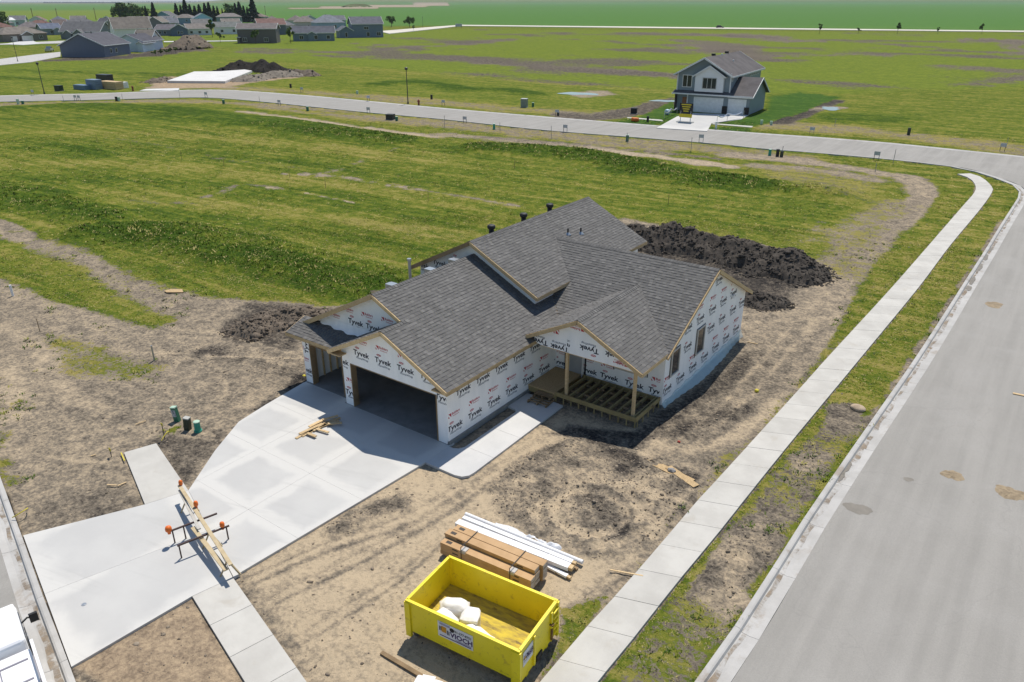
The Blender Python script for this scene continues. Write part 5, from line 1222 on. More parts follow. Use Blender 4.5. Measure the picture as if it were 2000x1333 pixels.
for p0, p1, lb in [((265,829),(285,822),'pale stick on bare dirt left of the utility pedestals'),((177,891),(187,888),'small pale offcut on bare dirt beyond the sidewalk stub'),((209,947),(228,948),'thin stick lying level on the dirt beside the sidewalk slab'),((230,949),(247,942),'thin stick lying tilted on the dirt beside the sidewalk slab'),((1192,1113),(1256,1125),'thin wooden lath half on the side sidewalk'),((1460,668),(1480,672),'pale lath on the ground at the wing corner')]:
    board(p0, p1, .05, .02, .0, lb, WOOD, 'wood_scrap', 'wood scrap')
b = MB(); P = [G2(*p) for p in [(321,569),(333,566),(356,566),(358,572),(325,572)]]; b.prism([tuple(p) for p in P], .0, .03); tag(b.build('plywood_scrap', OSB), 'tan plywood scrap on the mud at the foot of the green mound', 'plywood')
# wooden step of pallets at the landing
st = thing('pallet_step', 'two stacked wooden pallets serving as a step at the porch landing', 'pallet step', (1.0, 5.25, .0), .08)
for lv, (w, d, z) in enumerate([(1.0, .95, .07), (.85, .55, .22)]):
    for k in range(5):
        b = MB(); b.box((0, -.05-d/2+.1+k*(d-.1)/4+lv*.25, z+.045), (w, .1, .022)); b.build('slat', WOOD_DK, st)
    for k in range(3):
        b = MB(); b.box((-w/2+.05+k*(w-.1)/2, -.05+lv*.25, z-.01), (.05, d, .09)); b.build('bearer', WOOD_DK, st)
# barricade across the drive
ORANGE = plain('safety_orange', (.75, .16, .02), .5); STEEL = plain('rusty_angle_iron', (.075, .045, .04), .7)
a, c = G(350, 948, .62), G(451, 1104, .62); m_ = (a+c)/2; ang = math.atan2(c[1]-a[1], c[0]-a[0]); L_ = float(np.linalg.norm(c-a))
bar = thing('barricade', 'wooden rail barricade with orange lights across the driveway', 'barricade', (m_[0], m_[1], 0), ang)
LW = mottled('pale_lumber', (.50, .41, .26), (.38, .30, .18), .75, 3, 25, .1, .004, .25, island=.1)
b = MB(); b.box((0, 0, .62), (L_, .12, .04)); b.build('rail', LW, bar)
b = MB(); b.box((L_*.22, -.22, .42), (L_*.52, .14, .04), .06); b.build('rail', LW, bar)
b = MB(); b.box((-L_*.22, -.12, .52), (L_*.5, .1, .04), -.05); b.build('rail', mottled('grey_lumber', (.5, .48, .44), (.4, .38, .34), .8), bar)
for x in (-L_*.33, L_*.12, L_*.44):
    for s_ in (-1, 1):
        b = MB(); b.beam((x, 0, .6), (x+s_*.14, s_*.26, 0), .05, .05); b.build('leg', LW, bar)
for x, y0_, y1_ in ((-.35, -.95, .55), (.55, -1.0, .65)):
    b = MB(); b.beam((x, y0_, .5), (x, y1_, .5), .05, .05); b.build('cross_bar', STEEL, bar)
for x, y in ((-.35, -.55), (-.35, -.9), (.55, -.95), (.55, .55)):
    b = MB(); b.beam((x, y, .5), (x, y, 0), .04, .04); b.build('bar_leg', STEEL, bar)
for x, y, z, r_ in ((-.35, -1.0, .5, .105), (.5, .45, .5, .08), (-.95, .08, .66, .075), (-L_/2+.05, .05, .62, .07)):
    b = MB(); b.tube([(x, y, z), (x, y, z+.05), (x, y, z+.13), (x, y, z+.19), (x, y, z+.22)], [r_*.6, r_, r_, r_*.8, r_*.3], 14); b.tube([(x, y, z-.08), (x, y, z)], r_*.5, 10); b.build('warning_light', ORANGE, bar, True)
# pedestals and stakes on the lot
GREEN = plain('pedestal_green', (.035, .16, .10), .5); TEAL = plain('teal_plastic', (.03, .30, .22), .45); DKG = plain('dark_green_metal', (.03, .045, .03), .5); PALEG = plain('pale_green_cap', (.42, .58, .45), .5)
def pedestal(px, py, w, h, mat, label, capm=None, lean=0.0, round_=False, plate=False, name='utility_pedestal', group=None, rz=.4):
    p = G(px, py, -.04); t = thing(name, label, 'pedestal', p, rz, group); t.rotation_euler = (0, lean, rz); b = MB()
    if round_: b.tube([(0, 0, -.05), (0, 0, h)], [w/2, w/2*.95], 16)
    else: b.box((0, 0, h/2-.02), (w, w*.8, h+.04))
    b.build('body', mat, t); b = MB()
    if round_: b.tube([(0, 0, h), (0, 0, h+.03), (0, 0, h+.05)], [w/2*1.05, w/2*1.05, w/2*.8], 16)
    else: b.box((0, 0, h+.025), (w*1.08, w*.88, .05))
    b.build('cap', capm or mat, t)
    if round_: b = MB(); b.tube([(0, 0, -.03), (0, 0, .04)], w/2*1.25, 16); b.build('base_ring', mat, t)
    if plate:
        b = MB(); b.box((0, -w*.4-.008, h*.62), (w*.85, .012, h*.5)); pl = b.build('number_plate', plain('plate_grey', (.42, .45, .5), .5), t)
        V, Fc = text_mesh('5', .2); b = MB(); b.add([(x, -w*.4-.018, h*.7+y) for x, y in V], [tuple(f) for f in Fc]); b.build('lettering', INK, pl)
        V, Fc = text_mesh('6', .1); b = MB(); b.add([(x+.06, -w*.4-.018, h*.5+y) for x, y in V], [tuple(f) for f in Fc]); b.build('lettering', INK, pl)
    return t
pedestal(347, 822, .22, .62, GREEN, 'leaning green pedestal with a grey number plate beside the driveway', PALEG, -.12, False, True)
pedestal(367, 838, .24, .5, DKG, 'short dark green pedestal between the plated one and the teal one', plain('grey_cap', (.4, .4, .37), .6), .08)
pedestal(387, 842, .26, .42, TEAL, 'squat round teal pedestal nearest the driveway', PALEG, 0, True)
def stake(px, py, h, r_, mat, label, lean=(0, 0), name='stake', cat='stake', group=None, top=None):
    p = G(px, py, -.06); t = thing(name, label, cat, p, 0, group); b = MB(); b.tube([(0, 0, -.05), (lean[0]*h, lean[1]*h, h)], r_, 6); b.build('shaft', mat, t)
    if top:
        b = MB(); b.box((lean[0]*h, lean[1]*h, h-.06), (.12, .02, .12)); b.build('flag', top, t)
    return t
YFL = plain('yellow_flag', (.62, .52, .05), .7)
stake(322, 858, .75, .018, DARK, 'thin dark stake beside the leaning plated pedestal', top=YFL)
stake(302, 706, .85, .045, GALV, 'tall grey metal post in the dirt left of the driveway')
stake(78, 648, .75, .02, WOOD_DK, 'thin brown stake in the weeds at the left'); stake(26, 580, .75, .07, PVC, 'white standpipe in the dirt at the far left', name='standpipe', cat='pipe')
stake(218, 893, .4, .015, DARK, 'short flagged stake near the sidewalk stub', top=YFL)
b = MB(); q = G(45,1000,0); pts = [tuple(q+np.array([.0+.35*math.sin(t_*2.6), .35*math.cos(t_*2.2)-.2, .06+.18*math.sin(t_*3.0)])) for t_ in np.linspace(0, 1, 12)]; b.tube(pts, .018, 6); tag(b.build('yellow_conduit', YFL), 'curled yellow tube sticking out of the dirt by the front kerb', 'tube')
b = MB(); q = G(328,852,0); pts = [tuple(q+np.array([.25*t_, -.3*t_+.15*math.sin(t_*4), .05+.22*math.sin(t_*3.0)])) for t_ in np.linspace(0, 1, 10)]; b.tube(pts, .016, 6); tag(b.build('yellow_cable', YFL), 'yellow cable loop beside the plated pedestal', 'cable')
b = MB(); q = G(240,893,.0); b.beam((q[0]-.3, q[1]+.1, .03), (q[0]+.35, q[1]-.12, .03), .04, .02); tag(b.build('yellow_lath', YFL), 'yellow lath on the corner of the sidewalk stub', 'lath')
bag((*G2(1478,764), -.05), (.09, .09, .08), 0, 'yellow ball of debris on the dirt by the wing', 40, .8, YFL, 'yellow_debris', 'debris'); bag((*G2(594,736), -.05), (.08, .08, .08), 0, 'yellow debris at the third garage stall corner', 41, .8, YFL, 'yellow_debris', 'debris')
bag((*G2(1326,863), -.05), (.06, .05, .05), 0, 'small red can on the dirt in front of the porch', 42, .8, plain('red_can', (.4, .05, .03), .5), 'red_can', 'can')
for k, (px, py, lx) in enumerate([(190,278,.1),(258,295,.0),(355,312,0),(438,326,.05),(566,348,.0),(636,368,.1),(836,395,.2),(1005,330,.1),(1305,400,0)]):
    stake(px, py, 1.0, .02, WOOD_DK, ORD[k]+' thin survey stake in the mown lots, counted from the left', (lx*.3, 0), group='survey stakes in the middle lots')

# ------------------------------------------------------------------ white truck at the lower left
VAN = plain('white_vehicle_paint', (.82, .82, .83), .25, 0, .6, .03)
tr = thing('utility_truck', 'white utility truck with rack parked at the lower left corner', 'truck', (-.3, -16.28, -.09), math.atan2(fdir[1], fdir[0]))
def tpart(nm, boxes, mat=VAN, bev=.05, parent=None):
    b = MB()
    for bx_ in boxes: b.box(*bx_)
    o = b.build(nm, mat, parent or tr)
    if bev: md = o.modifiers.new('b', 'BEVEL'); md.width = bev; md.segments = 3
    return o
tpart('hood', [((-2.9, 0, .75), (1.2, 1.75, .65))]); cabn = tpart('cab', [((-1.6, 0, 1.1), (1.6, 1.85, 1.5))], bev=.12)
tpart('windshield', [((-2.36, 0, 1.5), (.2, 1.6, .5))], GL, .05, cabn)
tpart('side_window', [((-1.55, .93, 1.5), (1.1, .02, .48))], GL, 0, cabn); tpart('side_window', [((-1.55, -.93, 1.5), (1.1, .02, .48))], GL, 0, cabn)
body = tpart('service_body', [((1.15, 0, 1.0), (3.7, 1.9, 1.25))], bev=.06)
for k in range(3): tpart('side_panel', [((-.1+k*1.2, .955, 1.15), (1.0, .02, .7))], plain('panel_grey', (.30, .29, .32), .4), .0, body)
for k in range(5): tpart('roof_seam', [((-.3+k*.75, 0, 1.632), (.05, 1.7, .02))], plain('seam_grey', (.25, .24, .28), .5), 0, body)
for y in (-.45, .25): tpart('roof_seam', [((1.15, y, 1.635), (3.5, .02, .02))], plain('seam_grey', (.25, .24, .28), .5), 0, body)
b = MB()
for s_ in (-1, 1):
    b.beam((-.7, s_*1.02, 1.8), (3.0, s_*1.02, 1.8), .07, .07)
    for k in range(4): b.beam((-.6+k*1.15, s_*1.02, .9), (-.6+k*1.15, s_*1.02, 1.8), .06, .06)
b.build('ladder_rack', VAN, tr)
for s_ in (-1, 1):
    b = MB(); b.tube([(-2.15, s_*.9, 1.3), (-2.2, s_*1.08, 1.38), (-2.15, s_*1.2, 1.35)], .025, 8); b.box((-2.12, s_*1.22, 1.38), (.08, .2, .26)); b.build('mirror', BLACK, tr)
for x in (-2.6, 1.7):
    for s_ in (-1, 1):
        b = MB(); b.tube([(x, s_*.72, .37), (x, s_*.95, .37)], .37, 20); w_ = b.build('wheel', BLACK, tr); b = MB(); b.tube([(x, s_*.95, .37), (x, s_*.965, .37)], .2, 16); b.build('rim', GALV, w_)
# ------------------------------------------------------------------ things along the back street
SGN = plain('lot_sign_grey', (.50, .52, .56), .5)
def lot_sign(px, py, label, group='lot signs along the back street', w=.62, h=.42, H=.95, double=False, rz=.25):
    t = thing('lot_sign', label, 'sign', G(px, py, -.05), rz, group)
    for k in range(2 if double else 1):
        x = k*.9
        b = MB(); b.box((x-w*.4, 0, H/2), (.05, .05, H)); b.build('post', DARK, t); b = MB(); b.box((x+w*.4, 0, H/2), (.05, .05, H)); b.build('post', DARK, t)
        b = MB(); b.box((x, -.04, H-h/2), (w, .03, h)); b.build('panel', SGN, t)
SPOTS = [(403,191,'near side, left of the foundation slab drive'),(546,207,''),(720,222,''),(908,241,''),(1104,258,''),(1369,278,''),(1711,313,''),(590,181,''),(720,198,''),(866,207,''),(1088,227,''),(1585,263,''),(1957,296,''),(65,186,'')]
NM = ['by the bend in front of the foundation slab','right of the bend on the near verge','near the middle lamp post on the near verge','on the near verge left of the teal pedestal','on the near verge right of the teal pedestal','on the near verge across from the finished house','at the street corner near the curved sidewalk','on the far verge beside the clay heap','on the far verge left of the middle lamp post','on the far verge right of the middle lamp post','on the far verge left of the finished house lot','on the far verge beside the finished house lawn','at the right edge on the far verge','on the far verge at the far left by the lamp post']
for (px, py, _), nm in zip(SPOTS, NM): lot_sign(px, py, 'small grey lot sign '+nm)
lot_sign(148, 197, 'double grey lot sign on the near verge at the left', double=True)
def cabinet(px, py, w, d, h, mat, label, name='utility_cabinet', cap=None, rz=.3, group=None):
    t = thing(name, label, 'utility cabinet', G(px, py, -.05), rz, group); b = MB(); b.box((0, 0, h/2), (w, d, h)); b.build('body', mat, t); b = MB(); b.box((0, -.0, h+.03), (w*1.05, d*1.05, .06)); b.build('lid', cap or mat, t)
    b = MB(); b.box((0, 0, -.02), (w*1.2, d*1.2, .1)); b.build('pad', FOUND, t)
cabinet(1024, 210, 1.0, .9, 1.35, plain('grey_green_metal', (.20, .25, .22), .5), 'large grey green transformer cabinet on the far verge', cap=plain('pale_lid', (.5, .52, .5), .5))
cabinet(763, 234, 1.15, .9, .75, plain('black_box', (.03, .035, .03), .6), 'black utility box on the near verge left of a green pedestal')
cabinet(116, 178, 1.3, 1.0, 1.0, DKG, 'dark green transformer cabinet beside the lumber stacks'); cabinet(1238, 222, .9, .9, .8, BLACK, 'black box at the edge of the finished house lawn')
for px, py, h, m_, lb in [(775,236,.6,GREEN,'small green pedestal right of the black utility box'),(601,217,.7,GREEN,'green pedestal on the near verge below the bend'),(965,253,.8,TEAL,'teal pedestal leaning on the near verge in mid street'),(1225,276,.8,GREEN,'green pedestal on the near verge left of the finished house'),(1503,304,.75,TEAL,'pale teal pedestal left of two dark ones'),(1518,306,.85,BLACK,'dark pedestal right of the pale teal one'),(1526,307,.7,DKG,'dark green pedestal at the end of the row of three'),(1774,264,.95,DKG,'dark green pedestal on the far verge at the right'),(437,203,.7,GREEN,'green pedestal right of the slab drive'),(228,198,.8,BLACK,'dark pedestal beside a pale green one on the near verge'),(233,198,.7,PALEG,'pale green pedestal beside a dark one on the near verge'),(36,204,.9,PALEG,'tall pale green pedestal at the far left of the near verge'),(45,204,.6,GREEN,'short green pedestal at the far left of the near verge'),(568,172,.8,BLACK,'dark pedestal beside the clay heap'),(698,184,.6,PALEG,'pale pedestal on the far verge left of the middle lamp post'),(843,194,.8,BLACK,'black pedestal right of the middle lamp post'),(1041,209,.7,GREEN,'green pedestal beside the large transformer cabinet'),(1090,226,.5,DKG,'low dark pedestal near the finished house lot'),(1265,238,.8,BLACK,'black bin on the lawn strip of the finished house'),(1487,243,.6,PALEG,'white topped pedestal at the lawn edge of the finished house'),(1506,244,.5,PALEG,'second white topped pedestal nearer the dirt bank')]:
    pedestal(px, py, .34, h*.9, m_, lb, PALEG if m_ in (GREEN, TEAL) else None, round_=(m_ is TEAL))
for px, py, lb in [(818,206,'rusty red hydrant post right of the middle lamp post'),(260,178,'rusty red hydrant post beside the lumber stacks')]:
    t = thing('hydrant', lb, 'hydrant', G(px, py, -.05)); b = MB(); b.tube([(0, 0, 0), (0, 0, .7), (0, 0, .85), (0, 0, .95)], [.16, .15, .2, .08], 10); b.build('barrel', plain('rust_red', (.22, .05, .03), .7), t); b = MB(); b.tube([(-.28, 0, .6), (.28, 0, .6)], .08, 8); b.build('nozzle', plain('rust_red', (.22, .05, .03), .7), t)
for k, (px, py, h) in enumerate([(125,200,1.6),(352,195,2.6),(508,205,2.0),(868,250,2.4),(977,257,1.7),(1077,272,2.4),(1225,280,1.8),(1349,298,2.5),(1526,305,1.6),(1744,320,2.2),(1630,247,1.5),(1965,288,1.6),(240,198,1.8),(1710,335,1.2)]):
    stake(px, py, h*.7, .03, plain('grey_fibre_rod', (.3, .3, .3), .6), ORD[k]+' thin grey marker rod in the back street row', (rr.uniform(-.08, .08), 0), 'marker_rod', 'marker', 'marker rods along the back street')
def lamp(px, py, h, label, head=True, r_=.07):
    t = thing('lamp_post', label, 'lamp post', G(px, py, -.05)); b = MB(); b.tube([(0, 0, 0), (0, 0, h)], [r_*1.3, r_*.8], 8); b.build('pole', DARK, t)
    b = MB(); b.tube([(0, 0, h-.1), (0, 0, h), (0, 0, h+.3), (0, 0, h+.4)], [.08, .24, .28, .05], 8); b.build('lantern', DARK, t)
    b = MB(); b.tube([(0, 0, 0), (0, 0, .35)], [.18, .12], 8); b.build('base', DARK, t)
lamp(87, 184, 5.4, 'dark lamp post on the far verge at the left'); lamp(797, 203, 5.6, 'dark lamp post on the far verge left of the transformer'); lamp(35, 121, 6.5, 'dark lamp post on the village street at the far left'); lamp(826, 55, 6.5, 'distant lamp post near the highway turnoff')
# foundation slab and stacks
FS = [G2(327,162), G2(440,163), G2(493,142), G2(478,139.5), G2(430,143), G2(380,143.5)]
b = MB(); b.prism([tuple(p) for p in FS], -.1, .42); t = tag(b.build('foundation_slab', mottled('new_slab', (.62, .61, .59), (.55, .54, .52), .85, .3, 8, .05)), 'pale raised foundation slab beyond the back street', 'foundation')
e = setting('site_drive'); slab([G2(272,177.5), G2(350,177), G2(350,172.5), G2(285,174)], e, .0, .1, CONC)
BLUEW = plain('blue_wrap', (.13, .20, .30), .5); 
for k, (p, s, m_, lb) in enumerate([((162,175),(3.6,1.6,.9),BLUEW,'low blue wrapped pallet at the left of the lumber stacks'),((186,174.5),(2.9,1.6,1.9),plain('blue_grey_wrap',(.18,.24,.33),.5),'tall blue wrapped pallet in the middle of the lumber stacks'),((219,174),(5.2,1.8,1.5),WOOD,'long tan lumber stack right of the blue pallets'),((208,169),(3.4,1.6,2.4),DARK,'dark topped stack behind the lumber stacks'),((244,172.5),(1.0,1.2,1.2),WHITE,'white wrapped bundle at the right end of the lumber stacks')]):
    t = thing('material_stack', lb, 'material stack', G(*p, -.05), .12); n = max(2, int(s[2]/.45))
    for q in range(n):
        b = MB(); b.box((rr.uniform(-.05, .05), 0, s[2]*(q+.5)/n), (s[0], s[1], s[2]/n-.03)); b.build('layer', m_, t)

# ------------------------------------------------------------------ houses
def siding(name, c, lap=.2):
    key = 'sd_'+name
    if key in _mc: return _mc[key]
    m, N, L, P = new_mat(key); tc = N.new('ShaderNodeTexCoord'); sp = N.new('ShaderNodeSeparateXYZ'); L.new(tc.outputs['Object'], sp.inputs[0])
    fr = math_n(N, L, 'FRACT', math_n(N, L, 'DIVIDE', sp.outputs[2], lap)); n = noise_n(N, L, tc.outputs['Object'], .7, 4)
    col = mixc(N, L, n, c, tuple(k*.82 for k in c)); L.new(col, P.inputs['Base Color']); P.inputs['Roughness'].default_value = .6
    b = N.new('ShaderNodeBump'); b.inputs['Strength'].default_value = .5; b.inputs['Distance'].default_value = .03; L.new(fr, b.inputs['Height']); L.new(b.outputs[0], P.inputs['Normal'])
    _mc[key] = m; return m
def roofing(name, c): return mottled('roof_'+name, c, tuple(k*.72 for k in c), .92, .6, 7, .3, .03, .15)
def gable_roof(t, x0, x1, y0, y1, z, p, along, mat, ov=.45, th=.16, trim=None, nm='roof'):
    """gable roof over a rectangle; along = 'x' or 'y' is the ridge direction"""
    b = MB(); X0, X1, Y0, Y1 = x0-ov, x1+ov, y0-ov, y1+ov
    if along == 'y':
        c = (X0+X1)/2; h = p*(c-X0); zl = z-p*ov
        for a, e2 in ((X0, c), (c, X1)):
            f = (lambda x, y: zl+p*(x-X0)) if a == X0 else (lambda x, y: zl+p*(X1-x)); b.prism([(a, Y0), (e2, Y0), (e2, Y1), (a, Y1)], f, lambda x, y, f=f: f(x, y)+th)
        rt = [((X0, Y0), (c, Y0)), ((c, Y0), (X1, Y0))]
    else:
        c = (Y0+Y1)/2; h = p*(c-Y0); zl = z-p*ov
        for a, e2 in ((Y0, c), (c, Y1)):
            f = (lambda x, y: zl+p*(y-Y0)) if a == Y0 else (lambda x, y: zl+p*(Y1-y)); b.prism([(X0, a), (X1, a), (X1, e2), (X0, e2)], f, lambda x, y, f=f: f(x, y)+th)
    o = b.build(nm, mat, t)
    if trim is not None:
        b = MB(); zt_ = th/2
        if along == 'y':
            for Y in (Y0-.03, Y1+.03):
                b.beam((X0, Y, zl+zt_), (c, Y, zl+h+zt_), .06, th+.06); b.beam((c, Y, zl+h+zt_), (X1, Y, zl+zt_), .06, th+.06)
            for X in (X0-.03, X1+.03): b.beam((X, Y0, zl+zt_), (X, Y1, zl+zt_), .06, th+.04)
        else:
            for X in (X0-.03, X1+.03):
                b.beam((X, Y0, zl+zt_), (X, c, zl+h+zt_), .06, th+.06); b.beam((X, c, zl+h+zt_), (X, Y1, zl+zt_), .06, th+.06)
            for Y in (Y0-.03, Y1+.03): b.beam((X0, Y, zl+zt_), (X1, Y, zl+zt_), .06, th+.04)
        b.build('trim', trim, o)
    return o, zl+h+th
def hip_roof(t, x0, x1, y0, y1, z, p, mat, ov=.5, trim=None):
    X0, X1, Y0, Y1 = x0-ov, x1+ov, y0-ov, y1+ov; zl = z-p*ov+.05; w, d = X1-X0, Y1-Y0; b = MB()
    if w >= d: r0, r1 = (X0+d/2, (Y0+Y1)/2), (X1-d/2, (Y0+Y1)/2); h = p*d/2
    else: r0, r1 = ((X0+X1)/2, Y0+w/2), ((X0+X1)/2, Y1-w/2); h = p*w/2
    V = [(X0, Y0, zl), (X1, Y0, zl), (X1, Y1, zl), (X0, Y1, zl), (*r0, zl+h), (*r1, zl+h)]
    Fc = [(0, 1, 5, 4), (1, 2, 5), (2, 3, 4, 5), (3, 0, 4)] if w >= d else [(0, 1, 4), (1, 2, 5, 4), (2, 3, 5), (3, 0, 4, 5)]
    b.add(V, Fc+[(3, 2, 1, 0)]); return b.build('roof', mat, t), zl+h
def hwall(t, x0, x1, y0, y1, z0, z1, mat, p=None, along=None, nm='wall'):
    """the walls of one block, gable ends included"""
    b = MB()
    if p is None: b.box(((x0+x1)/2, (y0+y1)/2, (z0+z1)/2), (x1-x0, y1-y0, z1-z0))
    else:
        if along == 'y':
            c = (x0+x1)/2; P = [(x0, z0), (x1, z0), (x1, z1), (c, z1+p*(c-x0)), (x0, z1)]; V = [(u, y0, z) for u, z in P]+[(u, y1, z) for u, z in P]
        else:
            c = (y0+y1)/2; P = [(y0, z0), (y1, z0), (y1, z1), (c, z1+p*(c-y0)), (y0, z1)]; V = [(x0, u, z) for u, z in P]+[(x1, u, z) for u, z in P]
        b.add(V, [(0, 1, 2, 3, 4), (9, 8, 7, 6, 5)]+[(k, k+5, (k+1) % 5+5, (k+1) % 5) for k in range(5)])
    return b.build(nm, mat, t)
FRW = plain('window_white', (.72, .72, .71), .5)
def hwin(t, u, z, w, h, y=0.0, panes=1, face='front', frame=FRW, glass=GL, x=0.0, nm='window'):
    b = MB(); fw = .09
    P3 = (lambda a, d, zz: (u+a, y-d, zz)) if face == 'front' else (lambda a, d, zz: (x+d, u+a, zz))
    def bx(a0, a1, d0, d1, z0, z1, B): 
        V = [P3(a, d, zz) for zz in (z0, z1) for a, d in ((a0, d0), (a1, d0), (a1, d1), (a0, d1))]
        B.add(V, [(3,2,1,0),(4,5,6,7),(0,1,5,4),(1,2,6,5),(2,3,7,6),(3,0,4,7)])
    bx(-w/2-fw, w/2+fw, .003, .07, z-h/2-fw, z-h/2, b); bx(-w/2-fw, w/2+fw, .003, .07, z+h/2, z+h/2+fw, b)
    bx(-w/2-fw, -w/2, .003, .07, z-h/2, z+h/2, b); bx(w/2, w/2+fw, .003, .07, z-h/2, z+h/2, b)
    for k in range(1, panes): bx(-w/2+w*k/panes-.04, -w/2+w*k/panes+.04, .003, .06, z-h/2, z+h/2, b)
    o = b.build(nm, frame, t)
    for k in range(panes):
        b = MB(); bx(-w/2+w*k/panes+.02, -w/2+w*(k+1)/panes-.02, .004, .02, z-h/2, z+h/2, b); b.build('pane', glass, o)
def gdoor(t, u, w, h, y=0.0, mat=FRW, rows=4):
    b = MB(); b.box((u, y-.02, h/2), (w+.2, .03, h+.12)); o = b.build('garage_door', mat, t)
    for k in range(rows):
        b = MB(); b.box((u, y-.05, h*(k+.5)/rows), (w-.04, .03, h/rows-.04)); b.build('panel', mat, o)
def frame_at(A, B):
    a, b = G2(*A), G2(*B); d = b-a; return a, math.atan2(d[1], d[0]), float(np.linalg.norm(d))

# the finished two-storey house
SLATE = siding('slate_blue', (.23, .285, .325)); PALEB = siding('pale_board', (.80, .81, .84), .3); RFG = roofing('taupe', (.135, .125, .125)); TRIM = plain('trim_white', (.70, .71, .72), .5)
ts_b = G2(1462, 225.0); ang = math.radians(5); W_ = 12.0; ts_a = ts_b-W_*np.array([math.cos(ang), math.sin(ang)])
ts = thing('two_storey_house', 'finished two-storey slate blue house with white front gable', 'house', (ts_a[0], ts_a[1], -.02), ang)
k_ = W_/13.6; UW = 8.6; D2 = 18.4
hwall(ts, 0, UW, .3, D2, 0, 5.65, SLATE, .55, 'y'); ro, _ = gable_roof(ts, 0, UW, .0, D2, 5.65, .55, 'y', RFG, .5, .18, TRIM)
hwall(ts, UW, W_, 0, 9.2, 0, 2.75, SLATE, .5, 'x', 'garage_wall'); gable_roof(ts, UW+.5, W_, 0, 9.2, 2.75, .5, 'x', RFG, .5, .16, TRIM, 'garage_roof')
hwall(ts, 2.2*k_, UW, -.05, .3, 0, 2.75, SLATE, nm='lower_wall')
b = MB(); b.prism([(-.4, -.75), (UW+.4, -.75), (UW+.4, .32), (-.4, .32)], lambda x, y: 2.62+.36*(y+.75), lambda x, y: 2.78+.36*(y+.75)); pr_ = b.build('pent_roof', RFG, ts)
b = MB(); b.box((W_/2, -.79, 2.70), (W_+.9, .06, .2)); b.build('fascia', TRIM, pr_)
hwall(ts, 3.05, 7.6, -.28, .3, 3.1, 5.5, PALEB, .62, 'y', 'front_gable'); gable_roof(ts, 3.05, 7.6, -.2, .3, 5.5, .62, 'y', RFG, .35, .14, TRIM, 'gable_roof')
hwin(ts, 1.6, 4.55, 1.4, 1.7, .3, 2); hwin(ts, 5.4, 4.4, 2.1, 1.5, -.28, 3, frame=plain('thin_frame', (.45, .45, .43), .5))
gdoor(ts, 5.45, 4.6, 2.2, -.05, plain('garage_door_white', (.80, .82, .84), .45)); gdoor(ts, 10.0, 2.7, 2.2, 0, plain('garage_door_white', (.80, .82, .84), .45))
DOORW = plain('oak_door', (.30, .12, .05), .5)
b = MB(); b.box((1.75*k_, .26, 1.05), (.95, .06, 2.1)); d_ = b.build('door', DOORW, ts); b = MB(); b.box((2.1*k_, .22, 1.0), (.05, .05, .2)); b.build('handle', GALV, d_)
for u in (2.7, 8.15, 11.6):
    b = MB(); b.box((u, -.1, .55), (.75, .2, 1.1)); b.build('stone_pier', mottled('dark_stone', (.05, .042, .038), (.03, .026, .024), .9, 5, 20, .5), ts)
for u in (0.02, UW-.02): b = MB(); b.box((u, .24, 4.5), (.16, .16, 2.9)); b.build('corner_board', TRIM, ts)
b = MB(); b.box((2.35*k_, -.3, 1.35), (.14, .14, 2.6)); b.build('porch_post', TRIM, ts); b = MB(); b.box((0.15, -.3, 1.35), (.3, .3, 2.6)); b.build('porch_pier', mottled('dark_stone', (.05, .042, .038)), ts)
for y, w in ((1.0, .35), (4.0, .4), (7.0, .4), (11.4, .45), (12.6, .45), (13.8, .45), (15.0, .45), (16.4, .5)): hwin(ts, y, 5.1, w, .55, face='side', x=UW)
for x, y, s_ in ((UW*.5-.3, 5.0, .5), (UW*.5-.2, 12.0, .5)):
    b = MB(); z = 5.65+.55*(UW/2-.5); b.tube([(x, y, z), (x, y, z+.5)], [.2, .2], 8); b.tube([(x, y, z+.45), (x, y, z+.75)], .34, 10); b.build('roof_vent', BLACK, ts)
for x, y in ((UW*.5+.2, 8.0), (UW*.72, 9.0)):
    b = MB(); z = 5.65+.55*(UW-x)+.1; b.tube([(x, y, z), (x, y, z+.35)], .12, 8); b.build('vent_cap', WHITE, ts)
# its yard sign, streamers, bins
sg = thing('yard_sign', 'black and yellow sign board standing on the finished driveway', 'sign', G(1338, 239.5, 0), ang)
for s_ in (-1, 1): b = MB(); b.box((s_*.75, 0, .8), (.1, .1, 1.6)); b.build('post', WHITE, sg)
YB = plain('sign_yellow', (.62, .50, .02), .5)
b = MB(); b.box((0, -.02, 1.95), (2.0, .06, 1.5)); pn = b.build('panel', BLACK, sg)
for k in range(4): b = MB(); b.box((0, -.06, 2.5-k*.3), (1.5-.25*k, .02, .14)); b.build('printed_line', YB, pn)
b = MB(); b.box((0, -.03, .95), (1.9, .05, .5)); b.build('lower_panel', YB, sg); b = MB(); b.box((0, 0, .06), (2.4, .9, .12)); b.build('base', GALV, sg)
for side, P in (('left', [(1297,232),(1310,226),(1322,222)]), ('right', [(1400,240),(1420,236),(1452,230)])):
    t = thing('streamer_line', 'silver streamer on stakes along the %s side of the finished drive' % side, 'streamer', G(*P[0], 0)); o = G(*P[0], 0)
    q = [G(*p, 0)-o for p in P]
    for p in q: b = MB(); b.tube([tuple(p), tuple(p+np.array([0, 0, 1.0]))], .03, 6); b.build('stake', GALV, t)
    pts = []
    for i in range(len(q)-1):
        for k in range(6):
            f = k/6; v = q[i]*(1-f)+q[i+1]*f; pts.append((v[0], v[1], 1.0-.35*math.sin(math.pi*f)))
    b = MB(); b.tube(pts, .09, 5); b.build('streamer', plain('foil', (.65, .66, .7), .25, .6), t)
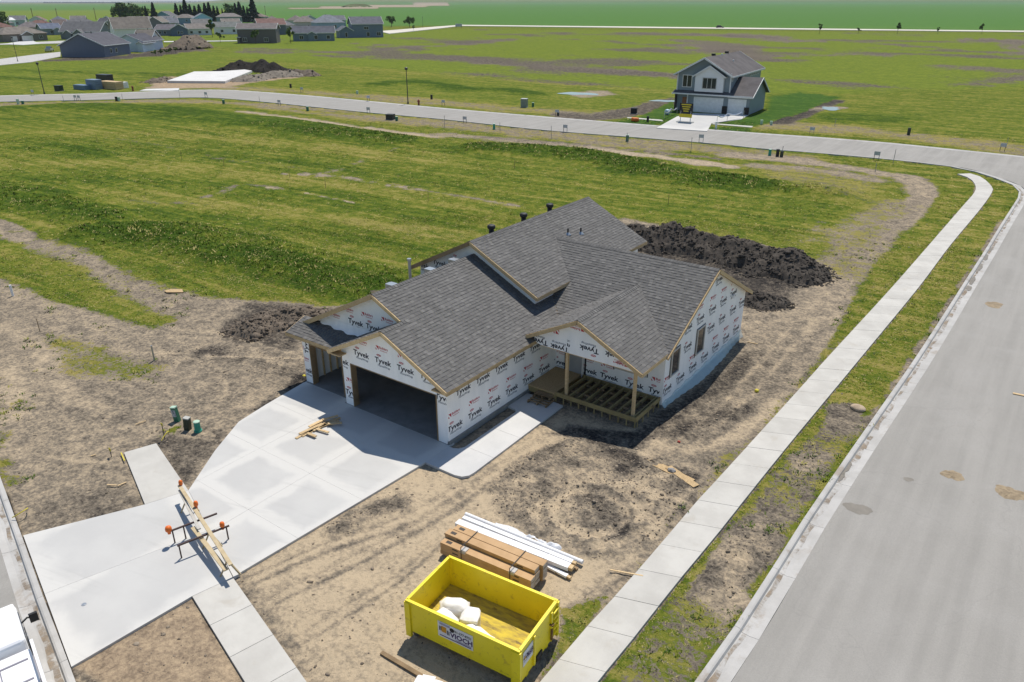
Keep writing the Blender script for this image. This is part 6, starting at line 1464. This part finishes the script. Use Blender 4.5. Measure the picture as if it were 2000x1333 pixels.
bag((*G2(1240,237), .0), (.6, .28, .28), .2, 'orange flower tub at the street edge of the finished lawn', 50, .6, ORANGE, 'orange_tub', 'tub'); bag((*G2(1303,224), .0), (.4, .4, .45), .2, 'pale blue round planter beside the finished house porch', 51, .8, plain('pale_blue_pot', (.4, .55, .65), .4), 'planter', 'planter')
cabinet(1398, 252, .25, .25, .9, WHITE, 'slim white post box at the corner of the finished drive', 'mail_box')

# village houses
def vhouse(label, A, B, depth, H, p, roof, wallc, roofc, doors=(), wins=(), front=(), name='village_house', trim=None, side=()):
    H *= 1.15; p *= 1.12; o, an, W = frame_at(A, B); t = thing(name, label, 'house', (o[0], o[1], -.05), an, 'village houses'); wallc = tuple(min(.82, c*1.6+.01) for c in wallc); roofc = tuple(min(.7, c*1.08) for c in roofc); wm = siding('w%02x%02x%02x' % tuple(int(c*255) for c in wallc), wallc, .25); rm = roofing('%02x%02x%02x' % tuple(int(c*255) for c in roofc), roofc); tm = trim or TRIM
    if roof == 'y': hwall(t, 0, W, 0, depth, 0, H, wm, p, 'y'); ro, top = gable_roof(t, 0, W, 0, depth, H, p, 'y', rm, .5, .2, tm)
    elif roof == 'x': hwall(t, 0, W, 0, depth, 0, H, wm, p, 'x'); ro, top = gable_roof(t, 0, W, 0, depth, H, p, 'x', rm, .5, .2, tm)
    else: hwall(t, 0, W, 0, depth, 0, H, wm); ro, top = hip_roof(t, 0, W, 0, depth, H, p, rm)
    for f0, f1, out, hh, pp in front:
        hwall(t, W*f0, W*f1, -out, .5, 0, hh, wm, pp, 'y', 'front_wing'); gable_roof(t, W*f0, W*f1, -out, depth*.5, hh, pp, 'y', rm, .4, .18, tm, 'wing_roof')
    for f, w, h, yy in doors: gdoor(t, W*f, w, h, -yy, plain('vdoor', (.55, .54, .52), .5))
    for f, z, w, h, yy in wins: hwin(t, W*f, z, w, h, -yy, 1 if w < 1.6 else 2)
    for yf, z, w, h in side: hwin(t, depth*yf, z, w, h, face='side', x=W)
    b = MB()
    if roof == 'y': b.tube([(W/2+.4, depth*.4, top-.5), (W/2+.4, depth*.4, top+.35)], .15, 8)
    elif roof == 'x': b.tube([(W*.4, depth/2+.3, top-.5), (W*.4, depth/2+.3, top+.35)], .15, 8)
    else: b.tube([(W*.45, depth/2, top-.5), (W*.45, depth/2, top+.3)], .15, 8)
    b.build('roof_vent', BLACK, ro)
    return t
SL, BR, WH, GR = (.075, .09, .13), (.06, .052, .045), (.66, .68, .70), (.12, .14, .15)
rD, rT, rR, rG = (.10, .10, .115), (.19, .17, .15), (.17, .10, .085), (.14, .14, .145)
vhouse('dark slate house with a wide plain gable nearest in the village', (121,112), (206,112), 17, 3.1, .42, 'y', SL, rD, side=[(.25,1.7,1.2,1.2),(.45,1.7,1.2,1.2)])
vhouse('pale blue house right behind the dark slate gable', (226,101.5), (281,101.5), 16, 3.0, .38, 'y', (.40, .46, .55), (.085, .085, .10), wins=[(.9,1.7,1.3,1.5,0)], front=[(.88,1.06,1.5,2.9,.5)])
vhouse('white house with a steep tan roof and tall white gable', (228,84), (300,82), 10, 5.0, .75, 'x', (.82, .82, .82), rT, side=[(.35,2.2,1.2,1.8),(.6,4.8,.8,.8)])
vhouse('small white gabled garage at the corner of the dirt yard', (296,98), (318,95), 6, 2.9, .6, 'y', (.76, .77, .79), rT, wins=[(.5,1.5,1.2,1.6,0)])
vhouse('brown house with a low hip roof and two garage doors at the left', (8,83), (94,79), 11, 2.9, .42, 'hip', (.10, .085, .075), rT, doors=[(.24,2.6,2.2,0),(.5,5,2.3,1.2)], front=[(.38,.62,1.2,2.9,.5)], wins=[(.85,1.6,1.6,1.4,0)])
vhouse('grey house with two front gables and a white garage door', (120,77), (197,77), 12, 3.0, .6, 'x', (.11, .125, .14), rG, doors=[(.52,5,2.3,2.2),(.76,2.6,2.2,0)], front=[(.4,.64,2.2,2.8,.7),(.12,.3,1,2.8,.7)])
vhouse('dark grey house with a pointed porch gable behind the pale blue one', (200,70), (232,70), 9, 2.8, .8, 'y', GR, rG, wins=[(.5,1.6,1.2,1.4,0)])
vhouse('low red roofed house at the far left edge', (-30,66), (32,64), 10, 2.8, .4, 'hip', (.35, .36, .38), rR, wins=[(.5,1.6,1.6,1.3,0)])
vhouse('red roofed house in the middle of the left village block', (60,59), (108,58), 10, 2.9, .42, 'hip', (.3, .28, .27), rR, wins=[(.4,1.6,1.6,1.3,0)])
vhouse('grey tan hip roofed house behind the brown one', (34,66), (90,65), 11, 2.9, .42, 'hip', (.22, .2, .2), (.17, .15, .15), wins=[(.6,1.6,1.6,1.3,0)])
vhouse('blue grey roofed house left of the two gabled grey one', (84,69), (122,68), 10, 2.8, .42, 'x', (.13, .16, .18), (.13, .15, .2), wins=[(.5,1.5,1.6,1.3,0)], front=[(.55,.9,1.4,2.7,.5)])
vhouse('long grey roofed house at the back of the left block', (128,57), (190,56), 12, 3.2, .42, 'hip', (.2, .2, .21), rG)
vhouse('dark brown house with a broad roof behind the grey gables', (192,56), (232,56), 11, 3.0, .45, 'x', (.07, .06, .055), (.09, .09, .10), front=[(.35,.75,1.5,3,.6)])
vhouse('long tan roofed house behind the white gable', (232,58), (315,57), 12, 4.2, .4, 'hip', (.16, .15, .15), (.21, .19, .175))
vhouse('dark house with a tall plain gable right of the tan roof', (289,60), (318,60), 10, 4.2, .55, 'y', (.10, .10, .11), rT)
vhouse('teal gabled house at the back of the village', (303,46), (337,46), 12, 4.6, .45, 'y', (.15, .25, .32), rG)
vhouse('navy gabled house facing the lawn', (335,71), (368,70.5), 10, 2.9, .5, 'y', (.06, .085, .13), rG, wins=[(.45,1.7,.9,1.3,0),(.65,1.7,.7,1.1,0)])
vhouse('low navy house left of the navy gable', (304,70), (336,70), 10, 2.6, .4, 'x', (.09, .115, .15), (.15, .14, .15), wins=[(.3,1.5,1.2,1.2,0),(.6,1.5,1.2,1.2,0)])
vhouse('white walled ranch house with a tan roof facing the lawn', (368,69.5), (414,68.5), 10, 2.8, .4, 'x', (.42, .43, .44), (.20, .18, .165), wins=[(.15,1.5,1.3,1.1,0),(.5,1.5,1.3,1.1,0),(.8,1.5,1.3,1.1,0)])
vhouse('tan roofed two-storey house at the back of the village', (340,49), (377,49), 11, 4.4, .4, 'hip', (.12, .16, .22), (.20, .18, .165), wins=[(.7,3,1.6,1.2,0)])
vhouse('bright blue gabled house at the back of the village', (380,50), (416,49.5), 11, 4.2, .45, 'y', (.22, .34, .48), (.2, .22, .25), wins=[(.3,2.6,1.3,1.2,0)])
vhouse('two-storey house with a tan hip roof right of the blue gable', (424,47), (474,46.5), 11, 4.6, .4, 'hip', (.16, .17, .17), (.22, .2, .19), wins=[(.25,3.4,1.6,1.2,0),(.6,3.4,1.6,1.2,0)])
vhouse('white green house with a grey roof left of the dark brown one', (419,67.5), (471,67), 10, 3.2, .42, 'x', (.50, .58, .56), (.17, .18, .17), wins=[(.3,1.7,1.3,1.2,0),(.75,1.8,1.3,1.3,0)])
vhouse('dark brown two-tier house behind the lawn', (466,85), (541,84.5), 9, 5.0, .38, 'x', (.085, .075, .072), (.18, .16, .155), wins=[(.2,1.5,1.6,1.4,1.8),(.75,1.5,1.6,1.4,1.8),(.5,4.1,1.4,.9,0)], front=[(.0,.06,1.8,2.4,.2)])
vhouse('red roofed house with a slate gable end', (507,69), (560,68), 11, 4.4, .45, 'x', (.07, .085, .115), (.20, .125, .11), side=[(.4,2,1.4,1.5)])
vhouse('brown roofed house far behind the slate gable', (478,42), (516,42), 12, 3.4, .42, 'hip', (.2, .19, .18), (.2, .16, .14))
vhouse('tan hip roofed house left of the pale blue hip roof', (577,54), (620,53.5), 12, 3.2, .5, 'hip', (.3, .28, .26), (.21, .185, .17))
vhouse('large house with a blue grey hip roof', (620,61), (674,60), 13, 4.2, .55, 'hip', (.16, .23, .31), (.20, .215, .24), wins=[(.65,2.4,1.6,1.6,0)])
vhouse('low slate blue house with white corner posts', (573,81), (654,80), 10, 3.0, .45, 'x', (.09, .125, .16), (.105, .11, .13), wins=[(.2,1.6,1.6,1.4,0),(.55,1.6,1.4,1.5,.8),(.85,1.6,1.4,1.4,0)], front=[(.36,.56,.8,3,.5)])
vhouse('two-storey slate blue house at the right end of the village', (690,74), (749,73), 12, 5.4, .45, 'x', (.085, .115, .155), (.125, .13, .15), wins=[(.45,4.3,2.2,1.1,0),(.5,1.5,1.4,1.8,0),(.85,1.6,2.0,1.6,0)])
vhouse('small slate garage beside the two-storey slate house', (664,74.5), (690,74), 8, 2.9, .5, 'y', (.085, .115, .155), (.125, .13, .15), wins=[(.5,1.4,1.0,2.0,0)], name='village_garage')
vhouse('long white shed roof at the far left', (8,52), (32,51.5), 14, 3.5, .2, 'x', (.6, .6, .6), (.66, .66, .66), name='metal_shed')
vhouse('grey hip roofed house between the brown tier house and the pale blue roof', (545,62), (578,61.5), 11, 3.0, .45, 'hip', (.2, .2, .2), (.17, .17, .18))
vhouse('low tan roofed house behind the white green one', (436,56), (470,55.5), 10, 3.0, .42, 'x', (.3, .28, .26), (.2, .18, .16), wins=[(.5,1.6,1.4,1.2,0)])
vhouse('slate roofed house behind the navy gable', (318,57), (350,56.5), 11, 3.2, .45, 'x', (.2, .22, .25), (.15, .16, .18))
vhouse('pale walled house in the gap behind the white ranch house', (378,58), (412,57.5), 10, 3.0, .45, 'x', (.42, .44, .46), (.17, .165, .16), wins=[(.4,1.6,1.4,1.2,0)])
vhouse('grey roofed house at the left edge behind the red roofs', (-10,56), (30,55), 11, 3.0, .45, 'hip', (.25, .25, .26), (.16, .16, .17))
vhouse('brown roofed house in the middle of the left block behind the tan one', (108,61), (134,60.5), 10, 3.0, .5, 'x', (.2, .17, .15), (.15, .12, .11))
vhouse('slate house filling the gap behind the two-storey slate house', (640,52), (676,51.5), 11, 3.6, .45, 'x', (.15, .19, .24), (.15, .155, .17))
vhouse('small tan house behind the red roofed house', (560,50), (590,50), 11, 3.2, .5, 'hip', (.35, .32, .28), (.19, .165, .15))
for k, (x0, x1, yb, wc, rc, lb) in enumerate([(-20,12,49,(.5,.5,.5),(.19,.12,.10),'red roofed'),(20,50,50,(.3,.3,.3),(.16,.16,.17),'grey roofed'),(58,88,50.5,(.45,.42,.4),(.19,.13,.11),'brown red roofed'),(98,130,51,(.2,.23,.28),(.14,.15,.18),'blue grey roofed'),(140,168,50.5,(.4,.4,.4),(.18,.17,.16),'taupe roofed'),(196,222,50,(.3,.28,.26),(.13,.13,.14),'charcoal roofed'),(245,276,51.5,(.5,.5,.52),(.2,.185,.17),'tan roofed'),(318,340,51.5,(.55,.56,.58),(.17,.17,.18),'pale walled'),(594,622,49,(.3,.33,.36),(.17,.16,.16),'mushroom roofed'),(520,548,50,(.4,.38,.36),(.19,.165,.15),'sandy roofed')]):
    vhouse(lb+' house in the back row of the village, '+ORD[k]+' from the left', (x0, yb), (x1, yb-.3), 11, 3.3, .45, ('hip', 'x', 'y')[k % 3], wc, rc, wins=[(.5,1.7,1.6,1.3,0)])
# far farm buildings
for k, (A, B, H, lb, c) in enumerate([((930,4.6),(962,4.5),9,'grey farm building far out on the horizon',(.3,.33,.38)),((975,4.5),(1010,4.4),10,'blue farm building far out on the horizon',(.2,.28,.36)),((1050,4.4),(1080,4.3),11,'pale blue farm building right of the others on the horizon',(.35,.45,.52))]):
    vhouse(lb, A, B, 40, H, .2, 'x', c, (.4, .42, .45), name='farm_building')['group'] = 'far farm buildings'
# ------------------------------------------------------------------ trees
BARK = mottled('bark', (.10, .075, .055), (.06, .045, .035), .95, 4, 20, .4)
def leaf_mat(name, c):
    m, N, L, P = new_mat(name); g = N.new('ShaderNodeNewGeometry'); cr = mixc(N, L, g.outputs['Random Per Island'], tuple(k*.6 for k in c), tuple(min(1, k*1.5) for k in c))
    n = noise_n(N, L, g.outputs['Position'], .8, 3); L.new(mixc(N, L, math_n(N, L, 'MULTIPLY', n, .5), cr, tuple(k*.5 for k in c)), P.inputs['Base Color']); P.inputs['Roughness'].default_value = .8; P.inputs['Specular IOR Level'].default_value = .2
    return m
LSP = leaf_mat('spruce_needles', (.022, .042, .020)); LDE = leaf_mat('broad_leaves', (.075, .125, .028)); LYO = leaf_mat('young_leaves', (.085, .14, .025))
def leafs(centers, size, tris=2):
    n = len(centers); a = rng.normal(size=(n, 3)); a /= np.linalg.norm(a, axis=1)[:, None]; b = np.cross(a, rng.normal(size=(n, 3))); b /= np.linalg.norm(b, axis=1)[:, None]
    s = size*(.6+.8*rng.random((n, 1))); V = np.stack([centers-a*s-b*s*.5, centers+a*s-b*s*.6, centers+a*s*.7+b*s*.7, centers-a*s*.8+b*s*.6], 1).reshape(-1, 3)
    return V, np.arange(4*n).reshape(-1, 4)
_tree = {}
def tree_meshes(kind, seed):
    if (kind, seed) in _tree: return _tree[(kind, seed)]
    r = np.random.default_rng(seed); b = MB()
    if kind == 'spruce':
        n = 900; h = r.random(n)**.8; rad = (1-h)**.85*(.24+.05*np.sin(h*38))*np.sqrt(.25+.75*r.random(n)); th = r.random(n)*6.283
        C = np.stack([rad*np.cos(th), rad*np.sin(th), .06+h*.92-.25*rad], 1); V, Fc = leafs(C, .042); cm = fast_mesh('crown', V, Fc, LSP)
        b.tube([(0, 0, 0), (0, 0, .9)], [.02, .004], 6)
        for k in range(14):
            z = .12+k*.055; a = k*2.4; rr_ = (1-z)*.2; b.tube([(0, 0, z), (rr_*math.cos(a), rr_*math.sin(a), z-.02)], [.006, .002], 4)
    else:
        n = 1100 if kind == 'broad' else 420; nb = 16 if kind == 'broad' else 8
        wide = .42 if kind == 'broad' else .26
        bc = np.stack([r.normal(size=nb)*wide*.5, r.normal(size=nb)*wide*.5, .62+.2*r.normal(size=nb)*.8], 1); bc[:, 2] = np.clip(bc[:, 2], .33, .9)
        k = r.integers(0, nb, n); d = r.normal(size=(n, 3)); d /= np.linalg.norm(d, axis=1)[:, None]; C = bc[k]+d*(wide*.36)*(r.random((n, 1))**.4)
        V, Fc = leafs(C, .034 if kind == 'broad' else .04); cm = fast_mesh('crown', V, Fc, LDE if kind == 'broad' else LYO)
        b.tube([(0, 0, 0), (.01, 0, .3), (0, .01, .6)], [.03 if kind == 'broad' else .016, .022 if kind == 'broad' else .012, .008], 6)
        for q in range(nb): b.tube([(0, 0, .3+.02*(q % 5)), tuple(bc[q])], [.012, .003], 4)
    _tree[(kind, seed)] = (cm, b.mesh('trunk', BARK)); return _tree[(kind, seed)]
def tree(kind, px, py, h, label, group, seed, sx=1.0):
    p = G(px, py, -.05); t = thing({'spruce': 'spruce_tree', 'broad': 'broadleaf_tree', 'young': 'young_tree'}[kind], label, 'tree', p, seed*1.7, group); t.scale = (h*sx, h*sx, h)
    for nm, me in zip(('crown', 'trunk'), tree_meshes(kind, seed % 3)):
        o = bpy.data.objects.new(nm, me); COL.objects.link(o); o.parent = t
SPX = [(289,47,13,.8,'slim spruce left of the pair beside the round leafy trees'),(304,47,15.5,1.0,'taller spruce of the pair beside the round leafy trees')]
for px, py, h, sx, lb in SPX: tree('spruce', px, py, h, lb, 'village trees', int(px), sx)
for k, (px, h, sx) in enumerate([(348,15,.95),(357,13.5,.9),(366,18,1.1),(375,14,1.0),(384,13,1.1),(393,14,1.1),(404,15,1.1),(412,15.5,1.1),(421,13,.9),(428,12.5,.8),(437,11,.6),(463,15,1.0),(471,16,1.1),(479,13,.9),(486,12,.8),(497,19,1.25)]):
    tree('spruce', px, 44, h, ORD[k]+' dark spruce from the left in the row behind the village', 'dark spruce row behind the village', k+3, sx)
for px, py, h, sx, lb in [(236,47,14,1.0,'left of the round leafy trees behind the village'),(252,47,15.5,1.2,'tallest of the round leafy trees behind the village'),(272,47,13.5,1.1,'right of the round leafy trees behind the village'),(452,44,14.5,1.05,'round leafy tree standing in the spruce row'),(3,62,11,1.2,'round green tree at the far left edge'),(765,53,7,1.1,'dark round tree right of the village'),(800,54,7,1.0,'second round tree nearer the highway turnoff')]:
    tree('broad', px, py, h, lb, 'village trees', int(px), sx)
for px, py, h, lb in [(431,84,5,'young tree on the lawn left of the dark brown house'),(500,86,6.5,'bright young tree in front of the dark brown house'),(568,85,7,'young tree between the brown and slate blue houses'),(415,73,9,'slender conifer shaped young tree behind the lawn'),(808,61,3.6,'young tree by the highway turnoff')]:
    tree('young', px, py, h, lb, 'young village trees', int(px))
for px, h in [(1600,5.5),(1676,3.6),(1752,6),(1831,3.6),(1917,5.5)]: tree('young', px, 66.5, h, 'young highway tree '+{1600: 'nearest the dark car', 1676: 'second from the car', 1752: 'third from the car', 1831: 'fourth from the car', 1917: 'fifth from the car'}[px], 'young trees along the highway', px)
# shrubs in the dirt yard
for k, (px, py) in enumerate([(305,111),(315,109.5),(325,108),(335,106),(343,104)]): tree('young', px, py, 2.2, ORD[k]+' small dark shrub from the left along the dirt yard', 'shrubs along the dirt yard', k, 1.6)
# far woods on the horizon
def far_wood(x0, x1, py, h, n, label):
    C = []
    for k in range(n):
        px = x0+(x1-x0)*(k+rng.random())/n; p = G(px, py+rng.uniform(-.15, .15), 0); hh = h*(.7+.5*rng.random())
        m_ = 26; C.append(np.array([p[0], p[1], 0])+np.stack([rng.normal(size=m_)*h*.5, rng.normal(size=m_)*h*.5, hh*(.1+.9*rng.random(m_))], 1))
    C = np.concatenate(C); V, Fc = leafs(C, h*.28); o = bpy.data.objects.new('far_wood', fast_mesh('far_wood', V, Fc, LSP)); COL.objects.link(o); tag(o, label, 'woodland', kind='stuff')
far_wood(85, 235, 6.6, 11, 160, 'dark wood on the horizon at the far left'); far_wood(240, 400, 5.2, 16, 160, 'thinner wood on the horizon behind the village'); far_wood(-40, 90, 5.4, 12, 90, 'faint wood on the left horizon'); far_wood(1135, 1400, 3.9, 22, 240, 'dark wood on the horizon right of the farm buildings')
# power poles
for k, (px, py, h, lb) in enumerate([(66,41,11,'leftmost power pole in the field behind the village'),(114,42,11,'second power pole in the field behind the village'),(188,40,11,'third power pole behind the village roofs'),(519,30,11,'power pole beside the spruce row')]):
    t = thing('power_pole', lb, 'power pole', G(px, py, 0)); b = MB(); b.tube([(0, 0, 0), (0, 0, h)], [.35, .25], 6); b.build('pole', WOOD_DK, t); b = MB(); b.box((0, 0, h-1), (2.6, .2, .25)); b.build('crossarm', WOOD_DK, t)
# vehicles
def vehicle(px, py, rz, col, label, name, pickup=False):
    t = thing(name, label, 'car' if not pickup else 'pickup truck', G(px, py, .05), rz); m_ = plain('paint_'+name, col, .25, .2, .6)
    b = MB(); prof = [(-2.6, .35), (2.6, .35), (2.65, .8), (1.3, 1.0), (-2.6, 1.02)]
    b.add([(x, s_*.92, z) for s_ in (-1, 1) for x, z in prof], [(0, 1, 2, 3, 4), (9, 8, 7, 6, 5)]+[(k, k+5, (k+1) % 5+5, (k+1) % 5) for k in range(5)]); b.build('body', m_, t)
    cab = [(-.7 if pickup else -2.2, 1.0), (1.25, 1.0), (.5, 1.68), (-.55 if pickup else -1.7, 1.72)]
    b = MB(); b.add([(x, s_*.8, z) for s_ in (-1, 1) for x, z in cab], [(0, 1, 2, 3), (7, 6, 5, 4)]+[(k, k+4, (k+1) % 4+4, (k+1) % 4) for k in range(4)]); cb_ = b.build('cabin', m_, t)
    b = MB()
    for s_ in (-1, 1): b.add([(x*.92+.02, s_*.81, z) for x, z in [(cab[0][0], 1.1), (1.1, 1.1), (.45, 1.58), (cab[3][0], 1.6)]], [(0, 1, 2, 3)])
    b.add([(1.27, -.7, 1.05), (1.27, .7, 1.05), (.56, .7, 1.62), (.56, -.7, 1.62)], [(0, 1, 2, 3)]); b.build('glass', GL, cb_)
    for x in (-1.7, 1.7):
        for s_ in (-1, 1): b = MB(); b.tube([(x, s_*.72, .36), (x, s_*.96, .36)], .36, 14); b.build('wheel', BLACK, t)
    if pickup: b = MB(); b.box((-1.65, 0, 1.03), (1.7, 1.5, .02)); b.build('bed_liner', BLACK, t)
vehicle(97, 100.8, 2.5, (.42, .44, .46), 'silver pickup truck parked by the dark slate house', 'pickup_truck', True)
vehicle(1406, 55.5, math.atan2(*(G2(1450,56)-G2(1360,55.4))[::-1]), (.02, .02, .025), 'dark car driving along the distant highway', 'highway_car')
vehicle(722, 66, .6, (.3, .32, .36), 'parked car beside the road right of the village', 'parked_car')
# road side board by the turnoff
t = thing('road_sign', 'pale board sign at the highway turnoff', 'sign', G(896, 54.5, .1), .5); b = MB(); b.box((0, 0, 1.5), (4.5, .15, 1.8)); b.build('panel', SGN, t)
for s_ in (-1.8, 1.8): b = MB(); b.box((s_, 0, .6), (.2, .2, 1.6)); b.build('post', DARK, t)
# puddles
WATER = glass_mat('puddle_water', (.10, .11, .10), .04)
def puddle(px, py, rx, ry, label, seed, rz=.4):
    c = G2(px, py); rr_ = random.Random(seed); n = 24; ring = []
    for k in range(n):
        a = 2*math.pi*k/n; q = 1+.25*math.sin(2*a+seed)+.15*math.sin(5*a+seed*2)+rr_.uniform(-.1, .1); x, y = rx*q*math.cos(a), ry*q*math.sin(a); ring.append((c[0]+x*math.cos(rz)-y*math.sin(rz), c[1]+x*math.sin(rz)+y*math.cos(rz)))
    z = max(gz(*p) for p in ring+[tuple(c)])+.015; b = MB(); b.prism(ring, z-.03, z); o = b.build('puddle', WATER); o['kind'] = 'structure'
puddle(1130, 183, 3.2, 2.6, '', 2); puddle(1622, 212, 1.6, 2.0, '', 5); puddle(1300, 197, 2.2, 1.6, '', 8)

# ------------------------------------------------------------------ clods and grass
def scatter(n, rmin, rmax, half=.72, power=1.0):
    head = math.pi/2-YAW; th = head+rng.uniform(-half, half, n); r = (rmin**power+(rmax**power-rmin**power)*rng.random(n))**(1/power); return CAM[0]+r*np.cos(th), CAM[1]+r*np.sin(th), r
ALLFLAT = [np.array(p) for p in (DRIVE_POLY, APRON_POLY, STUB_POLY, LOWER_SW, WALK_POLY, sw_poly, street_mask_poly, front_mask_poly)]+flat_boxes+[np.array([G2(*p) for p in [(1322,226),(1352,214),(1465,214),(1450,234),(1390,242),(1381,257),(1280,251)]])]
def clear_of_paving(x, y, pad):
    ok = np.ones(x.shape, bool)
    for P in ALLFLAT:
        b = (x > P[:, 0].min()-1) & (x < P[:, 0].max()+1) & (y > P[:, 1].min()-1) & (y < P[:, 1].max()+1) & ok
        idx = np.where(b)[0]
        if len(idx): ok[idx] = sdf_poly(x[idx], y[idx], P) > pad
    return ok
x, y, r = scatter(320000, 15, 62, power=1.2); A = cover(x, y)
prob = (1-A['g'])*(.05+.75*np.clip(A['rough'], 0, 1)+.28*np.clip(A['s']-.35, 0, 1)*2)*(.35+1.3*np.clip(fbm(x, y, 1.6, 3, 77)+.3, 0, 1))
k = (rng.random(len(x)) < prob) & clear_of_paving(x, y, .1); pts = np.stack([x[k], y[k], A['h'][k]], 1); sz = np.clip(rng.gamma(1.3, .012, k.sum()), .006, .07)
CLOD = mottled('dry_clods', (.25, .205, .155), (.15, .125, .098), .97, .6, 20, .6, .02, .1, coord='Object', island=.45)
o = bpy.data.objects.new('soil_clods', clod_mesh('soil_clods', pts, sz, CLOD, .6)); COL.objects.link(o); tag(o, 'loose soil clods scattered over the bare lot', 'soil clods', kind='stuff')
def grass_mat(name, stops):
    m, N, L, P = new_mat(name); a = N.new('ShaderNodeAttribute'); a.attribute_name = 'tone'; cr = N.new('ShaderNodeValToRGB'); L.new(a.outputs['Fac'], cr.inputs[0]); e = cr.color_ramp.elements
    e[0].position, e[0].color = stops[0][0], (*stops[0][1], 1); e[1].position, e[1].color = stops[-1][0], (*stops[-1][1], 1)
    for p_, c_ in stops[1:-1]: q = e.new(p_); q.color = (*c_, 1)
    L.new(cr.outputs[0], P.inputs['Base Color']); P.inputs['Roughness'].default_value = 1; P.inputs['Specular IOR Level'].default_value = 0
    cx = N.new('ShaderNodeCombineXYZ'); cx.inputs[2].default_value = 1.0; L.new(cx.outputs[0], P.inputs['Normal'])
    return m
GM = grass_mat('grass_blades', [(0, (.40, .34, .16)), (.25, (.20, .205, .042)), (.5, (.12, .158, .023)), (.75, (.062, .105, .015)), (1, (.034, .076, .011))])
def tufts(n, rmin, rmax, power, blades, hmin, hmax, name, label, seed, wsel, dt=0.0):
    x, y, r = scatter(n, rmin, rmax, power=power); A = cover(x, y)
    w = wsel(A, x, y); k = (rng.random(len(x)) < w) & clear_of_paving(x, y, .04)
    x, y, z, r = x[k], y[k], A['h'][k], r[k]; t = A['t'][k]+dt; lush = np.clip(t, 0, 1); m_ = len(x)
    tone = np.clip(t+rng.normal(size=m_)*.2+.35*fbm(x, y, 2.5, 3, seed)-.02, 0, 1)
    tone = np.where(rng.random(m_) < (.12+.45*np.clip(fbm(x, y, 1.1, 3, seed+5)+.1, 0, 1)), rng.random(m_)*.22, tone)
    h = (hmin+(hmax-hmin)*rng.random(m_))*(.7+.5*lush)
    th = rng.uniform(0, 6.283, (m_, blades)); ln = rng.uniform(.5, 1.6, (m_, blades)); wd = (.008+.008*rng.random((m_, blades)))*(1+r[:, None]/30); bx_ = rng.normal(size=(m_, blades, 2))*(h*.9)[:, None, None]
    cx, sx = np.cos(th), np.sin(th); hh = h[:, None]*rng.uniform(.6, 1.1, (m_, blades))
    bX, bY, bZ = x[:, None]+bx_[..., 0], y[:, None]+bx_[..., 1], z[:, None]-.01
    P0 = np.stack([bX-sx*wd, bY+cx*wd, bZ+0*bX], -1); P1 = np.stack([bX+sx*wd, bY-cx*wd, bZ+0*bX], -1); P2 = np.stack([bX+cx*hh*ln, bY+sx*hh*ln, bZ+hh], -1)
    V = np.stack([P0, P1, P2], 2).reshape(-1, 3); Fc = np.arange(len(V)).reshape(-1, 3)
    me = fast_mesh(name, V, Fc, GM); a = me.attributes.new('tone', 'FLOAT', 'POINT'); a.data.foreach_set('value', np.repeat(tone, blades*3).astype(np.float32))
    o = bpy.data.objects.new(name, me); COL.objects.link(o); tag(o, label, 'grass', kind='stuff')
tufts(170000, 15, 62, 1.3, 5, .025, .06, 'grass', 'short grass over the lots and boulevard', 61, lambda A, x, y: np.clip((A['g']-.2)*1.2, 0, 1)*(.3+1.0*np.clip(fbm(x, y, 1.4, 3, 91)+.55, 0, 1)))
tufts(60000, 60, 120, 1.3, 4, .05, .10, 'grass', 'grass of the more distant lots', 62, lambda A, x, y: np.clip((A['g']-.3)*1.2, 0, 1)*(.3+1.0*np.clip(fbm(x, y, 2.4, 3, 92)+.5, 0, 1)))
tufts(60000, 25, 110, 1.3, 5, .08, .18, 'weeds', 'taller weeds on the old topsoil mounds', 63, lambda A, x, y: np.clip((A['h']-.12)*3, 0, 1)*np.clip(A['g'], 0, 1))
tufts(9000, 15, 60, 1.2, 12, .06, .13, 'weeds', 'small broad weeds sprouting from the bare boulevard and lot edges', 64, lambda A, x, y: np.where((A['g'] > .12) & (A['g'] < .75), np.clip(fbm(x, y, 2.0, 3, 95)*2+.15, 0, 1), .0), .4)
# ------------------------------------------------------------------ the air between here and the horizon
b = MB(); b.box((CAM[0], CAM[1], 45.0), (64000, 64000, 94.0)); hz_o = b.build('haze', [])
hm = bpy.data.materials.new('haze_air'); hm.use_nodes = True; hm.node_tree.nodes.clear(); ho = hm.node_tree.nodes.new('ShaderNodeOutputMaterial'); hv = hm.node_tree.nodes.new('ShaderNodeVolumePrincipled')
hv.inputs['Color'].default_value = (.80, .89, 1.0, 1); hv.inputs['Density'].default_value = .00005; hv.inputs['Anisotropy'].default_value = .0
hm.node_tree.links.new(hv.outputs[0], ho.inputs['Volume']); hz_o.data.materials.append(hm); hz_o['kind'] = 'stuff'; hz_o['label'] = 'faint blue haze over the fields towards the horizon'; hz_o['category'] = 'haze'
